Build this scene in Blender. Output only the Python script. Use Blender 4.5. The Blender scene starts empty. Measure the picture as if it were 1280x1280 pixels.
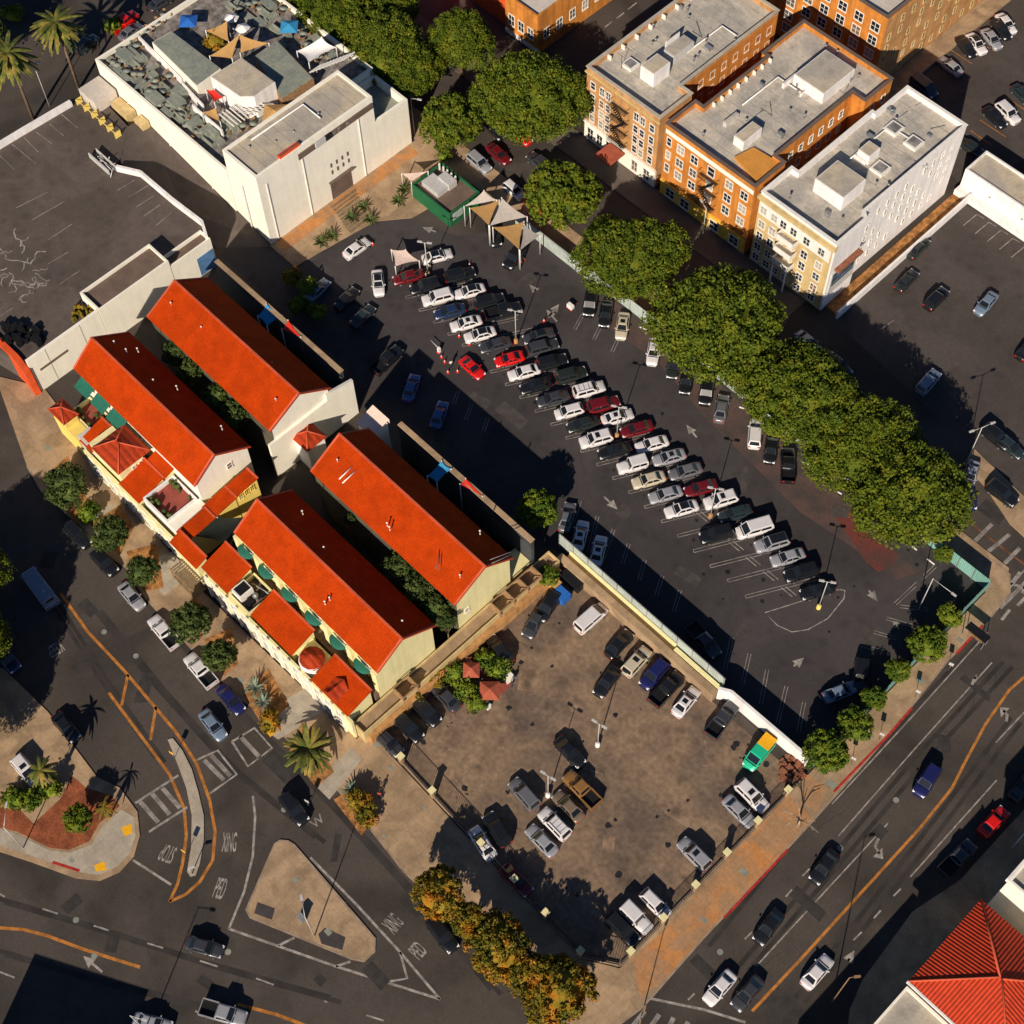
import bpy, math, random
from mathutils import Vector, Matrix
random.seed(7)
S=bpy.context.scene
COL=S.collection
R=math.radians
# ---------------------------------------------------------------- camera (world x,y = the street grid)
F=1950.0; H=186.0; TH=R(60.5); ROLL=R(2.1); GA=R(47.5)
def _rot(v):
    c,s=math.cos(GA),math.sin(GA)
    return Vector((c*v[0]-s*v[1], s*v[0]+c*v[1], v[2]))
_f=(0,math.cos(TH),-math.sin(TH)); _u=(0,math.sin(TH),math.cos(TH)); _r=(1,0,0)
cr,sr=math.cos(ROLL),math.sin(ROLL)
CF=_rot(_f)
CR=_rot([cr*a-sr*b for a,b in zip(_r,_u)])
CU=_rot([sr*a+cr*b for a,b in zip(_r,_u)])
def W(px,py,z=0.0):
    d=CF+CR*((px-640)/F)-CU*((py-640)/F)
    t=(z-H)/d.z
    return (d.x*t,d.y*t)
def W3(px,py,z=0.0):
    a=W(px,py,z); return (a[0],a[1],z)
def WP(pts,z=0.0): return [W(p[0],p[1],z) for p in pts]
cam=bpy.data.cameras.new('camera'); co=bpy.data.objects.new('camera',cam); COL.objects.link(co)
m=Matrix((CR,CU,-CF)).transposed().to_4x4(); m.translation=Vector((0,0,H)); co.matrix_world=m
cam.sensor_width=36; cam.lens=36*F/1280; cam.clip_start=1; cam.clip_end=5000
S.camera=co
S.render.resolution_x=1024; S.render.resolution_y=1024
# ---------------------------------------------------------------- light
SHD=R(118.7); EL=R(30.5)
sd=Vector((-math.cos(SHD)*math.cos(EL),-math.sin(SHD)*math.cos(EL),math.sin(EL)))  # towards the sun
sun=bpy.data.lights.new('sun','SUN'); sun.energy=5.0; sun.angle=R(0.5); sun.color=(1.0,0.88,0.72)
so=bpy.data.objects.new('sun',sun); COL.objects.link(so); so.rotation_euler=sd.to_track_quat('Z','Y').to_euler()
w=bpy.data.worlds.new('World'); S.world=w; w.use_nodes=True
nt=w.node_tree; bg=nt.nodes['Background']
sk=nt.nodes.new('ShaderNodeTexSky'); sk.sky_type='NISHITA'; sk.sun_disc=False
sk.air_density=0.8; sk.dust_density=0.2; sk.altitude=300; sk.ozone_density=6.0; sk.sun_elevation=EL; sk.sun_rotation=math.atan2(sd.x,sd.y)
nt.links.new(sk.outputs[0],bg.inputs[0]); bg.inputs[1].default_value=0.055
S.view_settings.view_transform='Standard'; S.view_settings.look='None'; S.view_settings.exposure=0.2; S.view_settings.gamma=1
# ---------------------------------------------------------------- materials
def mat(name,col,rough=0.85,var=0.25,scale=0.4,fine=6.0,fvar=0.15,col2=None,metal=0.0,bump=0.0,coord='pos',wave=None,spec=0.3,lo=0.4,hi=0.6,dist=0.0,spots=0,grid=0,streak=0):
    M=bpy.data.materials.new(name); M.use_nodes=True; n=M.node_tree; L=n.links
    b=n.nodes['Principled BSDF']; b.inputs['Roughness'].default_value=rough; b.inputs['Metallic'].default_value=metal
    b.inputs['Specular IOR Level'].default_value=spec
    if coord=='pos': src=n.nodes.new('ShaderNodeNewGeometry').outputs['Position']
    else: src=n.nodes.new('ShaderNodeTexCoord').outputs['Object']
    t=n.nodes.new('ShaderNodeTexNoise'); t.inputs['Scale'].default_value=scale; t.inputs['Detail'].default_value=6; t.inputs['Distortion'].default_value=dist
    L.new(src,t.inputs['Vector'])
    r=n.nodes.new('ShaderNodeMapRange'); r.inputs['From Min'].default_value=lo; r.inputs['From Max'].default_value=hi; L.new(t.outputs['Fac'],r.inputs['Value'])
    c2=col2 if col2 else tuple(c*(1-var) for c in col)
    mx=n.nodes.new('ShaderNodeMix'); mx.data_type='RGBA'
    mx.inputs['A'].default_value=(*c2,1); mx.inputs['B'].default_value=(*col,1)
    L.new(r.outputs['Result'],mx.inputs['Factor'])
    t2=n.nodes.new('ShaderNodeTexNoise'); t2.inputs['Scale'].default_value=fine; t2.inputs['Detail'].default_value=3
    L.new(src,t2.inputs['Vector'])
    r2=n.nodes.new('ShaderNodeMapRange'); r2.inputs['From Min'].default_value=0.3; r2.inputs['From Max'].default_value=0.7
    r2.inputs['To Min'].default_value=1-fvar; r2.inputs['To Max'].default_value=1+fvar; L.new(t2.outputs['Fac'],r2.inputs['Value'])
    mm=n.nodes.new('ShaderNodeMix'); mm.data_type='RGBA'; mm.blend_type='MULTIPLY'; mm.inputs['Factor'].default_value=1
    L.new(mx.outputs['Result'],mm.inputs['A']); L.new(r2.outputs['Result'],mm.inputs['B'])
    out=mm.outputs['Result']
    def darken(fac_out,out):
        q=n.nodes.new('ShaderNodeMix'); q.data_type='RGBA'; q.blend_type='MULTIPLY'; q.inputs['Factor'].default_value=1
        L.new(out,q.inputs['A']); L.new(fac_out,q.inputs['B']); return q.outputs['Result']
    def rng(inp,a,b_,c_,d_):
        q=n.nodes.new('ShaderNodeMapRange'); q.inputs['From Min'].default_value=a; q.inputs['From Max'].default_value=b_; q.inputs['To Min'].default_value=c_; q.inputs['To Max'].default_value=d_; L.new(inp,q.inputs['Value']); return q.outputs['Result']
    if spots:
        v=n.nodes.new('ShaderNodeTexVoronoi'); v.inputs['Scale'].default_value=.42; L.new(src,v.inputs['Vector']); out=darken(rng(v.outputs['Distance'],.08,.42,1-spots,1.0),out)
        t5=n.nodes.new('ShaderNodeTexNoise'); t5.inputs['Scale'].default_value=.9; t5.inputs['Detail'].default_value=8; t5.inputs['Roughness'].default_value=.7; L.new(src,t5.inputs['Vector']); out=darken(rng(t5.outputs['Fac'],.3,.7,1-spots*.6,1+spots*.5),out)
    if grid:
        sp=n.nodes.new('ShaderNodeSeparateXYZ'); L.new(src,sp.inputs[0])
        for ax in (0,1):
            d=n.nodes.new('ShaderNodeMath'); d.operation='DIVIDE'; d.inputs[1].default_value=grid; L.new(sp.outputs[ax],d.inputs[0])
            fr=n.nodes.new('ShaderNodeMath'); fr.operation='FRACT'; L.new(d.outputs[0],fr.inputs[0])
            out=darken(rng(fr.outputs[0],.015,.04,.80,1.0),out)
        sn=n.nodes.new('ShaderNodeVectorMath'); sn.operation='SNAP'; sn.inputs[1].default_value=(grid,grid,5); L.new(src,sn.inputs[0])
        wn=n.nodes.new('ShaderNodeTexWhiteNoise'); L.new(sn.outputs[0],wn.inputs['Vector']); out=darken(rng(wn.outputs['Value'],0,1,.94,1.04),out)
    if streak:
        mp=n.nodes.new('ShaderNodeMapping'); mp.inputs['Scale'].default_value=(1.3,1.3,.10); L.new(src,mp.inputs['Vector'])
        t6=n.nodes.new('ShaderNodeTexNoise'); t6.inputs['Scale'].default_value=1; t6.inputs['Detail'].default_value=7; L.new(mp.outputs[0],t6.inputs['Vector']); out=darken(rng(t6.outputs['Fac'],.32,.58,1-streak,1.0),out)
    if wave:   # (bands axis, period m, depth): ribs, courses, boards
        ax,per,dep=wave
        sp=n.nodes.new('ShaderNodeSeparateXYZ'); L.new(src,sp.inputs[0])
        mu=n.nodes.new('ShaderNodeMath'); mu.operation='MULTIPLY'; mu.inputs[1].default_value=2*math.pi/per; L.new(sp.outputs[ax],mu.inputs[0])
        si=n.nodes.new('ShaderNodeMath'); si.operation='SINE'; L.new(mu.outputs[0],si.inputs[0])
        r3=n.nodes.new('ShaderNodeMapRange'); r3.inputs['From Min'].default_value=-1; r3.inputs['From Max'].default_value=0.2
        r3.inputs['To Min'].default_value=1-dep; r3.inputs['To Max'].default_value=1; L.new(si.outputs[0],r3.inputs['Value'])
        m3=n.nodes.new('ShaderNodeMix'); m3.data_type='RGBA'; m3.blend_type='MULTIPLY'; m3.inputs['Factor'].default_value=1
        L.new(out,m3.inputs['A']); L.new(r3.outputs['Result'],m3.inputs['B']); out=m3.outputs['Result']
        if bump==0: bump=0.3
        hsrc=si.outputs[0]
    else: hsrc=t2.outputs['Fac']
    L.new(out,b.inputs['Base Color'])
    if bump:
        bp=n.nodes.new('ShaderNodeBump'); bp.inputs['Strength'].default_value=bump; bp.inputs['Distance'].default_value=0.08
        L.new(hsrc,bp.inputs['Height']); L.new(bp.outputs['Normal'],b.inputs['Normal'])
    return M
def paint():
    M=bpy.data.materials.new('car_paint'); M.use_nodes=True; n=M.node_tree; b=n.nodes['Principled BSDF']
    oi=n.nodes.new('ShaderNodeObjectInfo'); t=n.nodes.new('ShaderNodeTexNoise'); t.inputs['Scale'].default_value=1.5
    r=n.nodes.new('ShaderNodeMapRange'); r.inputs['To Min'].default_value=0.85; r.inputs['To Max'].default_value=1.05
    tc=n.nodes.new('ShaderNodeTexCoord'); n.links.new(tc.outputs['Object'],t.inputs['Vector']); n.links.new(t.outputs['Fac'],r.inputs['Value'])
    mm=n.nodes.new('ShaderNodeMix'); mm.data_type='RGBA'; mm.blend_type='MULTIPLY'; mm.inputs['Factor'].default_value=1
    n.links.new(oi.outputs['Color'],mm.inputs['A']); n.links.new(r.outputs['Result'],mm.inputs['B'])
    n.links.new(mm.outputs['Result'],b.inputs['Base Color'])
    b.inputs['Roughness'].default_value=0.32; b.inputs['Metallic'].default_value=0.15; b.inputs['Coat Weight'].default_value=0.6; b.inputs['Coat Roughness'].default_value=0.08
    return M
MT={}
def defm(k,*a,**kw): MT[k]=mat(k,*a,**kw)
defm('road',(.074,.060,.051),.9,var=.42,scale=.055,fine=3,fvar=.12,dist=1.0,spots=.14)
defm('lot_dark',(.060,.051,.052),.9,var=.28,scale=.07,fine=4,fvar=.1,dist=.8,spots=.22)
defm('lot_brown',(.26,.175,.11),.95,scale=.11,col2=(.125,.088,.068),fine=1.6,fvar=.22,dist=1.0,lo=.34,hi=.64,spots=.28)
defm('lot_deck',(.115,.090,.078),.9,var=.25,scale=.12,fine=3,fvar=.1,dist=1,spots=.2)
defm('lot_east',(.076,.062,.056),.9,var=.2,scale=.1,fine=3,fvar=.12,dist=1,spots=.2)
defm('sidewalk',(.42,.285,.17),.9,var=.3,scale=.2,fine=3,fvar=.1,dist=1.5,grid=1.6,spots=.14)
defm('sidewalk_orange',(.50,.22,.075),.9,var=.35,scale=.2,fine=3,fvar=.12,col2=(.36,.21,.11),dist=1.5,grid=1.6,spots=.12)
defm('walk_shade',(.13,.105,.09),.9,var=.25,scale=.3)  # pavement with the tree shade painted into its colour
defm('stucco_shade',(.10,.09,.06),.9,var=.3,scale=.5)  # deep court shade painted as a dark wall colour
defm('walk_pale',(.42,.36,.28),.9,var=.15,scale=.5,fine=3,fvar=.08,grid=1.6,spots=.12)
defm('kerb',(.34,.25,.18),.9,var=.3,scale=.8)
defm('kerb_red',(.45,.03,.02),.8,var=.4,scale=1.5)
defm('soil',(.30,.085,.035),.95,var=.4,scale=.6,fine=5,fvar=.3)
defm('mulch',(.42,.19,.06),.95,var=.5,scale=1.2,fine=5,fvar=.3)
defm('line_white',(.36,.32,.29),.8,var=.45,scale=1.2,fine=8,fvar=.25)
defm('line_faint',(.30,.265,.24),.85,var=.45,scale=.8,fine=8,fvar=.3)
defm('line_orange',(.50,.19,.035),.8,var=.4,scale=1.0,fine=8,fvar=.2)
defm('line_faintorange',(.22,.085,.04),.8,var=.5,scale=1.0,fine=8,fvar=.2)
defm('yellow_pad',(.85,.42,.01),.7,var=.1,scale=3)
defm('red_stain',(.14,.036,.026),.9,col2=(.05,.04,.038),scale=.25,fine=3,lo=.3,hi=.62)
defm('rust_stain',(.095,.058,.050),.9,col2=(.05,.042,.04),scale=.35,fine=3,lo=.3,hi=.6)
defm('roof_tile',(.49,.046,.002),.9,var=.16,scale=.5,fine=3.5,fvar=.13,wave=(0,.32,.22),bump=.12,spec=.08,spots=.10)
defm('roof_tile_y',(.40,.036,.004),.85,var=.2,scale=1.5,fine=5,fvar=.14,wave=(1,.9,.35),bump=.3)
defm('roof_ridge',(.62,.11,.05),.85)
defm('gravel_roof',(.50,.42,.31),.95,scale=.14,fine=3,fvar=.1,col2=(.38,.34,.29),spots=.2,dist=1)
defm('apartment_roof',(.52,.46,.38),.95,scale=.12,fine=2,fvar=.12,col2=(.38,.35,.31),spots=.24,dist=1.5)
defm('pale_roof',(.58,.52,.46),.95,var=.15,scale=.2,fine=2,fvar=.08)
defm('grey_roof',(.26,.27,.22),.9,var=.25,scale=.5,fine=2,fvar=.1,col2=(.20,.22,.19))
defm('brown_roof',(.16,.11,.085),.9,var=.2,scale=.4)
defm('ochre_roof',(.62,.27,.05),.9,var=.12,scale=.5)
defm('terra_floor',(.30,.07,.05),.9,var=.2,scale=.8)
defm('terrace_floor',(.26,.23,.21),.9,var=.45,scale=.9,spots=.3)
defm('cream',(.88,.83,.71),.9,var=.05,scale=.4,fine=2,fvar=.03,streak=.06)
defm('cream_yellow',(.80,.72,.38),.9,var=.07,scale=.4,fine=2,fvar=.03,streak=.10)
defm('yellow_wall',(.82,.62,.16),.9,var=.08,scale=.5,fine=2,fvar=.04)
defm('yellow_bright',(.80,.50,.07),.9,var=.1,scale=.5)
defm('white_wall',(.84,.80,.78),.9,var=.08,scale=.3,fine=2,fvar=.04,streak=.16)
defm('white_trim',(.80,.76,.70),.8,var=.1,scale=2)
defm('brick_tan',(.62,.32,.12),.9,var=.2,scale=.6,fine=9,fvar=.2,wave=(2,.3,.14),streak=.3)
defm('brick_orange',(.70,.26,.045),.9,var=.2,scale=.6,fine=9,fvar=.2,wave=(2,.3,.14),streak=.3)
defm('stucco_tan',(.62,.46,.22),.9,var=.12,scale=.5,fine=4,fvar=.06,streak=.22)
defm('court_wall_shade',(.06,.065,.07),.9,var=.3,scale=.4)  # garden wall colour with the court shade painted in
defm('cloth_brick',(.42,.10,.055),.85,var=.2,scale=1)
defm('orange_wall',(.72,.09,.02),.85,var=.15,scale=.6)
defm('glass',(.02,.025,.03),.12,var=.2,scale=2,coord='obj',spec=.6)
defm('car_glass',(.012,.014,.017),.15,var=.2,scale=2,coord='obj',spec=.6)
defm('pane_pale',(.30,.28,.26),.25,var=.5,scale=.7,spec=.6)
defm('black_metal',(.02,.02,.022),.5,var=.2,scale=3,metal=.4)
defm('grey_metal',(.36,.36,.36),.45,var=.2,scale=2,metal=.4)
defm('pale_metal',(.62,.60,.58),.45,var=.1,scale=2,metal=.2)
defm('rust_metal',(.28,.11,.06),.7,var=.3,scale=2)
defm('tyre',(.02,.02,.02),.9,var=.2,scale=5,coord='obj')
defm('rim',(.4,.4,.42),.35,metal=.7,var=.1,scale=5,coord='obj')
defm('lamp_clear',(.75,.75,.78),.2,var=.1,scale=5,coord='obj',spec=.8)
defm('lamp_red',(.5,.01,.01),.25,var=.1,scale=5,coord='obj',spec=.6)
defm('awning_green',(.015,.125,.085),.8,var=.12,scale=2)
defm('green_paint',(.014,.12,.045),.8,var=.15,scale=.8)
defm('fence_teal',(.22,.45,.38),.8,var=.2,scale=.5,wave=(0,.25,.25))
defm('fence_pale',(.46,.52,.48),.8,var=.2,scale=.5,wave=(0,.25,.15))
defm('cloth_orange',(.55,.31,.11),.85,var=.1,scale=1)
defm('cloth_grey',(.46,.40,.36),.85,var=.1,scale=1)
defm('cloth_white',(.82,.78,.76),.85,var=.07,scale=1)
defm('cloth_pink',(.82,.62,.52),.85,var=.07,scale=1)
defm('cloth_blue',(.02,.13,.48),.8,var=.1,scale=1)
defm('cloth_cyan',(.04,.28,.52),.8,var=.1,scale=1)
defm('cloth_red',(.72,.03,.015),.8,var=.1,scale=1)
defm('wood',(.34,.20,.10),.8,var=.3,scale=2)
defm('wood_grey',(.27,.19,.11),.9,var=.3,scale=2,wave=(0,.3,.35))
defm('dark_screen',(.012,.016,.012),.9,var=.2,scale=2)
defm('bark',(.20,.13,.08),.95,var=.4,scale=2,fine=8,fvar=.3)
defm('bark_pale',(.50,.42,.33),.95,var=.4,scale=2,fine=8,fvar=.3)
def glassmat():
    M=bpy.data.materials.new('window_glass'); M.use_nodes=True; n=M.node_tree; b=n.nodes['Principled BSDF']; oi=n.nodes.new('ShaderNodeObjectInfo')
    r=n.nodes.new('ShaderNodeValToRGB'); e=r.color_ramp.elements; r.color_ramp.interpolation='CONSTANT'
    e[0].position=0; e[0].color=(.015,.018,.022,1); e[1].position=.45; e[1].color=(.10,.09,.08,1)
    for p_,c_ in ((.6,(.30,.27,.22,1)),(.72,(.03,.04,.05,1)),(.85,(.42,.38,.32,1)),(.93,(.20,.12,.08,1))): k=e.new(p_); k.color=c_
    n.links.new(oi.outputs['Random'],r.inputs['Fac']); n.links.new(r.outputs['Color'],b.inputs['Base Color']); b.inputs['Roughness'].default_value=.15; MT['glass']=M
glassmat()
def leaf(name,a,b,c):
    M=bpy.data.materials.new(name); M.use_nodes=True; n=M.node_tree; L=n.links; bs=n.nodes['Principled BSDF']
    bs.inputs['Roughness'].default_value=.75; bs.inputs['Specular IOR Level'].default_value=.2
    g=n.nodes.new('ShaderNodeNewGeometry')
    t=n.nodes.new('ShaderNodeTexNoise'); t.inputs['Scale'].default_value=.55; t.inputs['Detail'].default_value=4; L.new(g.outputs['Position'],t.inputs['Vector'])
    cr_=n.nodes.new('ShaderNodeValToRGB'); e=cr_.color_ramp.elements
    e[0].position=.36; e[0].color=(*a,1); e[1].position=.66; e[1].color=(*c,1); k=e.new(.5); k.color=(*b,1)
    L.new(t.outputs['Fac'],cr_.inputs['Fac'])
    r2=n.nodes.new('ShaderNodeMapRange'); r2.inputs['To Min'].default_value=.78; r2.inputs['To Max'].default_value=1.18
    L.new(g.outputs['Random Per Island'],r2.inputs['Value'])
    mm=n.nodes.new('ShaderNodeMix'); mm.data_type='RGBA'; mm.blend_type='MULTIPLY'; mm.inputs['Factor'].default_value=1
    L.new(cr_.outputs['Color'],mm.inputs['A']); L.new(r2.outputs['Result'],mm.inputs['B']); L.new(mm.outputs['Result'],bs.inputs['Base Color'])
    MT[name]=M
leaf('leaf_ficus',(.055,.085,.005),(.088,.118,.006),(.140,.148,.008))
leaf('leaf_green',(.055,.10,.007),(.10,.145,.010),(.16,.19,.012))
leaf('leaf_dark',(.032,.055,.012),(.058,.085,.018),(.09,.115,.026))
leaf('leaf_autumn',(.085,.085,.008),(.19,.135,.009),(.36,.13,.010))
leaf('leaf_palm',(.05,.065,.015),(.11,.12,.02),(.26,.19,.04))
leaf('leaf_agave',(.07,.11,.08),(.13,.18,.13),(.2,.25,.18))
MT['paint']=paint()
# ---------------------------------------------------------------- mesh helper
class MB:
    def __init__(s): s.v=[]; s.f=[]; s.m=[]; s.sm=[]
    def add(s,vs,fs,mi=0,smooth=False):
        o=len(s.v); s.v+= [tuple(v) for v in vs]
        for f in fs: s.f.append([i+o for i in f]); s.m.append(mi); s.sm.append(smooth)
    def box(s,x0,x1,y0,y1,z0,z1,mi=0):
        x0,x1=min(x0,x1),max(x0,x1); y0,y1=min(y0,y1),max(y0,y1)
        s.add([(x0,y0,z0),(x1,y0,z0),(x1,y1,z0),(x0,y1,z0),(x0,y0,z1),(x1,y0,z1),(x1,y1,z1),(x0,y1,z1)],
              [(3,2,1,0),(4,5,6,7),(0,1,5,4),(1,2,6,5),(2,3,7,6),(3,0,4,7)],mi)
    def prism(s,poly,z0,z1,mi=0,bottom=False):
        if area(poly)<0: poly=poly[::-1]
        n=len(poly)
        s.add([(x,y,z0) for x,y in poly]+[(x,y,z1) for x,y in poly],
              [tuple(range(n,2*n))]+([tuple(range(n-1,-1,-1))] if bottom else [])+[(i,(i+1)%n,(i+1)%n+n,i+n) for i in range(n)],mi)
    def sheet(s,poly,z,mi=0):
        if area(poly)<0: poly=poly[::-1]
        s.add([(x,y,z) for x,y in poly],[tuple(range(len(poly)))],mi)
    def strip(s,pts,w,z,mi=0,closed=False):
        n=len(pts); L_=[];R_=[]
        for i in range(n):
            a=pts[i-1] if (i>0 or closed) else pts[i]; b=pts[(i+1)%n] if (i<n-1 or closed) else pts[i]
            dx,dy=b[0]-a[0],b[1]-a[1]; l=math.hypot(dx,dy) or 1; nx,ny=-dy/l*w/2,dx/l*w/2
            L_.append((pts[i][0]+nx,pts[i][1]+ny,z)); R_.append((pts[i][0]-nx,pts[i][1]-ny,z))
        k=n if closed else n-1
        s.add(L_+R_,[(n+i,n+(i+1)%n,(i+1)%n,i) for i in range(k)],mi)
    def wallstrip(s,pts,w,z0,z1,mi=0):
        for a,b in zip(pts[:-1],pts[1:]):
            dx,dy=b[0]-a[0],b[1]-a[1]; l=math.hypot(dx,dy) or 1; nx,ny=-dy/l*w/2,dx/l*w/2
            s.prism([(a[0]+nx,a[1]+ny),(a[0]-nx,a[1]-ny),(b[0]-nx,b[1]-ny),(b[0]+nx,b[1]+ny)],z0,z1,mi)
    def tube(s,pts,r,n=6,mi=0,r2=None,smooth=True):
        r2=r if r2 is None else r2; rings=[]; N=len(pts); P_=[Vector(p) for p in pts]; vs=[]
        for i,p in enumerate(P_):
            d=(P_[min(i+1,N-1)]-P_[max(i-1,0)]).normalized()
            a=d.cross(Vector((0,0,1)));
            if a.length<.05: a=d.cross(Vector((1,0,0)))
            a.normalize(); b=d.cross(a); rr=r+(r2-r)*i/max(1,N-1)
            for k in range(n):
                t=2*math.pi*k/n; vs.append(p+a*math.cos(t)*rr+b*math.sin(t)*rr)
        fs=[(i*n+k,i*n+(k+1)%n,(i+1)*n+(k+1)%n,(i+1)*n+k) for i in range(N-1) for k in range(n)]
        fs+= [tuple(range(n-1,-1,-1)),tuple((N-1)*n+k for k in range(n))]
        s.add(vs,fs,mi,smooth)
    def lathe(s,cx,cy,prof,n=12,mi=0,smooth=True):
        vs=[(cx+r*math.cos(2*math.pi*k/n),cy+r*math.sin(2*math.pi*k/n),z) for r,z in prof for k in range(n)]
        fs=[(i*n+k,i*n+(k+1)%n,(i+1)*n+(k+1)%n,(i+1)*n+k) for i in range(len(prof)-1) for k in range(n)]
        fs.append(tuple((len(prof)-1)*n+k for k in range(n)))
        s.add(vs,fs,mi,smooth)
    def mesh(s,name,mats,off=(0,0,0)):
        me=bpy.data.meshes.new(name)
        me.from_pydata([(v[0]-off[0],v[1]-off[1],v[2]-off[2]) for v in s.v],[],s.f)
        for k in (mats if isinstance(mats,(list,tuple)) else [mats]): me.materials.append(MT[k])
        me.polygons.foreach_set('material_index',s.m); me.polygons.foreach_set('use_smooth',s.sm); me.update()
        return me
def area(p): return sum(p[i][0]*p[(i+1)%len(p)][1]-p[(i+1)%len(p)][0]*p[i][1] for i in range(len(p)))/2
def inset(poly,d):
    if area(poly)<0: poly=poly[::-1]
    n=len(poly); out=[]
    for i in range(n):
        a,b,c=[Vector(poly[j%n]) for j in (i-1,i,i+1)]
        d1=(b-a).normalized(); d2=(c-b).normalized(); n1=Vector((-d1.y,d1.x)); n2=Vector((-d2.y,d2.x))
        m_=n1+n2; k=m_.dot(n1)
        out.append(tuple(b+m_*(d/max(k,.2))))
    return out
LOC={}
def thing(name,label,cat,loc=(0,0,0),rz=0,group=None):
    o=bpy.data.objects.new(name,None); COL.objects.link(o); o.location=loc; o.rotation_euler=(0,0,rz); o.empty_display_size=.5
    o['label']=label; o['category']=cat
    if group: o['group']=group
    LOC[o.name]=Vector(loc)
    return o
def part(name,mb,mats,parent,label=None):     # mb in world coordinates; parent unrotated
    off=LOC.get(parent.name,Vector((0,0,0)))
    o=bpy.data.objects.new(name,mb.mesh(name,mats,off)); COL.objects.link(o); o.parent=parent
    LOC[o.name]=off
    if label: o['label']=label
    return o
def single(name,mb,mats,label,cat,group=None,loc=None):
    if loc is None:
        xs=[v[0] for v in mb.v]; ys=[v[1] for v in mb.v]; loc=((min(xs)+max(xs))/2,(min(ys)+max(ys))/2,min(v[2] for v in mb.v))
    o=bpy.data.objects.new(name,mb.mesh(name,mats,loc)); COL.objects.link(o); o.location=loc; LOC[o.name]=Vector(loc)
    o['label']=label; o['category']=cat
    if group: o['group']=group
    return o
def struct(name,mb,mats,kind='structure'):
    o=bpy.data.objects.new(name,mb.mesh(name,mats)); COL.objects.link(o); o['kind']=kind; return o
def copy_tree(o,parent=None):
    c=o.copy(); COL.objects.link(c); c.parent=parent
    if parent is not None: c.matrix_parent_inverse=o.matrix_parent_inverse
    for ch in CH.get(o.name,[]): copy_tree(ch,c)
    return c
CH={}
def child(parent,name,me,loc=(0,0,0),rot=(0,0,0),label=None):
    o=bpy.data.objects.new(name,me); COL.objects.link(o); o.parent=parent; o.location=loc; o.rotation_euler=rot
    if label: o['label']=label
    CH.setdefault(parent.name,[]).append(o)
    return o
# ================================================================ GROUND
g=MB(); g.sheet([(-1500,-1500),(1500,-1500),(1500,1500),(-1500,1500)],0); struct('ground',g,'road')
def lot(name,pts,z,mt,px=True):
    b=MB(); b.sheet(WP(pts) if px else pts,z); return struct(name,b,mt)
lot('parking_lot_upper',[(-141,71),(-24.6,71),(-24.6,107.2),(-97,107.2),(-112,107.5),(-118,99),(-128,95),(-131,90),(-131,82),(-141,82)],.010,'lot_dark',False)
lot('parking_lot_lower',[(-68,36),(-28.6,34.6),(-24.6,37),(-24.6,69.8),(-68,69.8)],.010,'lot_brown',False)
lot('parking_lot_east',[(-70,104),(-70,158),(-20,158),(-20,124),(-40,124)],.006,'lot_east',False) if False else None
e1=[(-67.2,127),(-67.2,158)]+WP([(1300,310),(1300,640),(1215,560)])
b=MB(); b.sheet(e1,.010); struct('parking_lot_east',b,'lot_east')
b=MB(); b.sheet(WP([(1100,60),(1300,-60),(1300,190),(1205,235),(1120,150)]),.008); struct('parking_lot_north',b,'lot_east')
# sidewalks --------------------------------------------------------
def walk(name,px,mt='sidewalk',z=.13,kerb=True,uv=False):
    p=px if uv else WP(px)
    b=MB(); b.prism(p,0,z); o=struct(name,b,mt)
    return o
# main block: street frontage, right street frontage, tree strip
main=[(-6,470),(34,583),(52,614),(100,657),(130,690),(160,712),(182,748),(240,812),(300,873),(333,897),(372,938),(400,962),(450,1020),(505,1090),(552,1135),(600,1172),(640,1212),(690,1262),(735,1310),
      (800,1262),(818,1243),(880,1172),(950,1098),(1010,1033),(1080,955),(1130,895),(1185,826),(1240,770),(1262,742),(1262,718),(1240,700),(1222,700)]
inner=[(-24.6,106.9),(-24.6,37.0),(-28.6,34.6),(-67.8,35.8),(-67.8,34.0),(-100,33.2),(-128,36.2),(-140,37.6)]
walk('sidewalk_block',WP(main)+inner+[W(-6,470)],uv=True)
b=MB(); b.strip(WP(main[1:]),.22,.138,0); struct('kerb_line',b,'kerb')
for pts in ([(1042,990),(1110,920),(1140,885)],[(1195,818),(1228,782)],[(905,1148),(985,1062)],[(650,1222),(690,1262)],[(575,1155),(620,1195)]):
    b=MB(); b.strip(WP(pts),.3,.146); struct('red_kerb',b,'kerb_red')
# orange stained part of the right frontage
b=MB(); b.sheet(WP([(790,1200),(835,1158),(900,1085),(985,995),(1003,1008),(1015,1026),(940,1106),(830,1225),(800,1250)]),.140); struct('pavement_stain',b,'sidewalk_orange')
b=MB(); b.sheet(WP([(1008,968),(1030,985),(1022,1015),(1000,1005)]),.141); struct('pavement_stain',b,'sidewalk_orange')
# tree strip between lot and street 2
walk('sidewalk_trees',[(-200,107.6),(-200,112.3),(-24.6,112.0),(-23.5,110),(-24.6,107.6)],uv=True,z=.122)
walk('sidewalk_apartments',[(-215,122.3),(-72.5,122.3),(-72.5,127),(-215,127)],mt='walk_shade',uv=True)
walk('sidewalk_east',WP([(1216,560),(1300,640),(1300,690),(1262,655),(1232,610),(1205,580)]),uv=True)
# forecourt of the theatre
walk('theatre_forecourt',[(-136.8,77.5),(-136.8,107.6),(-124,107.6),(-125.5,96.5),(-129,92),(-130.5,82),(-131,77.5)],mt='sidewalk',uv=True)
b=MB(); b.sheet([(-136.6,78.5),(-136.6,106),(-134.4,106),(-134.4,78.5)],.141); struct('pavement_stain',b,'sidewalk_orange')
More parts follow.
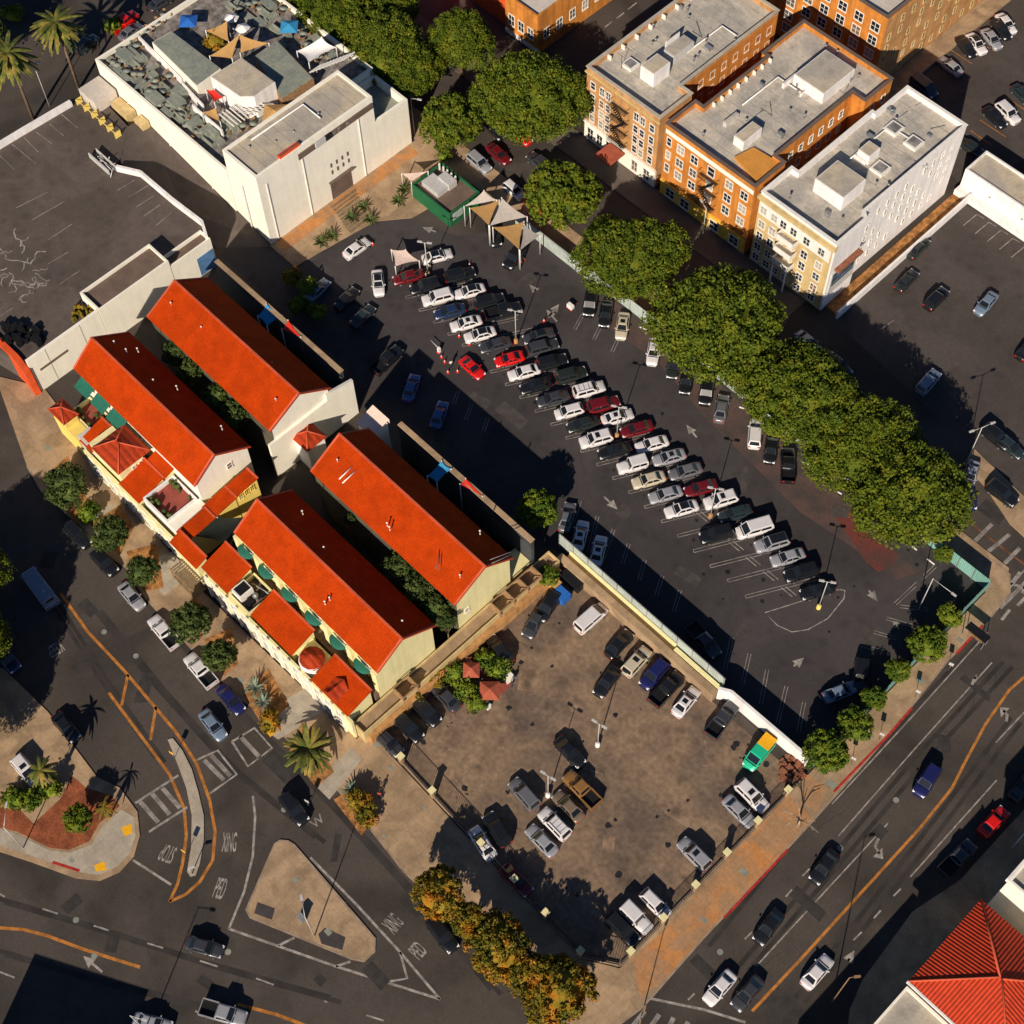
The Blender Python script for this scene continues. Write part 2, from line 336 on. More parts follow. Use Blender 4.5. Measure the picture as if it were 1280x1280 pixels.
# pale walks and planting beds on the left pavement
for pts in ([(340,885),(400,850),(425,880),(395,895),(365,915),(348,925),(330,912)],[(392,980),(440,935),(452,950),(412,1000)],[(100,655),(140,630),(160,655),(120,680)],[(175,705),(215,690),(240,720),(205,745)]):
    b=MB(); b.sheet(WP(pts),.142); struct('pale_paving',b,'walk_pale')
for i,pts in enumerate([[(305,870),(335,835),(362,882),(330,910)],[(362,940),(378,902),(418,965),(395,985)],[(417,1000),(440,985),(472,1020),(452,1045)],[(52,600),(85,570),(118,645),(95,655)],[(112,655),(150,632),(168,660),(150,695)],[(158,690),(196,680),(205,735),(180,740)],[(218,770),(245,745),(268,775),(250,800)],[(255,800),(290,785),(298,830),(280,845)]]):
    b=MB(); b.sheet(WP(pts),.146); struct('planting_bed',b,'mulch')
# corner plaza lower left
walk('plaza',[(-30,830),(5,836),(60,890),(122,972),(150,985),(172,1015),(175,1045),(168,1070),(150,1090),(125,1101),(95,1098),(40,1078),(-30,1055)],mt='sidewalk')
b=MB(); b.sheet(WP([(-30,1028),(22,1040),(62,1060),(86,1063),(112,1052),(124,1030),(150,1008),(140,995),(108,985),(90,970),(75,1000),(42,1030),(14,1000),(-30,985)]),.140); struct('soil_bed',b,'soil')
b=MB(); b.sheet(WP([(-30,1033),(0,1036),(22,1043),(62,1063),(88,1066),(115,1056),(128,1034),(152,1012),(168,1022),(170,1045),(162,1068),(146,1084),(124,1094),(96,1090),(40,1070),(-30,1048)]),.145); struct('pale_paving',b,'walk_pale')
for pts in ([(152,1035),(165,1030),(166,1042),(156,1046)],[(118,1082),(131,1077),(134,1088),(120,1090)],[(331,912),(339,905),(347,914),(338,922)]):
    b=MB(); b.sheet(WP(pts),.150); struct('tactile_pad',b,'yellow_pad')
b=MB(); b.strip(WP([(66,1078),(100,1089)]),.35,.150); struct('red_kerb',b,'kerb_red')
# traffic island and median
walk('traffic_island',[(344,1055),(350,1051),(360,1052),(368,1057),(469,1174),(468,1190),(455,1202),(440,1199),(313,1147),(308,1138)])
b=MB(); b.strip(WP([(344,1055),(350,1051),(360,1052),(368,1057),(469,1174),(468,1190),(455,1202),(440,1199),(313,1147),(308,1138)]),.25,.138,closed=True); struct('kerb_line',b,'kerb')
b=MB(); b.sheet(WP([(398,1168),(406,1160),(432,1172),(428,1188),(402,1180)]),.142); struct('grate_cover',b,'lot_dark')
b=MB(); b.sheet(WP([(322,1128),(344,1136),(340,1150),(318,1142)]),.142); struct('grate_cover',b,'lot_dark')
walk('median',[(210,925),(216,923),(228,938),(240,962),(248,990),(255,1020),(255,1050),(250,1080),(245,1094),(238,1096),(234,1090),(239,1060),(240,1020),(233,985),(222,955)],mt='walk_pale')
# island opposite, street right-hand side pavement
walk('sidewalk_right',[(1058,1300),(1062,1262),(1078,1225),(1100,1195),(1140,1140),(1200,1100),(1245,1050),(1300,990),(1340,990),(1340,1300)],mt='sidewalk')
# raised deck parking top left -------------------------------------
DK=5.5
deck=WP([(-60,220),(88,124),(122,118),(160,158),(152,196)],DK)+WP([(145,206),(175,212),(252,272)],DK)+[(-140.3,69.6),(-140.3,37.0)]+WP([(-60,400)],DK)
b=MB(); b.prism(deck,0,DK); struct('parking_deck',b,'lot_deck')
ramp=[W3(160,158,DK),W3(178,148,DK),W3(300,268,.0),W3(252,300,.0),W3(225,265,1.2),W3(152,196,DK)]
b=MB(); b.add([(*W(160,158,DK),DK),(*W(178,147,DK),DK),(*W(262,226,2.2),2.2),(*W(345,308,.02),.02),(*W(270,310,.02),.02),(*W(230,262,2.2),2.2),(*W(150,203,DK),DK)],[(0,6,5,4,3,2,1)]); struct('alley_ramp',b,'lot_deck')
# ================================================================ MARKINGS
def marks(name,segs,w,mt='line_white',z=.022):
    b=MB()
    for s_ in segs: b.strip(WP(s_),w,z)
    return struct(name,b,mt)
marks('lane_lines',[[(945,1208),(1110,1029)],[(1235,790),(1150,885),(1040,1005)],[(1240,828),(1140,940),(1048,1045)],[(1245,928),(1290,880)],[(1138,1096),(1246,975)],[(1290,700),(1255,745)]],.16,z=.005)
marks('lane_dashes',[[(931,1174),(940,1165)],[(1003,1095),(1012,1086)],[(982,1121),(990,1112)],[(960,1145),(970,1134)],[(860,1250),(868,1242)],[(1117,1120),(1126,1111)],[(1092,1148),(1101,1138)],[(1067,1175),(1077,1165)],[(53,1136),(72,1142)],[(117,1157),(136,1163)],[(184,1179),(204,1185)],[(250,1201),(272,1208)],[(320,1223),(342,1231)],[(-10,1112),(6,1121)],[(0,1215),(18,1222)],[(244,1264),(260,1270)],[(458,1269),(480,1276)],[(405,1251),(409,1253)]],.2,z=.005)
marks('centre_line',[[(1290,838),(1262,862),(1232,905),(1205,955),(1190,985),(1150,1035),(1080,1112),(1000,1200),(940,1264)]],.34,'line_orange',z=.005)
marks('centre_line',[[(-10,1159),(30,1162),(60,1170),(100,1185),(140,1198),(175,1209)],[(296,1255),(345,1268),(390,1285)],[(76,742),(110,790),(155,838),(220,915),(246,955),(262,1000),(269,1040),(266,1075),(250,1102),(232,1118),(212,1127)],
   [(136,866),(165,905),(212,968),(230,1010),(233,1045),(228,1080),(222,1105),(212,1127)],[(160,843),(152,882)],[(195,883),(188,925)]],.38,'line_orange',z=.005)
marks('centre_line',[[(1150,600),(1215,655),(1262,692),(1290,712)]],.3,'line_faintorange',z=.006)
marks('stop_lines',[[(166,1075),(214,1106)],[(286,1161),(420,1208),(550,1249)],[(316,995),(319,1020),(316,1070),(305,1115),(286,1161)],[(388,1072),(445,1130),(500,1190),(550,1249)],[(500,1190),(509,1223),(487,1227)],[(348,1182),(368,1172)],[(420,1208),(438,1202)],[(812,1248),(880,1262),(932,1278)]],.3,z=.006)
marks('crosswalk',[[(169,1004),(223,969)],[(186,1040),(234,1009)],[(246,950),(272,938),(296,968),(262,992)],[(290,927),(318,910),(340,935),(310,958),(290,927)]],.3,z=.007)
marks('crosswalk_bars',[[(203,985),(225,1010)],[(190,992),(212,1018)],[(175,1002),(198,1028)],[(255,950),(280,975)],[(264,944),(288,970)],[(300,920),(325,947)],[(785,1290),(806,1264)],[(805,1296),(824,1268)],[(830,1296),(842,1272)],[(855,1290),(860,1277)],[(1205,690),(1240,655)],[(1235,725),(1275,685)],[(1250,760),(1290,720)],[(1222,700),(1262,668)]],.55,'line_faint',z=.007)
marks('crosswalk_bars',[[(1278,742),(1292,700)],[(1258,728),(1282,735)],[(1240,760),(1275,715)],[(1252,775),(1262,762)],[(1272,757),(1286,742)]],.4,'line_white',z=.008)
# stall lines of the upper lot: double lines through the centre rows
st=[(507,372),(524,388),(542,403),(560,418),(578,432),(613,465),(632,481),(650,497),(669,514),(688.6,531),(707.7,547.7),(726,564),(746,581),(766,598),(786,615.5),(806,634),(827,652),(847,670),(867,689),(888,708),(909.6,726),(932,746)]
b=MB(); A61=R(61)
for p in st:
    x,y=W(*p); dx,dy=math.cos(A61),math.sin(A61)
    for o_ in (-.22,.22): b.strip([(x+dy*o_,y-dx*o_),(x+dx*10.6+dy*o_,y+dy*10.6-dx*o_)],.1,.018)
    b.strip([(x+dy*.22,y-dx*.22),(x-dy*.22,y+dx*.22)],.1,.019)
struct('stall_lines',b,'line_faint')
b=MB()
for p in st[-6:]:
    x,y=W(*p); dx,dy=math.cos(A61),math.sin(A61)
    for t_ in (5.0,5.6): b.strip([(x+dx*t_,y+dy*t_),(x+dx*t_+1.9,y+dy*t_-.0)],.12,.021)
struct('stall_ticks',b,'line_white')
marks('stall_outline',[[(1049,737),(1056,738),(1055,748),(1035,773),(1010,787),(990,790),(972,782),(956,766),(1048,737)]],.14,z=.022)
b=MB()
for p,q in [((725,626),(714,660)),((747,645),(736,690)),((767,662),(752,705)),((786,680),(778,705)),((806,700),(799,725)),((828,720),(820,745)),((850,738),(842,765)),((915,797),(906,838)),((937,817),(928,855)),((959,837),(951,880)),((983,858),(972,905)),((1005,878),(998,915)),
            ((1108,773),(1140,782)),((1092,790),(1120,798)),((1075,806),(1105,815)),((573,488),(567,505)),((590,504),(582,525)),((610,522),(604,540)),((1119,755),(1169,708)),((1125,758),(1160,762)),
            ((737,378),(718,412)),((757,395),(742,425)),((778,412),(765,440))]:
    a=W(*p); c=W(*q); d=Vector((c[0]-a[0],c[1]-a[1])).normalized(); nn=(-d.y*.2,d.x*.2)
    for s_ in (-1,1): b.strip([(a[0]+nn[0]*s_,a[1]+nn[1]*s_),(c[0]+nn[0]*s_,c[1]+nn[1]*s_)],.09,.018)
struct('stall_lines',b,'line_faint')
def arrow(tail,head,mt='line_faint',z=.023,wd=.28):
    a=Vector(W(*tail)); c=Vector(W(*head)); d=(c-a).normalized(); n_=Vector((-d.y,d.x)); k=c-d*1.5
    b=MB(); b.strip([tuple(a),tuple(k)],wd,z); b.sheet([tuple(k+n_*.65),tuple(k-n_*.65),tuple(c)],z); struct('road_arrow',b,mt)
for t_,h_ in [((755,621),(772,637)),((871,547),(858,531)),((992,833),(1005,822)),((1086,738),(1097,752)),((696,402),(683,387)),((686,396),(699,380)),((1062,1198),(1068,1188)),((128,1215),(104,1195)),((545,290),(528,284)),((668,362),(662,356))]:
    arrow(t_,h_,'line_white' if t_[0] in (755,871,1062,128,992) else 'line_faint')
def curvearrow(pts,head,mt='line_white',z=.02):
    b=MB(); b.strip(WP(pts),.35,z); b.sheet(WP(head),z); struct('road_arrow',b,mt)
curvearrow([(1258,902),(1259,893),(1254,888)],[(1250,884),(1262,885),(1251,897)])
curvearrow([(1098,1048),(1094,1058),(1099,1067)],[(1091,1071),(1104,1074),(1103,1060)])
curvearrow([(1215,856),(1219,846)],[(1216,848),(1222,850),(1221,842)],'line_faint')
# red and rust stains by the big trees
b=MB(); b.sheet(WP([(1040,640),(1070,640),(1095,675),(1122,690),(1118,708),(1098,715),(1080,700),(1062,672)]),.014); struct('asphalt_stain',b,'red_stain')
b=MB(); b.sheet(WP([(760,370),(800,405),(900,480),(965,540),(1040,610),(1120,690),(1150,715),(1120,725),(1060,680),(1000,640),(940,580),(880,520),(820,450),(745,400)]),.012); struct('asphalt_stain',b,'rust_stain')
# lettering on the roads -------------------------------------------
def text(word,c,size,ang,sx,mt='line_white',z=.02,xdir=1):
    cu=bpy.data.curves.new('road_lettering','FONT'); cu.body=word; cu.size=1; cu.align_x='CENTER'; cu.align_y='CENTER'; cu.extrude=.001; cu.offset=.012
    o=bpy.data.objects.new('road_lettering',cu); COL.objects.link(o)
    bpy.context.view_layer.update(); dg=bpy.context.evaluated_depsgraph_get(); me=bpy.data.meshes.new_from_object(o.evaluated_get(dg)); bpy.data.objects.remove(o)
    me.materials.clear(); me.materials.append(MT[mt])
    q=bpy.data.objects.new('road_lettering',me); COL.objects.link(q); x,y=W(*c); q.location=(x,y,z); q.rotation_euler=(0,0,ang); q.scale=(sx,size,1); q['kind']='structure'
    return q
def ang(a,b): p,q=W(*a),W(*b); return math.atan2(q[1]-p[1],q[0]-p[0])
text('XING',(287,1054),3.4,ang((280,1056),(296,1056)),.72)
text('PED',(275,1112),3.6,ang((268,1116),(284,1120)),.78)
text('STOP',(210,1066),3.0,ang((222,1070),(200,1062)),.75)
text('KEEP',(69,811),2.6,ang((84,801),(56,819)),.95,'line_white')
text('XING',(492,1155),3.0,ang((484,1164),(500,1146)),.75)
text('PED',(523,1189),2.8,ang((515,1198),(531,1180)),.85)
text('W',(397,1027),1.6,ang((392,1030),(410,1016)),1.6,'line_faint')
# deck stall ticks + sprayed lines
b=MB()
for p,q in [((-5,190),(18,212)),((15,180),(45,205)),((30,172),(48,190)),((45,165),(65,180)),((62,155),(80,170)),((77,143),(97,160)),((147,238),(168,225)),((160,247),(185,232)),((170,259),(192,245)),((180,270),(200,256)),((195,282),(215,265)),
            ((20,260),(60,240)),((40,275),(80,252)),((75,355),(100,338)),((0,395),(16,385)),((60,300),(90,280)),((60,330),(85,315))]:
    b.strip(WP([p,q],DK),.12,DK+.012)
struct('deck_lines',b,'line_faint')
b=MB(); rr=random.Random(3)
for k in range(9):
    x,y=rr.uniform(0,38),rr.uniform(305,360); pts=[]; a=rr.uniform(0,6)
    for j in range(7): pts.append((x,y)); a+=rr.uniform(-1.1,1.3); x+=5.5*math.cos(a); y+=4.5*math.sin(a)
    b.strip(WP(pts,DK),.2,DK+.014+.002*k)
struct('sprayed_lines',b,'line_white')
b=MB()
for i in range(5): # east lot bays
    x0,y0=1204+i*15,268+i*10
    b.strip(WP([(x0,y0+14),(x0+17,y0),(x0+26,y0+5)]),.13,.02)
b.strip(WP([(1100,412),(1118,400)]),.1,.02)
struct('stall_lines',b,'line_white')
marks('stall_lines',[[(1188,62),(1215,80)],[(1225,150),(1258,172)],[(1213,163),(1240,182)],[(1258,122),(1282,138)],[(1232,58),(1244,64)]],.16,'line_orange',z=.022)
marks('street_dashes',[[(742,43),(750,38)],[(756,34),(765,27)],[(771,23),(780,16)],[(785,12),(796,3)]],.25,'line_white',z=.005)
# light cracks on the lower lot
b=MB(); rr=random.Random(5)
for sx,sy,a0,n_ in [(562,885,.9,7),(575,905,2.2,8),(600,925,2.4,8),(560,905,.3,6),(540,930,-.3,6),(585,965,1.7,7),(570,1005,-1.0,7),(612,975,2.5,7),(880,925,1.4,6),(870,960,-.8,5),(735,960,.4,4)]:
    x,y,a=sx,sy,a0; pts=[]
    for j in range(n_): pts.append((x,y)); a+=rr.uniform(-.6,.6); x+=7*math.cos(a); y+=6*math.sin(a)
    b.strip(WP(pts),rr.uniform(.12,.25),.016)
defm('crack',(.27,.20,.15),.9,var=.5,scale=1.5,col2=(.14,.09,.06))
struct('asphalt_cracks',b,'crack')

# repairs, sealed cracks, manholes and tyre wear on the asphalt
defm('asphalt_patch',(.046,.040,.038),.92,var=.3,scale=.8); defm('asphalt_new',(.07,.06,.056),.92,var=.3,scale=.8); defm('tyre_wear',(.043,.036,.033),.85,var=.35,scale=.3)
rr=random.Random(21)
def patches(spots_,mt,z):
    b=MB()
    for (x,y) in spots_:
        cx,cy=W(x,y); a=rr.choice((0,0,.2,-.9)); w_,h_=rr.uniform(.5,2.6),rr.uniform(.4,1.3); c,s=math.cos(a),math.sin(a)
        b.sheet([(cx+c*u_-s*v_,cy+s*u_+c*v_) for u_,v_ in ((-w_,-h_),(w_,-h_*rr.uniform(.8,1)),(w_*rr.uniform(.85,1),h_),(-w_,h_))],z); z+=.0004
    struct('asphalt_patch',b,mt)
patches([(110,760),(180,860),(100,830),(350,960),(420,1060),(520,1130),(90,1130),(260,1230),(400,1225),(1100,1040),(1010,1130),(1180,930),(980,1260),(880,1210),(1240,640),(1190,700),(60,700),(620,215),(700,20),(470,1220),(1220,860),(140,1180)],'asphalt_patch',.0032)
patches([(640,520),(700,600),(860,720),(930,790),(1090,800),(1000,700),(830,430),(930,600),(600,500),(660,350),(470,330),(540,560),(780,640),(1050,640),(1150,740)],'asphalt_new',.0155)
defm('dirt_patch',(.30,.20,.13),.95,var=.5,scale=.5,spots=.3); patches([(600,960),(720,880),(850,1020),(660,850),(760,1060),(620,900)],'dirt_patch',.0155)
b=MB()
for p in [(320,1118+0),(95,1150),(118,1195),(285,1190),(430,1130),(1120,1000),(1050,1060),(900,1190),(170,820),(130,790),(355,1012),(1200,640),(820,620),(1120,780)]:
    x,y=W(*p); b.sheet([(x+.38*math.cos(k*.524),y+.38*math.sin(k*.524)) for k in range(12)],.024)
struct('manhole_covers',b,'grey_roof')
b=MB()
for k in range(46):
    lot_=k%2; x,y=(rr.uniform(620,1150),rr.uniform(380,860)) if lot_ else (rr.uniform(0,520),rr.uniform(640,1270)); a=rr.uniform(0,6.3); pts=[]
    for j in range(8): pts.append((x,y)); a+=rr.uniform(-.5,.5); x+=6*math.cos(a); y+=5*math.sin(a)
    b.strip(WP(pts),rr.uniform(.05,.10),(.0162 if lot_ else .0038))
for k in range(26):
    x,y=rr.uniform(840,1270),rr.uniform(760,1270)
    if x+y<1980: continue
    a=rr.uniform(0,6.3); pts=[]
    for j in range(8): pts.append((x,y)); a+=rr.uniform(-.5,.5); x+=7*math.cos(a); y+=6*math.sin(a)
    b.strip(WP(pts),.08,.0038)
struct('sealed_cracks',b,'asphalt_patch')
b=MB()
for base in ([(1215,800),(1120,900),(1000,1030),(880,1180)],[(1260,830),(1150,950),(1045,1075),(930,1210)],[(1270,900),(1180,1020),(1080,1150),(1000,1250)],[(200,770),(300,890),(420,1010),(520,1120),(620,1240)],[(120,760),(200,860),(290,960),(400,1050)],[(60,740),(130,850),(200,950)],[(0,1125),(120,1160),(260,1205),(420,1250)],[(0,1190),(120,1225),(260,1260)]):
    for o_ in (-5,5):
        b.strip([ (p[0],p[1]) for p in WP([(x+o_*1.2,y+o_*.6) for x,y in base])],.55,.0024+(.0004 if o_>0 else 0))
struct('tyre_wear',b,'tyre_wear')
b=MB()
for p in [(470,930),(488,960),(530,1010),(560,1060),(350,900),(300,850),(255,790),(410,1165),(370,1100),(1200,800),(1150,850),(1090,920),(1040,980),(930,1090),(880,1150),(60,560),(90,1075),(480,1045),(540,1090)]:
    x,y=W(*p,.13); w_=rr.uniform(.25,.6); b.sheet([(x-w_,y-w_*.7),(x+w_,y-w_*.7),(x+w_,y+w_*.7),(x-w_,y+w_*.7)],.1475)
struct('utility_covers',b,'grey_roof')
b=MB(); rr=random.Random(17)
for k in range(14):
    x,y=rr.uniform(0,48),rr.uniform(300,372); a=rr.uniform(0,6); pts=[]
    for j in range(6): pts.append((x,y)); a+=rr.uniform(-1.3,1.3); x+=4.5*math.cos(a); y+=4*math.sin(a)
    b.strip(WP(pts,DK),.16,DK+.02+.001*k)
struct('sprayed_lines',b,'line_white')

b=MB()
for p,q in [((799,409),(808,412)),((924,509),(933,512)),((1003,578),(1013,581)),((1026,596),(1036,599)),((1140,683),(1146,688)),((1159,699),(1168,706)),((1047,615),(1052,618))]:
    b.wallstrip(WP([p,q]),.16,.012,.13)
struct('wheel_stops',b,'white_trim')

defm('track',(.12,.088,.068),.95,var=.5,scale=1.2,fine=2,fvar=.3); defm('oil_stain',(.022,.020,.022),.6,var=.4,scale=1.5)
b=MB(); rr=random.Random(31); z=.0135
for p0,p1,p2 in [((480,960),(600,900),(720,800)),((560,1040),(650,930),(740,860)),((620,1130),(740,1060),(880,960)),((700,1150),(800,1040),(930,930)),((600,860),(700,930),(820,1080)),((660,800),(740,900),(860,1000)),((520,940),(640,960),(780,1120)),((700,860),(780,950),(820,1080))]:
    for o_ in (-7,7):
        pts=[]
        for j in range(13):
            t=j/12; x=(1-t)**2*p0[0]+2*t*(1-t)*p1[0]+t*t*p2[0]; y=(1-t)**2*p0[1]+2*t*(1-t)*p1[1]+t*t*p2[1]; pts.append((x+o_,y+o_*.3))
        z+=.00008; b.strip(WP(pts),.28,z)
pass
b=MB(); z=.0165
def blot(x,y,r_):
    global z
    z+=.00003; n=11; b.sheet([(x+r_*rr.uniform(.6,1.1)*math.cos(k*6.283/n),y+r_*rr.uniform(.6,1.1)*math.sin(k*6.283/n)) for k in range(n)],z)
for p in st:
    x,y=W(*p)
    for t_ in (1.2,4.0,7.0,9.8):
        if rr.random()<.6: blot(x+1.4+math.cos(A61)*t_+rr.uniform(-.3,.3),y+math.sin(A61)*t_,rr.uniform(.15,.42))
for k in range(50): x,y=W(rr.uniform(480,960),rr.uniform(760,1160)); (blot(x,y,rr.uniform(.12,.5)) if -67<x<-26 and 39<y<69 else None)
for k in range(40): x,y=W(rr.uniform(560,1180),rr.uniform(380,900)); (blot(x,y,rr.uniform(.1,.35)) if -100<x<-26 and 73<y<106 else None)
struct('oil_stains',b,'oil_stain')
# ================================================================ BUILDINGS
def shell(root,poly,z0,z1,wm,rm,par=.9,t=.35,wall_label=None):
    if area(poly)<0: poly=poly[::-1]
    n=len(poly); inn=inset(poly,t); zr=z1-par
    b=MB()
    b.add([(x,y,z0) for x,y in poly]+[(x,y,z1) for x,y in poly]+[(x,y,z1) for x,y in inn]+[(x,y,zr) for x,y in inn],
          [f for i in range(n) for f in ((i,(i+1)%n,(i+1)%n+n,i+n),(i+n,(i+1)%n+n,(i+1)%n+2*n,i+2*n),(i+2*n,(i+1)%n+2*n,(i+1)%n+3*n,i+3*n))])
    w_=part('wall',b,wm,root,wall_label)
    r=MB(); r.sheet(inn,zr+.003); part('roof',r,rm,root)
    return w_
def bldg(name,label,cat,poly,z0,z1,wm,rm,par=.9,t=.35,group=None):
    if area(poly)<0: poly=poly[::-1]
    cx=sum(p[0] for p in poly)/len(poly); cy=sum(p[1] for p in poly)/len(poly)
    root=thing(name,label,cat,(cx,cy,z0),group=group); shell(root,poly,z0,z1,wm,rm,par,t); return root
def rect(x0,x1,y0,y1): return [(x0,y0),(x1,y0),(x1,y1),(x0,y1)]
def coping(root,poly,z,h=.18,out=.12,t=.5,mt='white_trim'):
    if area(poly)<0: poly=poly[::-1]
    o_=inset(poly,-out); i_=inset(poly,t); n=len(poly); b=MB()
    b.add([(x,y,z) for x,y in o_]+[(x,y,z+h) for x,y in o_]+[(x,y,z+h) for x,y in i_]+[(x,y,z) for x,y in i_],
          [f for i in range(n) for f in ((i,(i+1)%n,(i+1)%n+n,i+n),(i+n,(i+1)%n+n,(i+1)%n+2*n,i+2*n),(i+2*n,(i+1)%n+2*n,(i+1)%n+3*n,i+3*n),(i+3*n,(i+1)%n+3*n,(i+1)%n,i))])
    part('coping',b,mt,root)
WM={}
def win_mesh(w_,h,style='dbl',fm='white_trim'):
    k=(w_,h,style,fm)
    if k in WM: return WM[k]
    b=MB(); t=.11
    b.box(-w_/2-t,w_/2+t,-.09,.02,h/2,h/2+t*1.3); b.box(-w_/2-t,w_/2+t,-.16,.02,-h/2-t*1.4,-h/2)
    b.box(-w_/2-t,-w_/2,-.09,.02,-h/2,h/2); b.box(w_/2,w_/2+t,-.09,.02,-h/2,h/2)
    if style in('dbl','arch'): b.box(-.04,.04,-.07,.02,-h/2,h/2); b.box(-w_/2,w_/2,-.075,.02,-.025,.025)
    elif style=='one': b.box(-w_/2,w_/2,-.07,.02,-.04,.04)
    if style=='arch':
        vs=[];n=8
        for i in range(n+1):
            a=math.pi*i/n; vs+= [(math.cos(a)*(w_/2+t),-.09,h/2+math.sin(a)*w_*.42),(math.cos(a)*(w_/2+t),.02,h/2+math.sin(a)*w_*.42)]
        vs+=[(0,-.09,h/2)]
        b.add(vs,[(2*i,2*i+2,2*n+2) for i in range(n)]+[(2*i,2*i+1,2*i+3,2*i+2) for i in range(n)])
    fme=b.mesh('window',fm)
    p=MB(); p.add([(-w_/2,-.03,-h/2),(w_/2,-.03,-h/2),(w_/2,-.03,h/2),(-w_/2,-.03,h/2)],[(0,1,2,3)])
    WM[k]=(fme,p.mesh('pane','glass')); return WM[k]
def window(root,x,y,z,face,w_=1.2,h=1.6,style='dbl',fm='white_trim'):
    rz={'S':0,'E':math.pi/2,'W':-math.pi/2,'N':math.pi}[face]
    fme,pme=win_mesh(w_,h,style,fm)
    o=bpy.data.objects.new('window',fme); COL.objects.link(o); o.parent=root; o.location=Vector((x,y,z))-LOC[root.name]; o.rotation_euler=(0,0,rz)
    p=bpy.data.objects.new('pane',pme); COL.objects.link(p); p.parent=o
    return o
def pbox(name,root,x0,x1,y0,y1,z0,z1,mt,label=None):
    b=MB(); b.box(x0,x1,y0,y1,z0,z1); return part(name,b,mt,root,label)
def fire_escape(root,x0,x1,y,zs,face='S'):
    b=MB()
    for i,z in enumerate(zs):
        [b.box(x0,x1,y-1.15+.16*q_,y-1.10+.16*q_,z,z+.05) for q_ in range(7)]
        for zz in (.5,1.0): b.tube([(x0,y-1.15,z+zz),(x1,y-1.15,z+zz)],.035,4)
        k=int((x1-x0)/.35)
        for j in range(k+1): b.tube([(x0+j*(x1-x0)/k,y-1.15,z),(x0+j*(x1-x0)/k,y-1.15,z+1.0)],.02,4)
        for xx in (x0,x1): b.tube([(xx,y-1.15,z+1.0),(xx,y-.02,z+1.0)],.035,4)
        if i<len(zs)-1:
            zn=zs[i+1]; a,c=(x0+.6,x1-.6) if i%2 else (x1-.6,x0+.6)
            for yy in (y-.95,y-.4): b.tube([(a,yy,z),(c,yy,zn)],.045,4)
            for j in range(9): t=j/9; b.box(a+(c-a)*t-.12,a+(c-a)*t+.12,y-.95,y-.4,z+(zn-z)*t,z+(zn-z)*t+.03)
    part('fire_escape',b,'black_metal',root)
# ---- apartment block 1 (tan brick) --------------------------------
Z=15.0
a1=thing('apartment_building','tan brick apartment block with black fire escape, at the corner by the big tree','apartment building',(-112,140,0))
P1=[(-118.3,127),(-103.4,127),(-103.4,134),(-105.6,134),(-105.6,156),(-118.3,156)]
shell(a1,P1,0,Z,'brick_tan','apartment_roof',.9,.35); coping(a1,P1,Z,.15,.15,.4,'gravel_roof')
pbox('ground_storey',a1,-118.36,-103.34,126.9,127.3,.1,3.6,'cream')
pbox('cornice',a1,-118.5,-103.2,126.7,127.05,3.6,3.95,'white_trim'); pbox('cornice',a1,-118.5,-103.2,126.72,127.05,Z-1.0,Z-.75,'stucco_tan')
for i,x in enumerate((-116.9,-115.0,-113.7,-107.9,-106.6,-104.7)):
    for j,z in enumerate((12.0,9.5,7.3,5.2)):
        window(a1,x,127,z,'S',.85,1.35,'arch' if (j==0 and i in(1,2,3,4)) else 'one')
for x in (-117,-115,-113,-107.5,-105): window(a1,x,126.9,1.7,'S',1.1,1.9,'arch')
fire_escape(a1,-112.7,-109.3,126.95,(4.6,7.0,9.4,11.8))
pbox('entrance_canopy',a1,-112.6,-109.4,123.2,126.6,3.0,3.25,'cloth_brick')
for k in range(8):
    for z in (12.2,9.2,6.2): window(a1,-105.6,136+k*2.6,z,'E',.9,1.35,'one')
b=MB()
for k in range(9): b.box(-117.9,-117.2,131+k*3.0,131.2+k*3.0,Z-.9,Z-.1)
part('parapet_brace',b,'white_trim',a1)
# orange side wall skin
b=MB(); b.box(-105.62,-105.53,134.6,155.8,.2,Z-.6); part('side_wall',b,'brick_orange',a1,'bright orange brick side wall on the light court')
def roofhouse(root,pxs,z0,z1,mt='white_wall',rm='gravel_roof',nm='roof_house'):
    p=WP(pxs,z1); x0,x1=min(q[0] for q in p),max(q[0] for q in p); y0,y1=min(q[1] for q in p),max(q[1] for q in p)
    b=MB(); b.box(x0,x1,y0,y1,z0,z1); o=part(nm,b,mt,root)
    c=MB(); c.box(x0+.15,x1-.15,y0+.15,y1-.15,z1,z1+.05)
    r=part('roof_top',c,rm,o)
    return (x0,x1,y0,y1)
def vents(root,n,x0,x1,y0,y1,z,seed):
    r=random.Random(seed); b=MB()
    for i in range(n):
        x,y=r.uniform(x0,x1),r.uniform(y0,y1); h=r.uniform(.4,.9); t=r.random()
        if t<.5: b.lathe(x,y,[(.12,z),(.12,z+h),(.22,z+h),(.2,z+h+.15),(.05,z+h+.2)],8)
        elif t<.8: s_=r.uniform(.3,.6); b.box(x-s_,x+s_,y-s_*.7,y+s_*.7,z,z+h)
        else: b.tube([(x,y,z+.1),(x+r.uniform(-2.5,2.5),y,z+.1),(x+r.uniform(-1,1),y+2,z+.1)],.06,5)
    part('roof_vents',b,'grey_metal',root)
def hatch(root,px,z,s=.9):
    x,y=W(*px,z); b=MB(); b.box(x-s,x+s,y-s,y+s,z,z+.45); o=part('skylight',b,'white_trim',root)
    c=MB(); c.box(x-s*.72,x+s*.72,y-s*.72,y+s*.72,z+.45,z+.5); part('pane',c,'pane_pale',o)
ZR=Z-.9
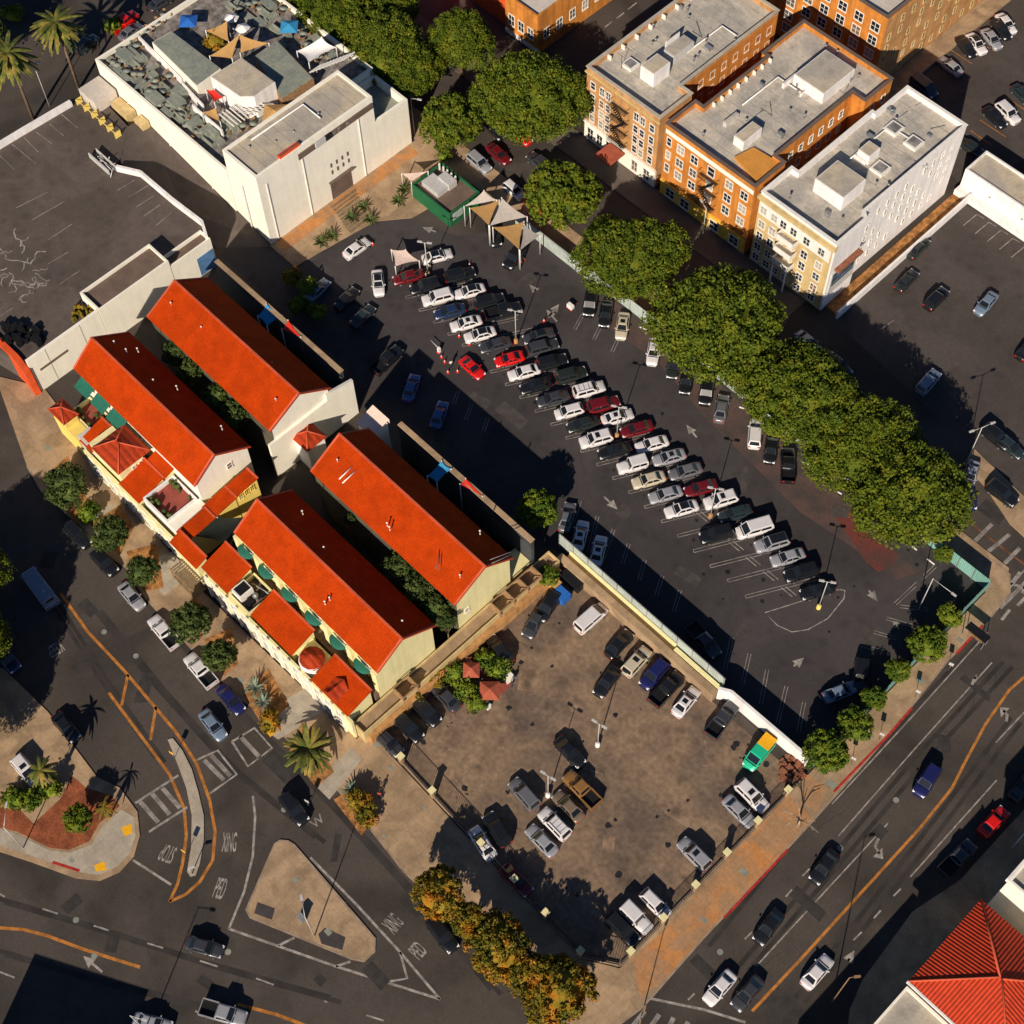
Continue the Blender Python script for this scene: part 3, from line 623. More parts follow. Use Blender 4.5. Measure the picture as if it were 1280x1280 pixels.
roofhouse(a1,[(801,82),(838,78),(820,68)],ZR,ZR+2.6); roofhouse(a1,[(830,62),(868,52)],ZR,ZR+1.6,'pale_metal'); roofhouse(a1,[(832,52),(850,40)],ZR,ZR+2.2)
vents(a1,14,-117.5,-106.5,129,150,ZR,1); hatch(a1,(788,82),ZR,1.0)
tv=MB(); tv.tube([(-115,131,ZR),(-115,131,ZR+2.6)],.04,5); tv.tube([(-116,131,ZR+2.5),(-114,131,ZR+2.5)],.03,4); part('antenna',tv,'black_metal',a1)
# ---- apartment block 2 (orange) ------------------------------------
a2=thing('apartment_building','bright orange brick apartment block with yellow base, middle one of the three','apartment building',(-93,140,0))
P2=[(-102.2,127),(-84.9,127),(-84.9,133.6),(-86.7,133.6),(-86.7,150.8),(-84.3,150.8),(-84.3,157.2),(-101.6,157.2),(-101.6,147.6),(-100.6,147.6),(-100.6,133.4),(-102.2,133.4)]
shell(a2,P2,0,Z-.1,'brick_orange','apartment_roof',.9,.35); coping(a2,P2,Z-.1,.12,.12,.42,'brown_roof')
pbox('ground_storey',a2,-102.1,-84.95,126.9,127.3,.1,3.0,'yellow_bright'); pbox('frieze',a2,-102.0,-85.0,126.93,127.3,Z-1.8,Z-1.0,'cream')
for i,x in enumerate((-101.2,-98.9,-96.2,-89.4,-86.5)):
    for j,z in enumerate((11.8,9.0,6.3,4.4)):
        if j==3 and i in (0,): continue
        if j<3: window(a2,x,127,z,'S',.75 if i==0 else 1.25,1.5,'one' if i==0 else 'dbl')
for z in (11.8,9.0,6.3): window(a2,-92.9,127,z,'S',1.2,1.7,'one')
fire_escape(a2,-94.6,-91.2,126.95,(4.9,7.7,10.5))
for x in (-100,-97,-91,-87): window(a2,x,126.9,1.5,'S',1.6,1.7,'dbl')
pbox('cornice',a2,-102.1,-84.9,126.7,127.05,3.0,3.25,'yellow_bright')
for k in range(7):
    for z in (12.0,9.0,6.0): window(a2,-86.7,135.0+k*2.3,z,'E',.8,1.3,'one')
for z in (12.0,9.0): window(a2,-84.3,153,z,'E',.8,1.3,'one'); window(a2,-84.3,155.6,z,'E',.8,1.3,'one')
roofhouse(a2,[(922,173),(953,160),(940,152)],ZR-.1,ZR+1.6); roofhouse(a2,[(1001,94),(1030,118),(1057,86),(1032,62)],ZR-.1,ZR+1.9)
roofhouse(a2,[(978,104),(998,92)],ZR-.1,ZR+.8); roofhouse(a2,[(1000,117),(1016,106)],ZR-.1,ZR+.5); roofhouse(a2,[(904,152),(924,142)],ZR-.1,ZR+.7,'pale_metal')
b=MB(); pts=WP([(918,196),(942,184),(978,205),(948,228)],ZR+.35); b.prism(pts,ZR-.1,ZR+.35); part('ochre_roof_patch',b,'ochre_roof',a2)
vents(a2,18,-100,-88,129,156,ZR-.1,2)
b=MB()
for k in range(8): b.box(-100.3,-99.7,135+k*1.8,135.12+k*1.8,ZR-.1,Z-.2)
part('parapet_brace',b,'white_trim',a2)
# ---- apartment block 3 (cream and white) ----------------------------
a3=thing('apartment_building','cream and white apartment block with front balconies, nearest the east parking lot','apartment building',(-77,142,0))
P3=[(-83.7,127),(-69.9,127),(-69.9,133.6),(-71.0,134.4),(-70.8,157.4),(-81.8,157.4),(-81.8,150),(-82.4,150),(-82.4,133.5),(-83.7,133.5)]
shell(a3,P3,0,Z,'white_wall','apartment_roof',.9,.35); coping(a3,P3,Z,.14,.1,.42,'white_trim')
pbox('front_wall',a3,-83.66,-70.2,126.86,127.2,.15,Z-.7,'stucco_tan'); pbox('cornice',a3,-83.9,-69.7,126.45,127.1,Z-1.1,Z-.5,'stucco_tan')
pbox('window_band',a3,-83.5,-70.4,126.78,127.1,10.8,13.2,'white_trim')
for i,x in enumerate((-82.6,-80.6,-78.9,-77.0,-74.6,-71.9)):
    for j,z in enumerate((12.0,8.9,6.4,3.9,1.6)):
        window(a3,x,126.78 if j==0 else 126.86,z,'S',1.05,1.35,'arch' if j in(1,2) and i in(1,4) else 'dbl')
for z in (10.2,7.6,5.0):
    b=MB(); b.box(-78.9,-75.9,125.5,126.8,z,z+.15); b.box(-78.9,-75.9,125.4,125.55,z,z+.95); b.box(-79.0,-78.88,125.4,126.8,z,z+.95); b.box(-75.92,-75.8,125.4,126.8,z,z+.95); part('balcony',b,'white_trim',a3)
b=MB()
for x in (-78.6,-76.2): b.lathe(x,125.6,[(.14,.1),(.12,5.0)],8)
part('portico_column',b,'white_trim',a3)
for k in range(10):
    for j,z in enumerate((12.4,10.2,7.8,5.4,3.0)):
        if (k*7+j*3)%5!=0: window(a3,-70.9+.03,136+k*2.1,z,'E',.55,.95,'one','white_trim')
# painted banner on the side wall
b=MB(); b.box(-69.9,-69.75,127.6,133.2,3.2,8.0); o=part('wall_banner',b,'pale_metal',a3)
b=MB(); b.add([(-69.74,127.9,5.6),(-69.74,132.9,5.6),(-69.74,132.9,7.7),(-69.74,127.9,7.7)],[(0,1,2,3)]); b.add([(-69.735,127.9,4.9),(-69.735,132.9,4.9),(-69.735,132.9,5.5),(-69.735,127.9,5.5)],[(0,1,2,3)])
defm('banner_blue',(.09,.13,.24),.6,var=.5,scale=.9,col2=(.02,.05,.05)); part('banner_print',b,'banner_blue',o)
b=MB(); b.box(-69.9,-69.0,128,133.4,8.5,8.9); part('lamp_rail',b,'rust_metal',a3)
roofhouse(a3,[(1023,226),(1056,247),(1082,224),(1047,200)],ZR,ZR+2.6); roofhouse(a3,[(1073,187),(1088,196),(1096,182)],ZR,ZR+1.6); roofhouse(a3,[(1070,192),(1082,203)],ZR,ZR+.6)
for p in ((1117,162),(1142,180),(1100,212)): hatch(a3,p,ZR,1.1)
vents(a3,16,-81,-71.5,129,156,ZR,3)
# low orange-brown wall by the alley + alley soil
b=MB(); b.sheet([(-69.9,128),(-67.5,128),(-67.5,158.5),(-69.9,158.5)],.135); struct('alley_soil',b,'mulch')
b=MB(); b.box(-67.5,-67.15,127.5,159,0,1.6); single('boundary_wall',b,'white_wall','low white wall between the cream apartment block and the east parking lot','wall')
# ---- block 4 (top right) --------------------------------------------
x4,y4=W(1110,23,16)
a4=thing('apartment_building','orange apartment block with pale grey roof at the top edge, above the parked cars','apartment building',(x4-8,y4+8,0))
P4=[(x4-22,y4),(x4,y4),(x4,y4+40),(x4-22,y4+40)]
shell(a4,P4,0,16,'brick_orange','pale_roof',.8,.4); coping(a4,P4,16,.12,.12,.45,'brown_roof')
b=MB(); b.box(x4-.02,x4+.06,y4+.2,y4+39.8,.3,15.4); part('side_wall',b,'brick_tan',a4)
for k in range(14):
    for j in range(6):
        if (k*5+j*3)%7>1: window(a4,x4+.06,y4+1.6+k*2.7,2.0+j*2.3,'E',.6,1.1,'one','stucco_tan')
for k in range(6):
    for j in range(5): window(a4,x4-1.8-k*3.2,y4,2.4+j*2.7,'S',1.5,1.6,'dbl')
b=MB(); b.box(x4+.1,x4+3.2,y4-1,y4+40,0,.5); single('boundary_wall',b,'sidewalk','tan kerb wall along the foot of the orange block at the top edge','wall')
# ---- block 5 (top, orange, left of the cross street) -----------------
x5,y5=W(672,21,8)
a5=thing('shop_building','low orange building with white roof top at the top edge, across from the big tree','shop',(x5-4,y5+8,0))
P5=[(x5-7.5,y5),(x5,y5),(x5,y5+22),(x5-7.5,y5+22)]
shell(a5,P5,0,8,'brick_orange','pale_roof',.6,.35)
pbox('plinth',a5,x5-7.6,x5+.06,y5-.1,y5+.2,.1,1.0,'white_trim')
for k in range(3): window(a5,x5-1.6-k*2.2,y5,3.4,'S',1.2,2.0,'dbl')
for k in range(6): window(a5,x5,y5+2+k*3,3.4,'E',1.2,1.8,'dbl')
b=MB(); b.box(x5-26,x5-8.2,y5+1,y5+24,0,7.2); 
a6=thing('shop_building','orange red low building behind the street trees at the top edge','shop',(x5-18,y5+10,0)); part('wall',b,'orange_wall',a6); 
b=MB(); b.box(x5-25.6,x5-8.6,y5+1.4,y5+23.6,7.2,7.4); part('roof',b,'brown_roof',a6)
# ---- white building on the right edge --------------------------------
p=W(1207,211,4.6)
q1=W(1281,258,4.6)
a7=bldg('commercial_building','low white building with flat tan roof on the right edge, beside the east parking lot','commercial building',rect(p[0],p[0]+40,p[1],p[1]+5.2),0,4.6,'white_wall','gravel_roof',.35,.3)
pbox('ledge',a7,p[0]+.0,p[0]+40,p[1]-1.4,p[1]-.01,.1,1.1,'white_wall')
for k in range(5): pbox('vent',a7,p[0]+5+k*6,p[0]+5.4+k*6,p[1]-.05,p[1]+.02,2.2,2.5,'grey_metal')
a8=bldg('commercial_building','pale yellow building on the right edge behind the low white one','commercial building',rect(p[0]+9.5,p[0]+40,p[1]+6.6,p[1]+18),0,5.5,'yellow_wall','cream',.4,.3)
b=MB(); b.box(p[0]+2.5,p[0]+9.4,p[1]+5.9,p[1]+6.2,0,2.4); single('boundary_wall',b,'cream_yellow','yellowish wall between the top right car park and the low white building','wall')
# ---- theatre ----------------------------------------------------------
th=thing('theatre_building','large cream theatre building with rooftop restaurant, left of the upper parking lot','theatre',(-155,92,0))
ZT=10.7
PT=[(-176.8,77.6),(-144.6,77.6),(-144.6,106.8),(-176.8,106.8)]
shell(th,PT,0,ZT,'cream','terrace_floor',.9,.4)
PF=[(-144.5,77.8),(-136.8,77.8),(-136.8,100.2),(-144.5,100.2)]
shell(th,PF,0,15,'cream','gravel_roof',.3,.45,'cream front block wall')
PL=[(-144.5,100.25),(-136.8,100.25),(-136.8,106.8),(-144.5,106.8)]
shell(th,PL,0,9.6,'cream','grey_roof',1.6,.45)
pbox('sign_band',th,-136.8,-136.62,85.5,99.9,12.8,13.9,'brown_roof')
def vtext(word,x,y,z,size,root,mt='line_white',name='sign_lettering'):
    cu=bpy.data.curves.new(name,'FONT'); cu.body=word; cu.size=size; cu.align_x='CENTER'; cu.align_y='CENTER'; cu.extrude=.02
    o=bpy.data.objects.new(name,cu); COL.objects.link(o); bpy.context.view_layer.update(); dg=bpy.context.evaluated_depsgraph_get()
    me=bpy.data.meshes.new_from_object(o.evaluated_get(dg)); bpy.data.objects.remove(o); me.materials.clear(); me.materials.append(MT[mt])
    q=bpy.data.objects.new(name,me); COL.objects.link(q); q.parent=root; q.location=Vector((x,y,z))-LOC[root.name]; q.rotation_euler=(math.pi/2,0,math.pi/2); return q
vtext('W Z   A',-136.58,93.4,13.35,1.1,th)
b=MB()
for i in range(4):
    for j in range(2): b.box(-136.82,-136.74,90.8+i*1.1,91.1+i*1.1,5.4+j*1.5,6.2+j*1.5)
part('wall_vent',b,'brown_roof',th)
b=MB(); b.box(-136.8,-136.3,90.0,94.6,3.9,4.2); b.box(-136.85,-136.78,90.2,94.4,.15,3.9); part('entrance',b,'brown_roof',th)
b=MB(); b.add([(-136.3,90.2,3.85),(-136.3,94.4,3.85),(-131.5,93.4,.2),(-131.5,90.6,.2)],[(0,3,2,1)]); 
b=MB()
for k in range(9): b.box(-136+k*.7,-135.55+k*.7,89.0-k*.15,94.0-k*.3,.136,.19)
part('entrance_boards',b,'wood_grey',th)
pbox('wall_base',th,-176.8,-145,77.5,77.6,.1,.6,'orange_wall')
vents(th,10,-143.8,-137.5,79,99,14.2,4)
roofhouse(th,[(346,194),(365,186),(375,180)],14.2,15.3,'orange_wall','terra_floor','roof_box'); roofhouse(th,[(395,180),(405,170)],14.2,15.2,'pale_metal','grey_roof','roof_box')
b=MB(); b.tube([W3(377,135,14.3),W3(402,162,14.3)],.1,5); b.tube([W3(405,118,14.3),W3(427,136,14.3)],.1,5); part('roof_pipe',b,'brown_roof',th)
# penthouse and sheds on the restaurant roof
ZD=ZT-.9
def shed(pts,z,mt,rm,nm):
    p=WP(pts,z); b=MB(); b.prism(p,ZD,z); o=part(nm,b,mt,th); c=MB(); c.prism(inset(p,.12),z,z+.06); part('roof_top',c,rm,o)
shed([(263,96),(302,72),(344,103),(318,121),(300,121)],ZD+4.4,'white_wall','gravel_roof','penthouse')
shed([(190,53),(214,39),(276,86),(246,108)],ZD+2.6,'cream','grey_roof','roof_shed')
shed([(318,70),(346,50),(392,98),(352,124)],ZD+2.6,'wood','grey_roof','roof_shed')
b=MB(); b.wallstrip([W(175,52,ZD),W(228,105,ZD)],.3,ZD,ZD+1.2); b.wallstrip([W(230,112,ZD),W(256,140,ZD)],.25,ZD,ZD+1.6); b.wallstrip([W(243,140,ZD),W(280,172,ZD)],.25,ZD,ZD+1.6); part('roof_wall',b,'white_wall',th)
b=MB()
for k in range(11):
    x,y=W(394+k*4.2,86-k*1.6,ZD+2.4); b.box(x-.1,x+.1,y-1.2,y+1.2,ZD+2.3,ZD+2.45)
for pz in [(396,90),(436,74)]: b.tube([W3(*pz,ZD),W3(*pz,ZD+2.3)],.08,5)
part('pergola',b,'white_trim',th)
b=MB()
for k in range(10):
    x,y=W(283+k*4.5,150-k*2.6,ZD+2.4); b.box(x-1.8,x+1.8,y-.08,y+.08,ZD+2.3,ZD+2.45)
part('pergola',b,'white_trim',th)
# rooftop furniture
def tri_sail(name,label,pts,mt,sag=.35,group=None,poles=None,cat='shade sail',px=True,z0=0):
    P_=[Vector(W3(*p)) if px else Vector(p) for p in pts]; n=8; b=MB(); c=sum(P_,Vector())/len(P_)
    root=thing(name,label,cat,(c.x,c.y,z0),group=group)
    if len(P_)==3:
        vs=[];idx={}
        for i in range(n+1):
            for j in range(n+1-i):
                a,b_,d=i/n,j/n,1-i/n-j/n; e=a*b_+b_*d+d*a; q=P_[0]*a+P_[1]*b_+P_[2]*d
                edge=min(a,b_,d); pull=.16*(1-3*edge)*(e*3) if edge<.34 else 0
                q=q+(c-q)*max(0,pull)*1.0; q.z-=sag*e*1.5; idx[i,j]=len(vs); vs.append(q)
        fs=[(idx[i,j],idx[i+1,j],idx[i,j+1]) for i in range(n) for j in range(n-i)]+[(idx[i+1,j],idx[i+1,j+1],idx[i,j+1]) for i in range(n) for j in range(n-i-1)]
    else:
        vs=[]
        for i in range(n+1):
            for j in range(n+1):
                s_,t_=i/n,j/n; q=(P_[0]*(1-s_)+P_[1]*s_)*(1-t_)+(P_[3]*(1-s_)+P_[2]*s_)*t_
                e=max((1-4*s_*(1-s_))*(4*t_*(1-t_)),(1-4*t_*(1-t_))*(4*s_*(1-s_))); q=q+(c-q)*.14*e; q.z-=sag*(4*s_*(1-s_))*(4*t_*(1-t_)); vs.append(q)
        fs=[(i*(n+1)+j,(i+1)*(n+1)+j,(i+1)*(n+1)+j+1,i*(n+1)+j+1) for i in range(n) for j in range(n)]
    b.add(vs,fs,0,True); b.add([Vector(v)-Vector((0,0,.03)) for v in vs],[f[::-1] for f in fs],0,True)
    part('canopy',b,mt,root)
    for p in (poles if poles is not None else P_):
        p=Vector(p); b=MB(); b.tube([(p.x,p.y,z0),(p.x,p.y,p.z+.1)],.09,6); part('pole',b,'pale_metal',root)
    return root
zt=ZD+3.2
tri_sail('shade_sail','orange cloth shade sail left of the rooftop yellow tree, on the theatre roof',[(257,38,zt),(284,26,zt+.6),(286,52,zt)],'cloth_orange',z0=ZD)
tri_sail('shade_sail','long orange shade sail in front of the grey shed on the theatre roof',[(262,70,zt),(300,42,zt+1.0),(290,73,zt)],'cloth_orange',z0=ZD)
tri_sail('shade_sail','orange shade sail reaching right toward the grey roof on the theatre top',[(299,43,zt+1),(336,54,zt),(300,66,zt)],'cloth_orange',z0=ZD)
tri_sail('shade_sail','white four-cornered shade sail near the pergola on the theatre roof',[(371,64,zt),(402,46,zt+.8),(420,59,zt),(386,78,zt)],'cloth_white',z0=ZD)
tri_sail('shade_sail','small yellow shade sail beside the penthouse foot on the theatre roof',[(252,140,zt-.6),(270,134,zt-.3),(275,152,zt-.6)],'cloth_orange',z0=ZD)
tri_sail('shade_sail','orange red cloth canopy at the left foot of the white penthouse',[(257,112,zt-.5),(268,112,zt-.5),(279,122,zt-.5),(268,128,zt-.5)],'cloth_red',z0=ZD)
def umbrella(px,z,r,mt,label,n=8,h=2.5,group=None,cat='umbrella'):
    x,y=W(*px,z+h); root=thing('parasol',label,cat,(x,y,z),group=group)
    b=MB(); b.tube([(x,y,z),(x,y,z+h)],.04,6); part('pole',b,'wood',root)
    b=MB(); vs=[(x,y,z+h+.25)]+[(x+r*math.cos(2*math.pi*k/n),y+r*math.sin(2*math.pi*k/n),z+h-.35) for k in range(n)]
    b.add(vs,[(0,k+1,(k+1)%n+1) for k in range(n)]); b.add([(v[0],v[1],v[2]-.04) for v in vs],[((k+1)%n+1,k+1,0) for k in range(n)]); part('canopy',b,mt,root)
    b=MB(); b.lathe(x,y,[(.3,z),(.3,z+.08),(.05,z+.15)],8); part('base',b,'grey_metal',root)
    return root
umbrella((235,24),ZD,1.9,'cloth_blue','dark blue square parasol on the upper left terrace of the theatre roof',4)
umbrella((361,31),ZD,1.9,'cloth_cyan','bright cyan parasol near the right parapet of the theatre roof',4)
umbrella((343,139),ZD,2.4,'cloth_orange','square orange parasol right of the white penthouse on the theatre roof',4,3.0)
umbrella((289,20),ZD,1.2,'cloth_white','white parasol above the orange sails on the theatre roof',6)
umbrella((303,33),ZD,1.2,'cloth_white','small white parasol between the orange sails on the theatre roof',6)
# tables with benches
def cyl_mesh(name,mt,prof,n=10):
    b=MB(); b.lathe(0,0,prof,n); return b.mesh(name,mt)
tab_t=cyl_mesh('table_top','grey_roof',[(.6,.70),(.62,.76)],12); tab_l=cyl_mesh('leg','black_metal',[(.28,0),(.05,.05),(.05,.70)],8)
b=MB(); b.box(-.22,.22,-.22,.22,.42,.47); b.box(-.22,.22,.18,.22,.47,.85)
for sx in (-.2,.17):
    for sy in (-.2,.17): b.box(sx,sx+.03,sy,sy+.03,0,.42)
ch_me=b.mesh('chair','wood')
b=MB(); b.box(-1.2,1.2,-.4,.4,0,.42); b.box(-1.2,1.2,.28,.45,.42,.85); b.box(-1.2,-1.0,-.4,.4,.42,.65); so_me=b.mesh('sofa','grey_roof')
rr=random.Random(11); tsp=[(rr.uniform(135,150)+t*9.2+rr.uniform(-9,9),rr.uniform(70,84)+t*8.0+rr.uniform(-9,6)) for t in range(13)]+[(152,72),(168,82),(160,92),(178,96),(190,88),(196,104),(204,118),(186,112),(172,60),(212,98),(216,130),(202,134),(228,138),(222,150),(240,158),(252,168),(262,178),(247,150),(148,84),(340,24),(326,14),(312,8),(345,40),(300,14),(380,45),(392,52),(206,22),(196,32),(330,150),(318,158),(305,160),(345,154),(410,66),(400,74),(290,12),(320,6),(355,14),(330,18),(372,40),(385,58),(170,50),(182,42),(300,150),(296,158),(282,164),(335,146),(226,142),(234,160),(247,168)]
for i,p in enumerate(tsp):
    x,y=W(*p,ZD)
    if i%3==2:
        o=bpy.data.objects.new('sofa',so_me); COL.objects.link(o); o.location=(x,y,ZD); o.rotation_euler=(0,0,rr.choice((0,1.57,3.14,4.71)))
        o['label']='low grey lounge sofa on the restaurant terrace of the theatre roof'; o['category']='sofa'; o['group']='lounge sofas on the theatre roof'; continue
    r_=thing('cafe_table','round grey cafe table among chairs on the theatre roof terrace','table',(x,y,ZD),rr.uniform(0,3),'cafe tables on the theatre roof')
    child(r_,'table_top',tab_t); child(r_,'leg',tab_l)
    for k in range(3):
        a=k*2.1+rr.uniform(0,1); o=bpy.data.objects.new('chair',ch_me); COL.objects.link(o); o.location=(x+math.cos(a)*.95,y+math.sin(a)*.95,ZD); o.rotation_euler=(0,0,a-1.57)
        o['label']='brown wooden chair at a cafe table on the theatre roof terrace'; o['category']='chair'; o['group']='chairs on the theatre roof'
# rubble-like planters / booths
rr=random.Random(4)
for p in [(140,78),(150,66),(158,74),(170,100),(182,120),(196,128),(210,144),(226,120),(168,70),(232,150),(268,170),(275,162),(290,158),(336,8),(325,30),(350,60),(415,72),(145,88),(155,98),(162,64),(176,76),(188,110),(193,98),(205,112),(214,122),(222,132),(236,142),(244,158),(262,166),(272,176),(300,8),(310,22),(360,48),(376,36),(390,62)]:
    x,y=W(*p,ZD); s_=rr.uniform(.5,1.4); t=rr.uniform(.4,1.1); b=MB(); b.box(x-s_,x+s_,y-t,y+t,ZD,ZD+rr.uniform(.4,1.3)); part('terrace_planter',b,'grey_roof',th)
# ---- deck edge buildings ----------------------------------------------
b=MB(); b.wallstrip(WP([(145,207),(175,214),(215,248),(252,276),(258,296)],DK+1.1),.45,0,DK+1.1); single('parapet_wall',b,'white_wall','bent white parapet wall of the raised parking deck beside the alley','wall')
b=MB(); b.wallstrip(WP([(-20,190),(30,160),(88,126)],DK+.9),.7,0,DK+.9); single('parapet_wall',b,'white_wall','long pale parapet wall along the palm street at the top left','wall')
pa,pb=W(49,489,0),W(262,300,DK)
b=MB(); b.box(-140.2,-139.75,37,49.4,0,7.45)
dw=thing('retaining_wall','tall cream retaining wall of the parking deck behind the red roofs','wall',(-140,55,0)); part('wall',b,'cream',dw)
b=MB(); x,y=W(44,470,3); 
e1_=Vector(W3(42,470,3.4)); e2_=Vector(W3(76,450,3.4))
b.box(-139.76,-139.68,38.2,43.0,4.0,4.45); part('slot_window',b,'brown_roof',dw)
# block on deck edge: cream building behind roof B
PB=WP([(118,388),(195,320),(213,327),(213,336),(130,402)],DK+3.2)
sb=thing('service_building','cream service building with narrow brown roof on the edge of the raised deck','building',(*W(160,365,0),0))
X0,Y0=W(118,394,DK+3.4); X1,Y1=W(206,330,DK+3.4)
PB=[(X0-1.0,Y0),(X0+4.0,Y0-.0),(X0+4.0,Y1),(X0-1.0,Y1)]
shell(sb,rect(-144.2,-139.65,49.5,62.1),0,7.6,'cream','brown_roof',.5,.3)
X2,Y2=W(258,298,DK+2)
sc=thing('stair_building','small cream stair enclosure with blue wall at the alley end of the deck','building',(X2,Y2,0))
shell(sc,rect(-142.0,-139.7,62.2,69.6),0,6.2,'cream','brown_roof',.6,.25)
b=MB(); b.box(-139.68,-139.6,66.5,69.4,.2,4.0); defm('blue_paint',(.10,.22,.42),.8); part('painted_panel',b,'blue_paint',sc)
# orange wall far left
b=MB(); b.wallstrip([W(-20,408,6.0),W(20,446,6.0),W(34,464,6.0)],.9,0,6.0); single('orange_wall',b,'orange_wall','bright orange red wall at the left edge beside the raised deck','wall')
# yellow balcony boxes beside theatre side wall
b=MB(); b.box(-172,-168,75.6,77.4,0,6.2); b.box(-166.5,-164.5,76.0,77.4,0,6.4)
yb=thing('side_annex','small yellow annex box attached beside the theatre side wall','annex',(-169,76.5,0)); part('wall',b,'stucco_tan',yb)
b=MB(); b.box(-176.5,-172.2,73.2,77.2,DK,DK+2.2); part('kiosk',b,'pale_roof',yb)
b=MB(); 
for x in (-176,-174,-172,-170,-168,-166): b.box(x,x+.08,71.9,73.0,DK,DK+1.2)
b.box(-176,-166,72,72.1,DK+1.1,DK+1.2); part('railing',b,'yellow_wall',yb)

# ducts, seams and downpipes
def seams(root,x0,x1,y0,y1,z,step=1.9):
    b=MB(); y=y0
    while y<y1: b.box(x0,x1,y,y+.05,z,z+.02); y+=step
    part('membrane_seams',b,'grey_roof',root)
seams(a1,-117.9,-106.0,127.6,155.4,ZR+.004); seams(a2,-100.2,-87.2,128,150,ZR-.096); seams(a3,-81.4,-71.4,134.2,157,ZR+.004); seams(th,-144.0,-137.3,78.4,99.6,14.704)
for root,p_ in ((a1,[(-110,140,ZR+.3),(-110,148,ZR+.3),(-107,148,ZR+.3)]),(a2,[(-97,138,ZR+.2),(-97,146,ZR+.2),(-92,146,ZR+.2)]),(a3,[(-79,140,ZR+.3),(-79,150,ZR+.3),(-74,150,ZR+.3)]),(th,[(-143,82,14.9),(-143,92,14.9),(-139,92,14.9)])):
    b=MB(); b.tube(p_,.16,6); part('duct',b,'pale_metal',root)
for y in (79.2,86.0,97.0): pbox('downpipe',th,-136.8,-136.66,y,y+.14,.2,12.6,'white_trim')
for x in (-170,-160,-150,-141): pbox('downpipe',th,x,x+.14,77.45,77.6,.4,10.2,'white_trim')
for y in (40,46,54,60): pbox('wall_joint',dw,-139.76,-139.72,y,y+.06,.1,7.4,'grey_roof')
# ================================================================ RED-ROOFED COMPLEX
def gable(root,x0,x1,ya,yb,yr,ze,zr,mt='roof_tile',ov=.45,th_=.22,name='roof',zn=10.2):
    s1=(zr-ze)/(yr-ya); s2=(zr-zn)/(yb-yr)
    y0=ya-ov; y1=yb+ov; z0=ze-ov*s1; z1=zn-ov*s2; xs=(x0-.3,x1+.3); b=MB()
    for x in xs: b.v+=[(x,y0,z0),(x,yr,zr),(x,y1,z1),(x,y0,z0-th_),(x,yr,zr-th_),(x,y1,z1-th_)]
    fs=[(0,6,7,1),(1,7,8,2),(3,4,10,9),(4,5,11,10),(0,3,9,6),(2,8,11,5),(0,1,4,3),(1,2,5,4),(6,9,10,7),(7,10,11,8)]
    b.f=[list(f) for f in fs]; b.m=[0]*len(fs); b.sm=[False]*len(fs)
    o=part(name,b,mt,root)
    r=MB(); r.box(xs[0],xs[1],yr-.14,yr+.14,zr-.05,zr+.1)
    for x in (xs[0]+.02,xs[1]-.3):
        for (ya_,za_) in ((y0,z0),(y1,z1)):
            r.add([(x,ya_,za_+.02),(x+.28,ya_,za_+.02),(x+.28,yr,zr+.03),(x,yr,zr+.03),(x,ya_,za_+.1),(x+.28,ya_,za_+.1),(x+.28,yr,zr+.11),(x,yr,zr+.11)],[(4,5,6,7),(0,1,5,4),(1,2,6,5),(3,7,6,2),(0,4,7,3)])
    part('ridge_tiles',r,'roof_ridge',o)
    return o
def body(root,x0,x1,ya,yb,yr,z0,ze,zr,mt):
    b=MB(); e=.12; ze-=.25; zr-=.3
    prof=[(ya,z0),(yb,z0),(yb,9.95),(yr,zr),(ya,ze)]
    b.add([(x0,y,z) for y,z in prof]+[(x1,y,z) for y,z in prof],[(0,4,3,2,1),(5,6,7,8,9)]+[(i,(i+1)%5,(i+1)%5+5,i+5) for i in (1,4)]); part('wall',b,mt,root)
def hall(label,x0,x1,ya,yb,yr,mt,ze=11,zr=13.8):
    r=thing('tile_roofed_hall',label,'building',((x0+x1)/2,yr,0)); body(r,x0,x1,ya,yb,yr,0,ze,zr,mt); gable(r,x0,x1,ya,yb,yr,ze,zr); return r
hA=hall('red tile roofed hall at the left, behind the pyramid tower roof',-131.6,-105.5,40.7,49.2,44.3,'cream')
hB=hall('long red tile roofed hall beside the blue and red shade sails, nearest the alley',-131.3,-105.0,53.2,63.0,58.4,'cream')
hC=hall('red tile roofed hall beside the upper lot, with roof pipes and a ladder',-96.0,-68.8,53.0,62.3,58.0,'cream_yellow')
hD=hall('long red tile roofed hall with green dome awnings, nearest the lower parking lot',-96.0,-68.8,40.0,48.8,44.0,'cream_yellow')
def rbit(root,nm,pts,z,r=.05,mt='white_trim'):
    b=MB()
    for p,q in pts: b.tube([W3(*p,z),W3(*q,z+.1)],r,5)
    part(nm,b,mt,root)
pbox('court_side_shade',hB,-131.3,-105.0,53.12,53.2,0,10.4,'stucco_shade'); pbox('court_side_shade',hC,-96,-68.8,52.9,53.0,0,10.4,'stucco_shade')  # thin dark skins painting shade onto the court sides of the hall walls
rbit(hC,'roof_pipe',[((424,599),(440,583)),((428,604),(445,588))],12.7,.09,'cream')
rbit(hC,'roof_ladder',[((548,713),(554,683)),((545,711),(550,685))],12.6,.05,'brown_roof')
rbit(hC,'snow_rail',[((601,704),(638,690)),((604,709),(637,694))],12.9,.05,'grey_metal')
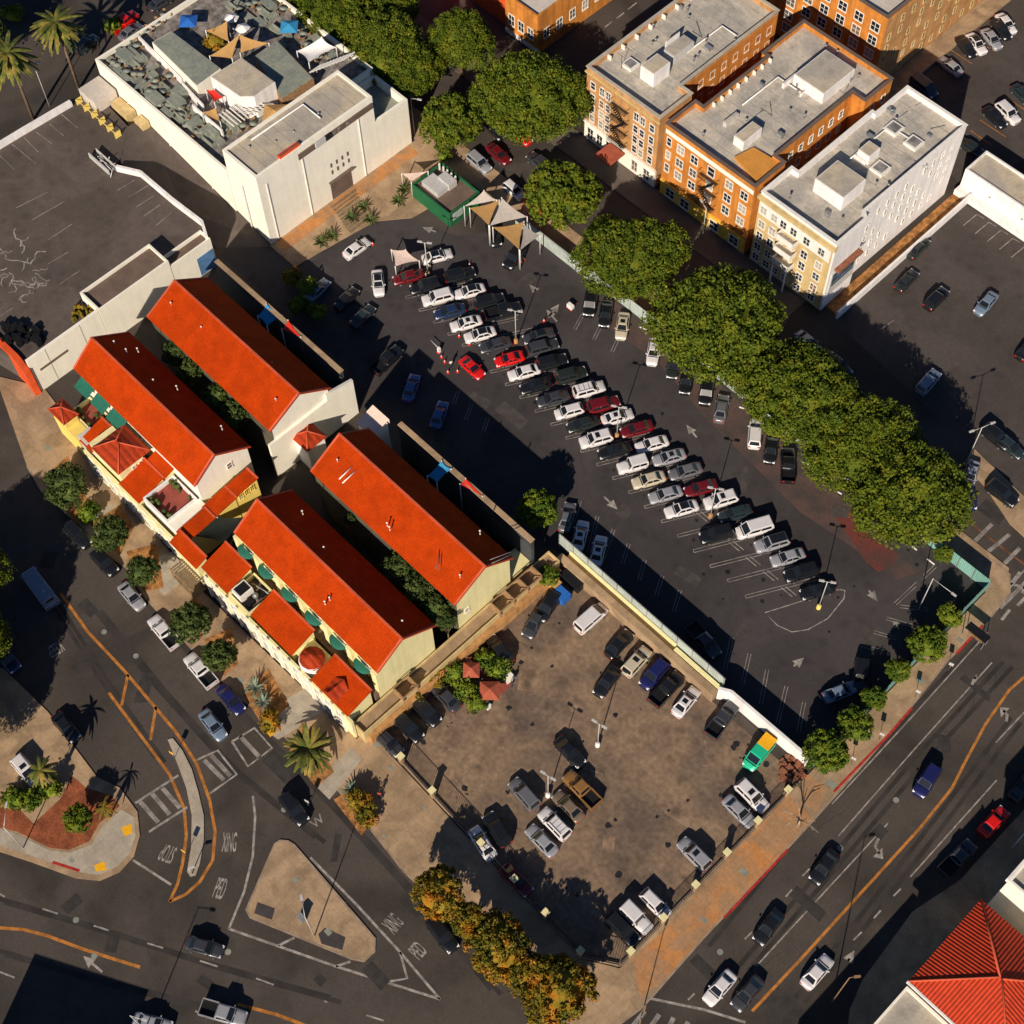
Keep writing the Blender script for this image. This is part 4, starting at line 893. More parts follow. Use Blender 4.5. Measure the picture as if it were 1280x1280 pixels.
for r_,pp in ((hA,[(143,428),(158,438),(172,437),(192,476),(221,484),(277,534)]),(hB,[(214,380),(252,410),(340,455),(345,500)]),(hC,[(484,655),(487,660),(575,720),(600,665),(422,576)]),(hD,[(406,753),(412,748),(378,640),(405,685),(503,777)])):
    for p in pp:
        b=MB(); x,y=W(*p,12.6); b.lathe(x,y,[(.09,12.0),(.09,12.9),(.14,12.9),(.14,13.0),(.02,13.05)],7); part('roof_vent',b,'white_trim',r_)
for x in (-104.98,): 
    window(hA,-105.5,46.0,9.0,'E',.7,1.1,'one')
window(hC,-68.8,54.6,6.2,'E',.6,.9,'one'); 
# half-dome and box awnings on the street sides
def dome_awn(root,x,y,z,L=2.3,d=1.15):
    b=MB(); n=10;m_=4; vs=[]
    for j in range(m_+1):
        t=j/m_*math.pi/2; rr_=math.cos(t)
        for i in range(n+1):
            a=math.pi*i/n; vs.append((x-L/2*math.cos(a)*rr_,y-d*math.sin(a)*rr_-.02,z+.45*math.sin(t)))
    fs=[(j*(n+1)+i,j*(n+1)+i+1,(j+1)*(n+1)+i+1,(j+1)*(n+1)+i) for j in range(m_) for i in range(n)]
    b.add(vs,fs,0,True); part('awning',b,'awning_green',root)
for x in (-94.3,-90.2,-85.6,-80.9,-76.2,-71.6): dome_awn(hD,x,39.6,8.2,2.8,1.05)
for x0,x1 in ((-131.2,-128.2),(-127.5,-124.6),(-124.0,-120.8)):
    b=MB(); b.add([(x0,40.6,8.9),(x1,40.6,8.9),(x1,39.1,8.1),(x0,39.1,8.1),(x0,39.1,7.8),(x1,39.1,7.8)],[(0,3,2,1),(3,4,5,2)]); part('awning',b,'awning_green',hA)
for x in (-96,-92,-87.9,-83.2,-78.5,-74,-69.3): pbox('pilaster',hD,x-.5,x+.5,39.35,40.0,0,9.6,'cream_yellow')
for x in (-94.3,-90.2,-85.6,-80.9,-76.2,-71.6): window(hD,x,40.0,7.4,'S',1.6,1.6,'dbl')
def mono(root,x0,x1,ya,yb,za,zb,z0,mt,name='roof',roof='roof_tile'):
    b=MB(); b.add([(x0,ya,z0),(x1,ya,z0),(x1,yb,z0),(x0,yb,z0),(x0,ya,za-.2),(x1,ya,za-.2),(x1,yb,zb-.2),(x0,yb,zb-.2)],[(0,1,5,4),(1,2,6,5),(2,3,7,6),(3,0,4,7)]); part('wall',b,mt,root)
    b=MB(); e=.3; s=(zb-za)/(yb-ya); A_,B_=ya-e,yb+.1; z1,z2=za-e*s,zb+.1*s
    b.add([(x0-e,A_,z1),(x1+e,A_,z1),(x1+e,B_,z2),(x0-e,B_,z2),(x0-e,A_,z1-.18),(x1+e,A_,z1-.18),(x1+e,B_,z2-.18),(x0-e,B_,z2-.18)],[(0,1,2,3),(7,6,5,4),(0,4,5,1),(1,5,6,2),(2,6,7,3),(3,7,4,0)])
    o=part(name,b,roof,root); r=MB(); r.box(x0-e,x1+e,B_-.15,B_+.1,z2-.1,z2+.12); part('ridge_tiles',r,'roof_ridge',o)
def pyramid(root,x0,x1,y0,y1,ze,zr,name='tower_roof',mt='roof_tile_y',ov=.3,ridge=0):
    cx,cy=(x0+x1)/2,(y0+y1)/2; x0-=ov;x1+=ov;y0-=ov;y1+=ov; b=MB()
    b.add([(x0,y0,ze),(x1,y0,ze),(x1,y1,ze),(x0,y1,ze),(cx-ridge,cy,zr),(cx+ridge,cy,zr)],[(0,1,5,4),(1,2,5),(2,3,4,5),(3,0,4),(3,2,1,0)]); o=part(name,b,mt,root)
    r=MB()
    for (x,y),tx in (((x0,y0),cx-ridge),((x1,y0),cx+ridge),((x1,y1),cx+ridge),((x0,y1),cx-ridge)): r.tube([(x,y,ze+.05),(tx,cy,zr+.06)],.1,5)
    part('hip_tiles',r,'roof_ridge',o)
def terrace(root,x0,x1,y0,y1,z,mt,rm,par=.9,t=.25,nm='terrace'):
    shell(root,rect(x0,x1,y0,y1),0,z,mt,rm,par,t)
# --- lower-right front range (D side)
fd=thing('street_range','two storey yellow street front range with three red tile roofs and a round turret','building',(-85,36,0))
mono(fd,-97.6,-92.8,34.6,38.6,6.0,7.2,0,'cream_yellow'); terrace(fd,-92.5,-88.3,34.4,38.8,5.6,'cream_yellow','brown_roof',.7)
mono(fd,-87.7,-80.2,34.8,38.5,6.0,7.2,0,'cream_yellow'); mono(fd,-75.4,-69.0,34.4,38.2,6.0,7.1,0,'cream_yellow')
pbox('wall_link',fd,-80.5,-75.6,35.4,38.2,0,5.0,'cream_yellow'); 
b=MB(); b.lathe(-77.8,35.9,[(1.55,0),(1.55,5.9)],20); part('turret',b,'white_wall',fd)
b=MB(); b.lathe(-77.8,36.1,[(1.75,5.8),(.05,7.0)],12,smooth=False); part('turret_roof',b,'roof_tile_y',fd)
mono(fd,-103.3,-98.3,33.9,35.5,6.3,6.9,0,'cream_yellow')
pbox('walkway',fd,-97.5,-68.9,38.75,39.9,0,4.2,'brown_roof')
pbox('front_wall',fd,-97.4,-68.0,34.0,34.35,0,5.2,'cream_yellow'); pbox('string_course',fd,-97.5,-67.9,33.85,33.99,2.9,3.15,'white_trim')
b=MB()
for k in range(14): b.box(-96.8+k*2.08,-96.4+k*2.08,33.7,34.0,0,5.4)
part('pilaster',b,'cream',fd)
for k in range(13): window(fd,-95.5+k*2.08,33.98,4.0,'S',1.0,1.3,'arch','cream'); 
for k in range(13): window(fd,-95.5+k*2.08,33.98,1.4,'S',1.2,1.9,'arch','cream')
# small steep gable on the last roof
b=MB(); b.add([(-73.4,34.2,6.1),(-71.0,34.2,6.1),(-72.2,34.2,7.3),(-72.2,36.8,7.3),(-73.4,36.4,6.7),(-71.0,36.4,6.7)],[(0,1,2),(0,2,3,4),(1,5,3,2)]); part('dormer',b,'roof_tile_y',fd)
# rooftop machines on the terrace
b=MB(); b.box(-92.2,-90.4,34.9,37.0,4.9,6.6); part('machine_screen',b,'white_trim',fd)
b=MB(); b.box(-92.0,-90.6,35.1,36.8,6.6,6.66); b.box(-90.1,-89.2,35.2,36.1,4.9,5.8); b.box(-90.1,-89.2,37.2,38.1,4.9,5.7); part('condenser',b,'black_metal',fd)
b=MB(); b.lathe(-89.6,36.7,[(.35,4.9),(.35,6.0),(.45,6.0),(.1,6.3)],10); b.tube([(-91.5,37.6,5.6),(-88.6,38.2,5.6)],.12,6); part('exhaust_fan',b,'grey_metal',fd)
# --- SE terrace ends of C and D
te=thing('end_terrace','yellow end terrace with brown balustrades between the halls and the lower parking lot','terrace',(-67,52,0))
shell(te,rect(-68.6,-66.5,34.5,69.2),0,3.2,'stucco_tan','sidewalk',.5,.2)
b=MB(); b.box(-66.45,-65.8,35,68.8,0,2.0); part('lower_bench',b,'brick_tan',te)
b=MB()
for y in (41,43.4,58,60.5,63,65.5): b.box(-68.2,-66.2,y,y+.15,2.7,4.3)
for x in (-68.2,-66.3): b.box(x,x+.15,41,43.6,4.2,4.35); b.box(x,x+.15,58,65.6,4.2,4.35)
part('pergola',b,'wood',te)
# --- NE court behind C with wall
wc=thing('garden_wall','cream garden wall with tan coping along the shaded edge of the upper parking lot','wall',(-100,69,0))
b=MB(); b.box(-134,-106.5,66.4,66.9,0,8.5); b.box(-94.6,-69.0,66.4,66.9,0,8.5); part('wall',b,'court_wall_shade',wc)
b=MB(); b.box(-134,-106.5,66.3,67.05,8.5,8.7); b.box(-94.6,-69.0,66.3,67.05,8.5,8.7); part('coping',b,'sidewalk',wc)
g2=thing('court_building','cream end wall with sloping top beside the gap between the two upper halls','building',(-105,65,0))
b=MB(); b.add([(-105.0,62.3,0),(-104.6,62.3,0),(-104.6,67.0,0),(-105.0,67.0,0),(-105.0,62.3,9.4),(-104.6,62.3,9.4),(-104.6,67.0,8.2),(-105.0,67.0,8.2)],[(0,1,5,4),(1,2,6,5),(2,3,7,6),(3,0,4,7),(4,5,6,7)]); b.box(-105.0,-104.6,52,62.3,0,8); part('wall',b,'cream',g2)
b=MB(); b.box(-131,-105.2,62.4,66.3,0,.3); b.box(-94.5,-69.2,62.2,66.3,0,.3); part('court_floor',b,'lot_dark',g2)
b=MB(); b.box(-72,-69.3,62.2,66.3,0,3.3); part('end_room',b,'cream_yellow',g2)
# small pyramid-roofed pavilions between halls
pv=thing('pavilion','small white pavilion with ribbed red pyramid roof between the two middle halls','pavilion',(-103.6,57.4,0))
b=MB(); b.box(-105.0,-101.9,56.0,59.0,0,5.6); part('wall',b,'white_wall',pv); pyramid(pv,-105.0,-101.9,56.0,59.0,5.6,6.9)
pk=thing('pavilion','square roof tower with pale sloping inner cover at the end of the garden wall','pavilion',(-96,67,0))
b=MB(); b.box(-98.3,-95.4,62.5,65.3,0,9.2); part('wall',b,'cream',pk)
b=MB(); b.add([(-98.5,62.3,9.2),(-95.2,62.3,9.2),(-95.2,65.5,10.2),(-98.5,65.5,10.2),(-98.5,65.5,9.2),(-95.2,65.5,9.2)],[(0,1,2,3),(3,2,5,4)]); part('roof_cover',b,'cloth_pink',pk)
for nm,lb,pts,mt in (('shade_sail','pale blue shade sail beside the uppermost hall, above the dark court',[(322,395,8.3),(333,380,8.9),(353,395,8.6),(334,408,8.0)],'cloth_cyan'),
    ('shade_sail','bright red triangular shade sail by the garden wall of the uppermost hall',[(352,411,8.7),(360,400,8.9),(376,421,8.8)],'cloth_red'),
    ('shade_sail','white and blue shade sail in the court right of the roof with pipes',[(534,595,8.3),(552,576,8.9),(564,586,8.9),(546,604,8.1)],'cloth_cyan'),
    ('shade_sail','red triangular shade sail in the court, right of the blue one',[(575,605,8.7),(582,598,8.9),(603,620,8.8)],'cloth_red')):
    tri_sail(nm,lb,pts,mt,.2)
# --- A side front range
fa=thing('street_range','yellow and white street front range with pyramid tower roof and red floored roof terrace','building',(-115,37,0))
pbox('tower',fa,-122.2,-115.6,35.0,38.9,0,8.2,'cream_yellow'); pyramid(fa,-121.0,-115.6,35.0,39.9,8.2,10.2,ridge=.3)
window(fa,-115.58,37.2,6.8,'E',.45,.9,'one'); window(fa,-115.58,38.3,6.8,'E',.45,.9,'one')
mono(fa,-124.6,-122.4,35.0,38.8,6.2,7.4,0,'white_wall')
mono(fa,-115.4,-111.6,34.7,38.9,6.0,7.2,0,'cream_yellow'); mono(fa,-114.8,-111.4,39.2,40.9,7.3,7.9,0,'cream_yellow')
terrace(fa,-111.2,-106.0,35.2,40.3,6.6,'white_wall','terra_floor',.8)
pbox('wall_block',fa,-106.0,-104.0,35.2,40.6,0,6.2,'cream'); terrace(fa,-130.8,-124.8,37.0,40.4,4.6,'cream_yellow','terra_floor',.8)
pbox('flat_roof_block',fa,-125.6,-123.4,34.9,37.0,0,6.3,'pale_roof')
pbox('front_wall',fa,-124,-99.2,34.3,34.7,0,5.0,'cream_yellow')
for k in range(12): window(fa,-122.5+k*1.95,34.28,3.7,'S',.9,1.2,'arch','cream')
for k in range(12): window(fa,-122.5+k*1.95,34.28,1.3,'S',1.1,1.7,'arch','cream')
mono(fa,-103.7,-102.0,35.4,40.0,6.6,7.0,0,'cream_yellow','stepped_roof'); mono(fa,-103.9,-102.2,43.9,47.6,7.6,7.9,0,'yellow_wall','stepped_roof')
mono(fa,-104.0,-102.1,40.1,43.8,7.0,7.5,0,'yellow_wall','stepped_roof')
for k in range(3): window(fa,-102.18,44.7+k*.95,6.3,'E',.5,1.0,'arch','yellow_wall')
window(fa,-103.98,38.8,4.8,'E',.6,1.2,'dbl','cream')
b=MB(); rr=random.Random(8)
for (x0,x1,y0,y1,z) in ((-110.8,-106.4,35.6,40.0,5.8),(-130.4,-125.2,37.4,40.0,3.8)):
    for k in range(16): x,y=rr.uniform(x0,x1),rr.choice((rr.uniform(y0,y0+.8),rr.uniform(y1-.8,y1))); s=rr.uniform(.2,.45); b.lathe(x,y,[(s*.6,z),(s,z+.5),(s*.5,z+.9)],7)
part('planters',b,'leaf_dark',fa)
ft=thing('corner_turret','small yellow turret house with red hipped roof at the left end of the street front','turret',(-130,36,0))
b=MB(); b.box(-131.8,-128.6,34.9,36.9,0,6.2); part('wall',b,'yellow_wall',ft); pyramid(ft,-131.8,-128.6,34.9,36.9,6.2,7.4)
b=MB(); b.prism([(-131.8,34.85),(-126.0,34.85),(-126.0,36.9),(-128.4,36.9)],0,4.6); part('lower_wall',b,'yellow_wall',ft)
# dark shade canopy between the ranges
tri_sail('shade_canopy','dark green cloth canopy stretched over the passage between the two street fronts',[(-103.2,35.4,6.3),(-97.9,38.8,6.4),(-98.6,44.0,6.6),(-101.9,40.4,6.4)],'dark_screen',.5,px=False,cat='canopy')
sl=thing('slatted_pergola','brown slatted pergola on the pavement in front of the passage','pergola',(-100.3,33,0))
b=MB()
for k in range(11): b.box(-102.2+k*.4,-102.0+k*.4,31.8,34.8,2.85,2.97)
part('slats',b,'wood_grey',sl); pbox('beam',sl,-102.4,-97.8,31.7,31.85,2.7,2.85,'wood'); pbox('beam',sl,-102.4,-97.8,34.7,34.82,2.7,2.85,'wood')
for x in (-102.3,-97.95):
    for y in (31.75,34.7): pbox('post',sl,x,x+.12,y,y+.12,.13,2.7,'wood')
pbox('deck',sl,-102.3,-97.9,31.8,34.7,.135,.2,'wood_grey')
# --- dividing wall between the two lots
dv=thing('dividing_wall','beige wall topped by a pale screen fence between the upper and lower parking lots','wall',(-48,70.5,0))
b=MB(); b.box(-67.5,-39.6,69.6,70.6,0,2.2); b.box(-66.8,-47.6,70.6,71.3,0,1.7); part('wall',b,'sidewalk',dv)
b=MB(); b.box(-47.4,-39.6,70.75,71.3,0,2.3); b.box(-66.8,-47.6,71.31,71.5,0,2.6); part('green_strip',b,'cream_yellow',dv)
b=MB(); b.box(-69.0,-39.6,71.6,71.66,1.2,4.4); part('screen_panels',b,'fence_pale',dv)
b=MB()
for k in range(12): b.box(-69.0+k*2.66,-68.9+k*2.66,71.5,71.62,0,4.5)
b.box(-69.0,-39.6,71.5,71.6,4.4,4.5); part('fence_frame',b,'grey_metal',dv)
b=MB(); b.wallstrip([(-39.6,70.6),(-38.2,71.4),(-25.6,71.6)],.4,0,3.0); part('white_wall_end',b,'white_wall',dv)
# --- perimeter fence upper lot, NE
fn=thing('perimeter_fence','pale green slatted fence between the upper parking lot and the row of big trees','fence',(-60,107.2,0))
b=MB(); b.box(-97.2,-42,107.2,107.27,.15,2.7); part('panels',b,'fence_pale',fn); b=MB(); b.box(-42,-24.7,107.2,107.27,.15,2.7); part('teal_panels',b,'fence_teal',fn)
for k in range(30): pbox('post',fn,-97.2+k*2.5,-97.12+k*2.5,107.1,107.2,0,2.75,'grey_metal')
fs_=thing('perimeter_fence','dark fence behind the hedge trees along the right end of the upper parking lot','fence',(-24.8,90,0))
b=MB(); b.box(-24.85,-24.78,72,107.1,.15,2.2); part('panels',b,'fence_teal',fs_)
for k in range(15): pbox('post',fs_,-24.92,-24.84,72+k*2.5,72.08+k*2.5,0,2.25,'grey_metal')
fw=thing('perimeter_fence','pale concrete fence between the shade sails and street','fence',(-103,107,0))
b=MB(); b.box(-113.5,-97.3,106.9,107.15,0,2.3); part('panels',b,'fence_pale',fw)
# --- lower lot railing with pillars
def railing(name,label,pts,pillars,h=2.0):
    c=pts[len(pts)//2]; root=thing(name,label,'fence',(c[0],c[1],0)); b=MB()
    for a,c_ in zip(pts[:-1],pts[1:]):
        L_=math.hypot(c_[0]-a[0],c_[1]-a[1]); n=int(L_/.28)
        for z in (.35,h-.1): b.tube([(a[0],a[1],z),(c_[0],c_[1],z)],.04,4)
        for k in range(n+1):
            t=k/n; x,y=a[0]+(c_[0]-a[0])*t,a[1]+(c_[1]-a[1])*t; b.box(x-.02,x+.02,y-.02,y+.02,.1,h)
    part('rails',b,'black_metal',root)
    b=MB(); b.wallstrip(pts,.3,0,.35); part('plinth',b,'kerb',root)
    for p in pillars:
        x,y=p; b=MB(); b.box(x-.3,x+.3,y-.3,y+.3,0,h+.1); o=part('pillar',b,'sidewalk',root); b=MB(); b.box(x-.4,x+.4,y-.4,y+.4,h+.1,h+.3); part('cap',b,'cream_yellow',o)
railing('iron_railing','black iron railing with beige pillars on the street side of the lower parking lot',[(-67.5,36.3),(-28.7,34.8),(-25,37.2)],[(-61.5,36.05),(-55.5,35.8),(-46.5,35.5),(-40.5,35.3),(-35,35.1),(-29,34.85)])
railing('iron_railing','black iron railing with cream capped pillars along the orange pavement of the lower parking lot',[(-24.8,37.4),(-24.8,69.5)],[(-24.8,39+k*5.6) for k in range(6)])
# --- planter boxes of lower lot
pb_=thing('planter_court','hedged seating court with two red umbrellas at the edge of the lower parking lot','planter',(-60,55,0))
gx=W(600,850); b=MB()
b.prism(WP([(573,822),(585,812),(640,855),(628,868)]),0,.12); part('paving',b,'terra_floor',pb_)
for pts in ([(556,834),(566,828),(605,878),(594,886)],[(597,818),(607,812),(645,848),(634,856)]):
    b=MB(); b.prism(WP(pts),0,.5); part('box',b,'cream',pb_)
# --- green kiosk by the gate
gx0,gy0=W(562,268,3.1)
gk=thing('gate_office','low green walled office with dark flat roof and roof machine by the lot entrance','office',(-127,103,0))
kA=W(516,229,3.1); kB=W(600,240,3.1)
KP=[kA,(gx0,gy0),kB,W(553,200,3.6)]
x0_,x1_=kA[0],gx0; y0_,y1_=gy0,kB[1]
shell(gk,rect(x0_,x1_,y0_,y1_),0,3.1,'green_paint','brown_roof',.5,.2)
b=MB(); b.box(x0_+1.0,x0_+4.6,y0_+1.2,y0_+3.6,2.6,3.6); b.box(x0_+2.2,x0_+4.8,y0_+3.4,y0_+5,2.6,3.8); part('roof_machine',b,'pale_metal',gk)
for k in range(5): pbox('exhaust',gk,x0_+.5+k*.9,x0_+.7+k*.9,y0_+5.2,y0_+5.4,2.6,4.0,'white_trim')
pbox('notice_board',gk,x1_+.0,x1_+.06,y0_+.6,y0_+2.6,1.2,2.6,'fence_pale')
# --- tile-roofed building bottom right
br=thing('tile_roofed_building','building with bright red ribbed hip roof in the bottom right corner','building',(7,60,0))
defm('roof_rib_x',(.60,.05,.012),.8,var=.15,scale=1.2,wave=(0,.42,.55),bump=.5); defm('roof_rib_y',(.60,.05,.012),.8,var=.15,scale=1.2,wave=(1,.42,.55),bump=.5)
pbox('wall',br,.6,14,57.4,69.9,0,8.3,'cream')
b=MB(); b.add([(0,57.2,8.5),(13.6,57.2,8.5),(13.6,70.3,8.5),(0,70.3,8.5),(6.7,63.7,11.4),(7.0,63.7,11.4)],[(0,1,5,4)],0); 
b.add([(0,57.2,8.5),(13.6,57.2,8.5),(13.6,70.3,8.5),(0,70.3,8.5),(6.7,63.7,11.4),(7.0,63.7,11.4)],[(1,2,5),(3,0,4)],1); b.add([(0,57.2,8.5),(13.6,57.2,8.5),(13.6,70.3,8.5),(0,70.3,8.5),(6.7,63.7,11.4),(7.0,63.7,11.4)],[(2,3,4,5)],0)
part('roof',b,['roof_rib_x','roof_rib_y'],br)
b=MB()
for p,q in (((0,57.2),6.7),((0,70.3),6.7),((13.6,70.3),7.0),((13.6,57.2),7.0)): b.tube([(p[0],p[1],8.55),(q,63.7,11.48)],.13,5)
part('hip_tiles',b,'roof_ridge',br)
pbox('gutter',br,-.1,13.7,56.95,57.18,8.2,8.55,'white_wall')
b9=bldg('flat_roofed_wing','flat tan roofed wing in front of the ribbed red roof at the bottom edge','building',rect(.2,14,36,56.9),0,7.8,'cream','gravel_roof',.4,.3)
b10=bldg('commercial_building','tan flat roofed building with roof fans on the right edge above the red hip roof','commercial building',rect(.9,22,73.4,100),0,10.6,'cream','gravel_roof',.5,.3)
vents(b10,14,1.6,8,75,86,10.1,9)
pbox('parapet_cap',b10,.6,.88,73.4,99,9.8,10.7,'white_wall')
# buildings just below the frame
bo=bldg('office_building','tall building just below the bottom left frame edge, casting its shadow over the road','building',[(-67.2,-24.5),(-54.3,-17.4),(-46,-33),(-59,-40)],0,9,'cream','gravel_roof')
# canopy tent by the valet row
tri_sail('canopy_tent','square pale pink canopy tent over the first cars of the valet row',[(489,312,2.7),(507,312,2.7),(524,326,2.7),(494,333,2.7)],'cloth_pink',.1,cat='canopy')
# shade sails at the gate: poles stand on marked points
gp='shade sails at the car park gate'
P5=4.6
tri_sail('shade_sail','uppermost grey shade sail at the gate, touching the green office',[(580,258,P5),(605,238,P5+1.2),(621,250,P5)],'cloth_grey',.25,gp)
tri_sail('shade_sail','upper orange shade sail at the gate between two grey ones',[(587,260,P5-.1),(624,250,P5-.2),(611,282,P5)],'cloth_orange',.25,gp)
tri_sail('shade_sail','large middle grey shade sail at the gate, with a high rear corner',[(612,282,P5+.1),(627,247,P5+1.4),(659,271,P5)],'cloth_grey',.25,gp)
tri_sail('shade_sail','lower orange shade sail at the gate above the parked dark cars',[(616,284,P5-.2),(655,277,P5-.3),(649,312,P5)],'cloth_orange',.25,gp)
tri_sail('shade_sail','lower right grey shade sail at the gate near the pale fence',[(655,280,P5-.4),(675,294,P5-.1),(650,313,P5-.1)],'cloth_grey',.25,gp)
tri_sail('shade_sail','pink cloth sail left of the green office roof',[(502,217,3.4),(535,214,3.6),(514,227,3.4)],'cloth_pink',.1)
# ================================================================ VEHICLES
def loft(b,st,zb,mi=0):
    # st: list of (x, halfwidth, ztop)
    rings=[]
    for x,w_,z in st:
        rings.append([(x,-w_*.9,zb),(x,-w_,zb+.22),(x,-w_*1.0,(zb+z)/2+.05),(x,-w_*.97,z-.12),(x,-w_*.86,z-.02),(x,-w_*.45,z+.015),(x,0,z+.02)])
    vs=[];n=13
    for r in rings: vs+= r+[(p[0],-p[1],p[2]) for p in r[-2::-1]]
    fs=[(i*n+k,(i+1)*n+k,(i+1)*n+k+1,i*n+k+1) for i in range(len(st)-1) for k in range(n-1)]
    fs+=[tuple(range(n)),tuple((len(st)-1)*n+k for k in range(n-1,-1,-1))]
    b.add(vs,fs,mi,True)
def lerp(a,c,t): return tuple(a[i]+(c[i]-a[i])*t for i in range(3))
def quad_on(b,A_,B_,C_,D_,s0,s1,t0,t1,out=.015,mi=0):
    # bilinear patch of A(bottom left) B(bottom right) C(top right) D(top left)
    def pt(s,t): return Vector(lerp(lerp(A_,B_,s),lerp(D_,C_,s),t))
    nrm=(Vector(B_)-Vector(A_)).cross(Vector(D_)-Vector(A_)).normalized()*out
    b.add([pt(s0,t0)+nrm,pt(s1,t0)+nrm,pt(s1,t1)+nrm,pt(s0,t1)+nrm],[(0,1,2,3)],mi)
KINDS={
 #      L    W    H   belt hood  trunk  xr0  xr1  xf1  xf0 (cabin base rear, roof rear, roof front, base front)
 'sedan':(4.75,1.82,1.45,.95,.92,.98,-1.75,-1.05,.35,1.05),
 'coupe':(4.4,1.88,1.24,.86,.82,.90,-1.65,-.75,.15,.95),
 'hatch':(4.2,1.76,1.52,.98,.96,1.0,-2.0,-1.6,.45,1.15),
 'suv':(4.75,1.93,1.74,1.08,1.08,1.1,-2.3,-1.95,.45,1.1),
 'van':(5.1,1.98,1.95,1.12,1.05,1.1,-2.5,-2.35,.95,1.75),
 'pickup':(5.6,1.98,1.85,1.15,1.15,1.15,-.75,-.55,.75,1.35),
 'jeep':(4.3,1.85,1.85,1.1,1.12,1.1,-2.1,-2.05,.35,.6),
 'box':(6.6,2.2,2.7,1.3,1.2,1.2,-3.2,-3.18,2.3,2.9)}
def wheel_mesh():
    b=MB(); n=14; vs=[]
    for y in (-.11,.11):
        for k in range(n): a=2*math.pi*k/n; vs.append((.33*math.cos(a),y,.33*math.sin(a)))
    b.add(vs,[(k,(k+1)%n,(k+1)%n+n,k+n) for k in range(n)]+[tuple(range(n)),tuple(range(2*n-1,n-1,-1))]); t=b.mesh('wheel','tyre')
    b=MB(); vs=[]
    for y in (-.12,.12):
        for k in range(n): a=2*math.pi*k/n; vs.append((.2*math.cos(a),y,.2*math.sin(a)))
    b.add(vs,[tuple(range(n)),tuple(range(2*n-1,n-1,-1))]); return t,b.mesh('rim','rim')
WHL=wheel_mesh()
PROTO={}
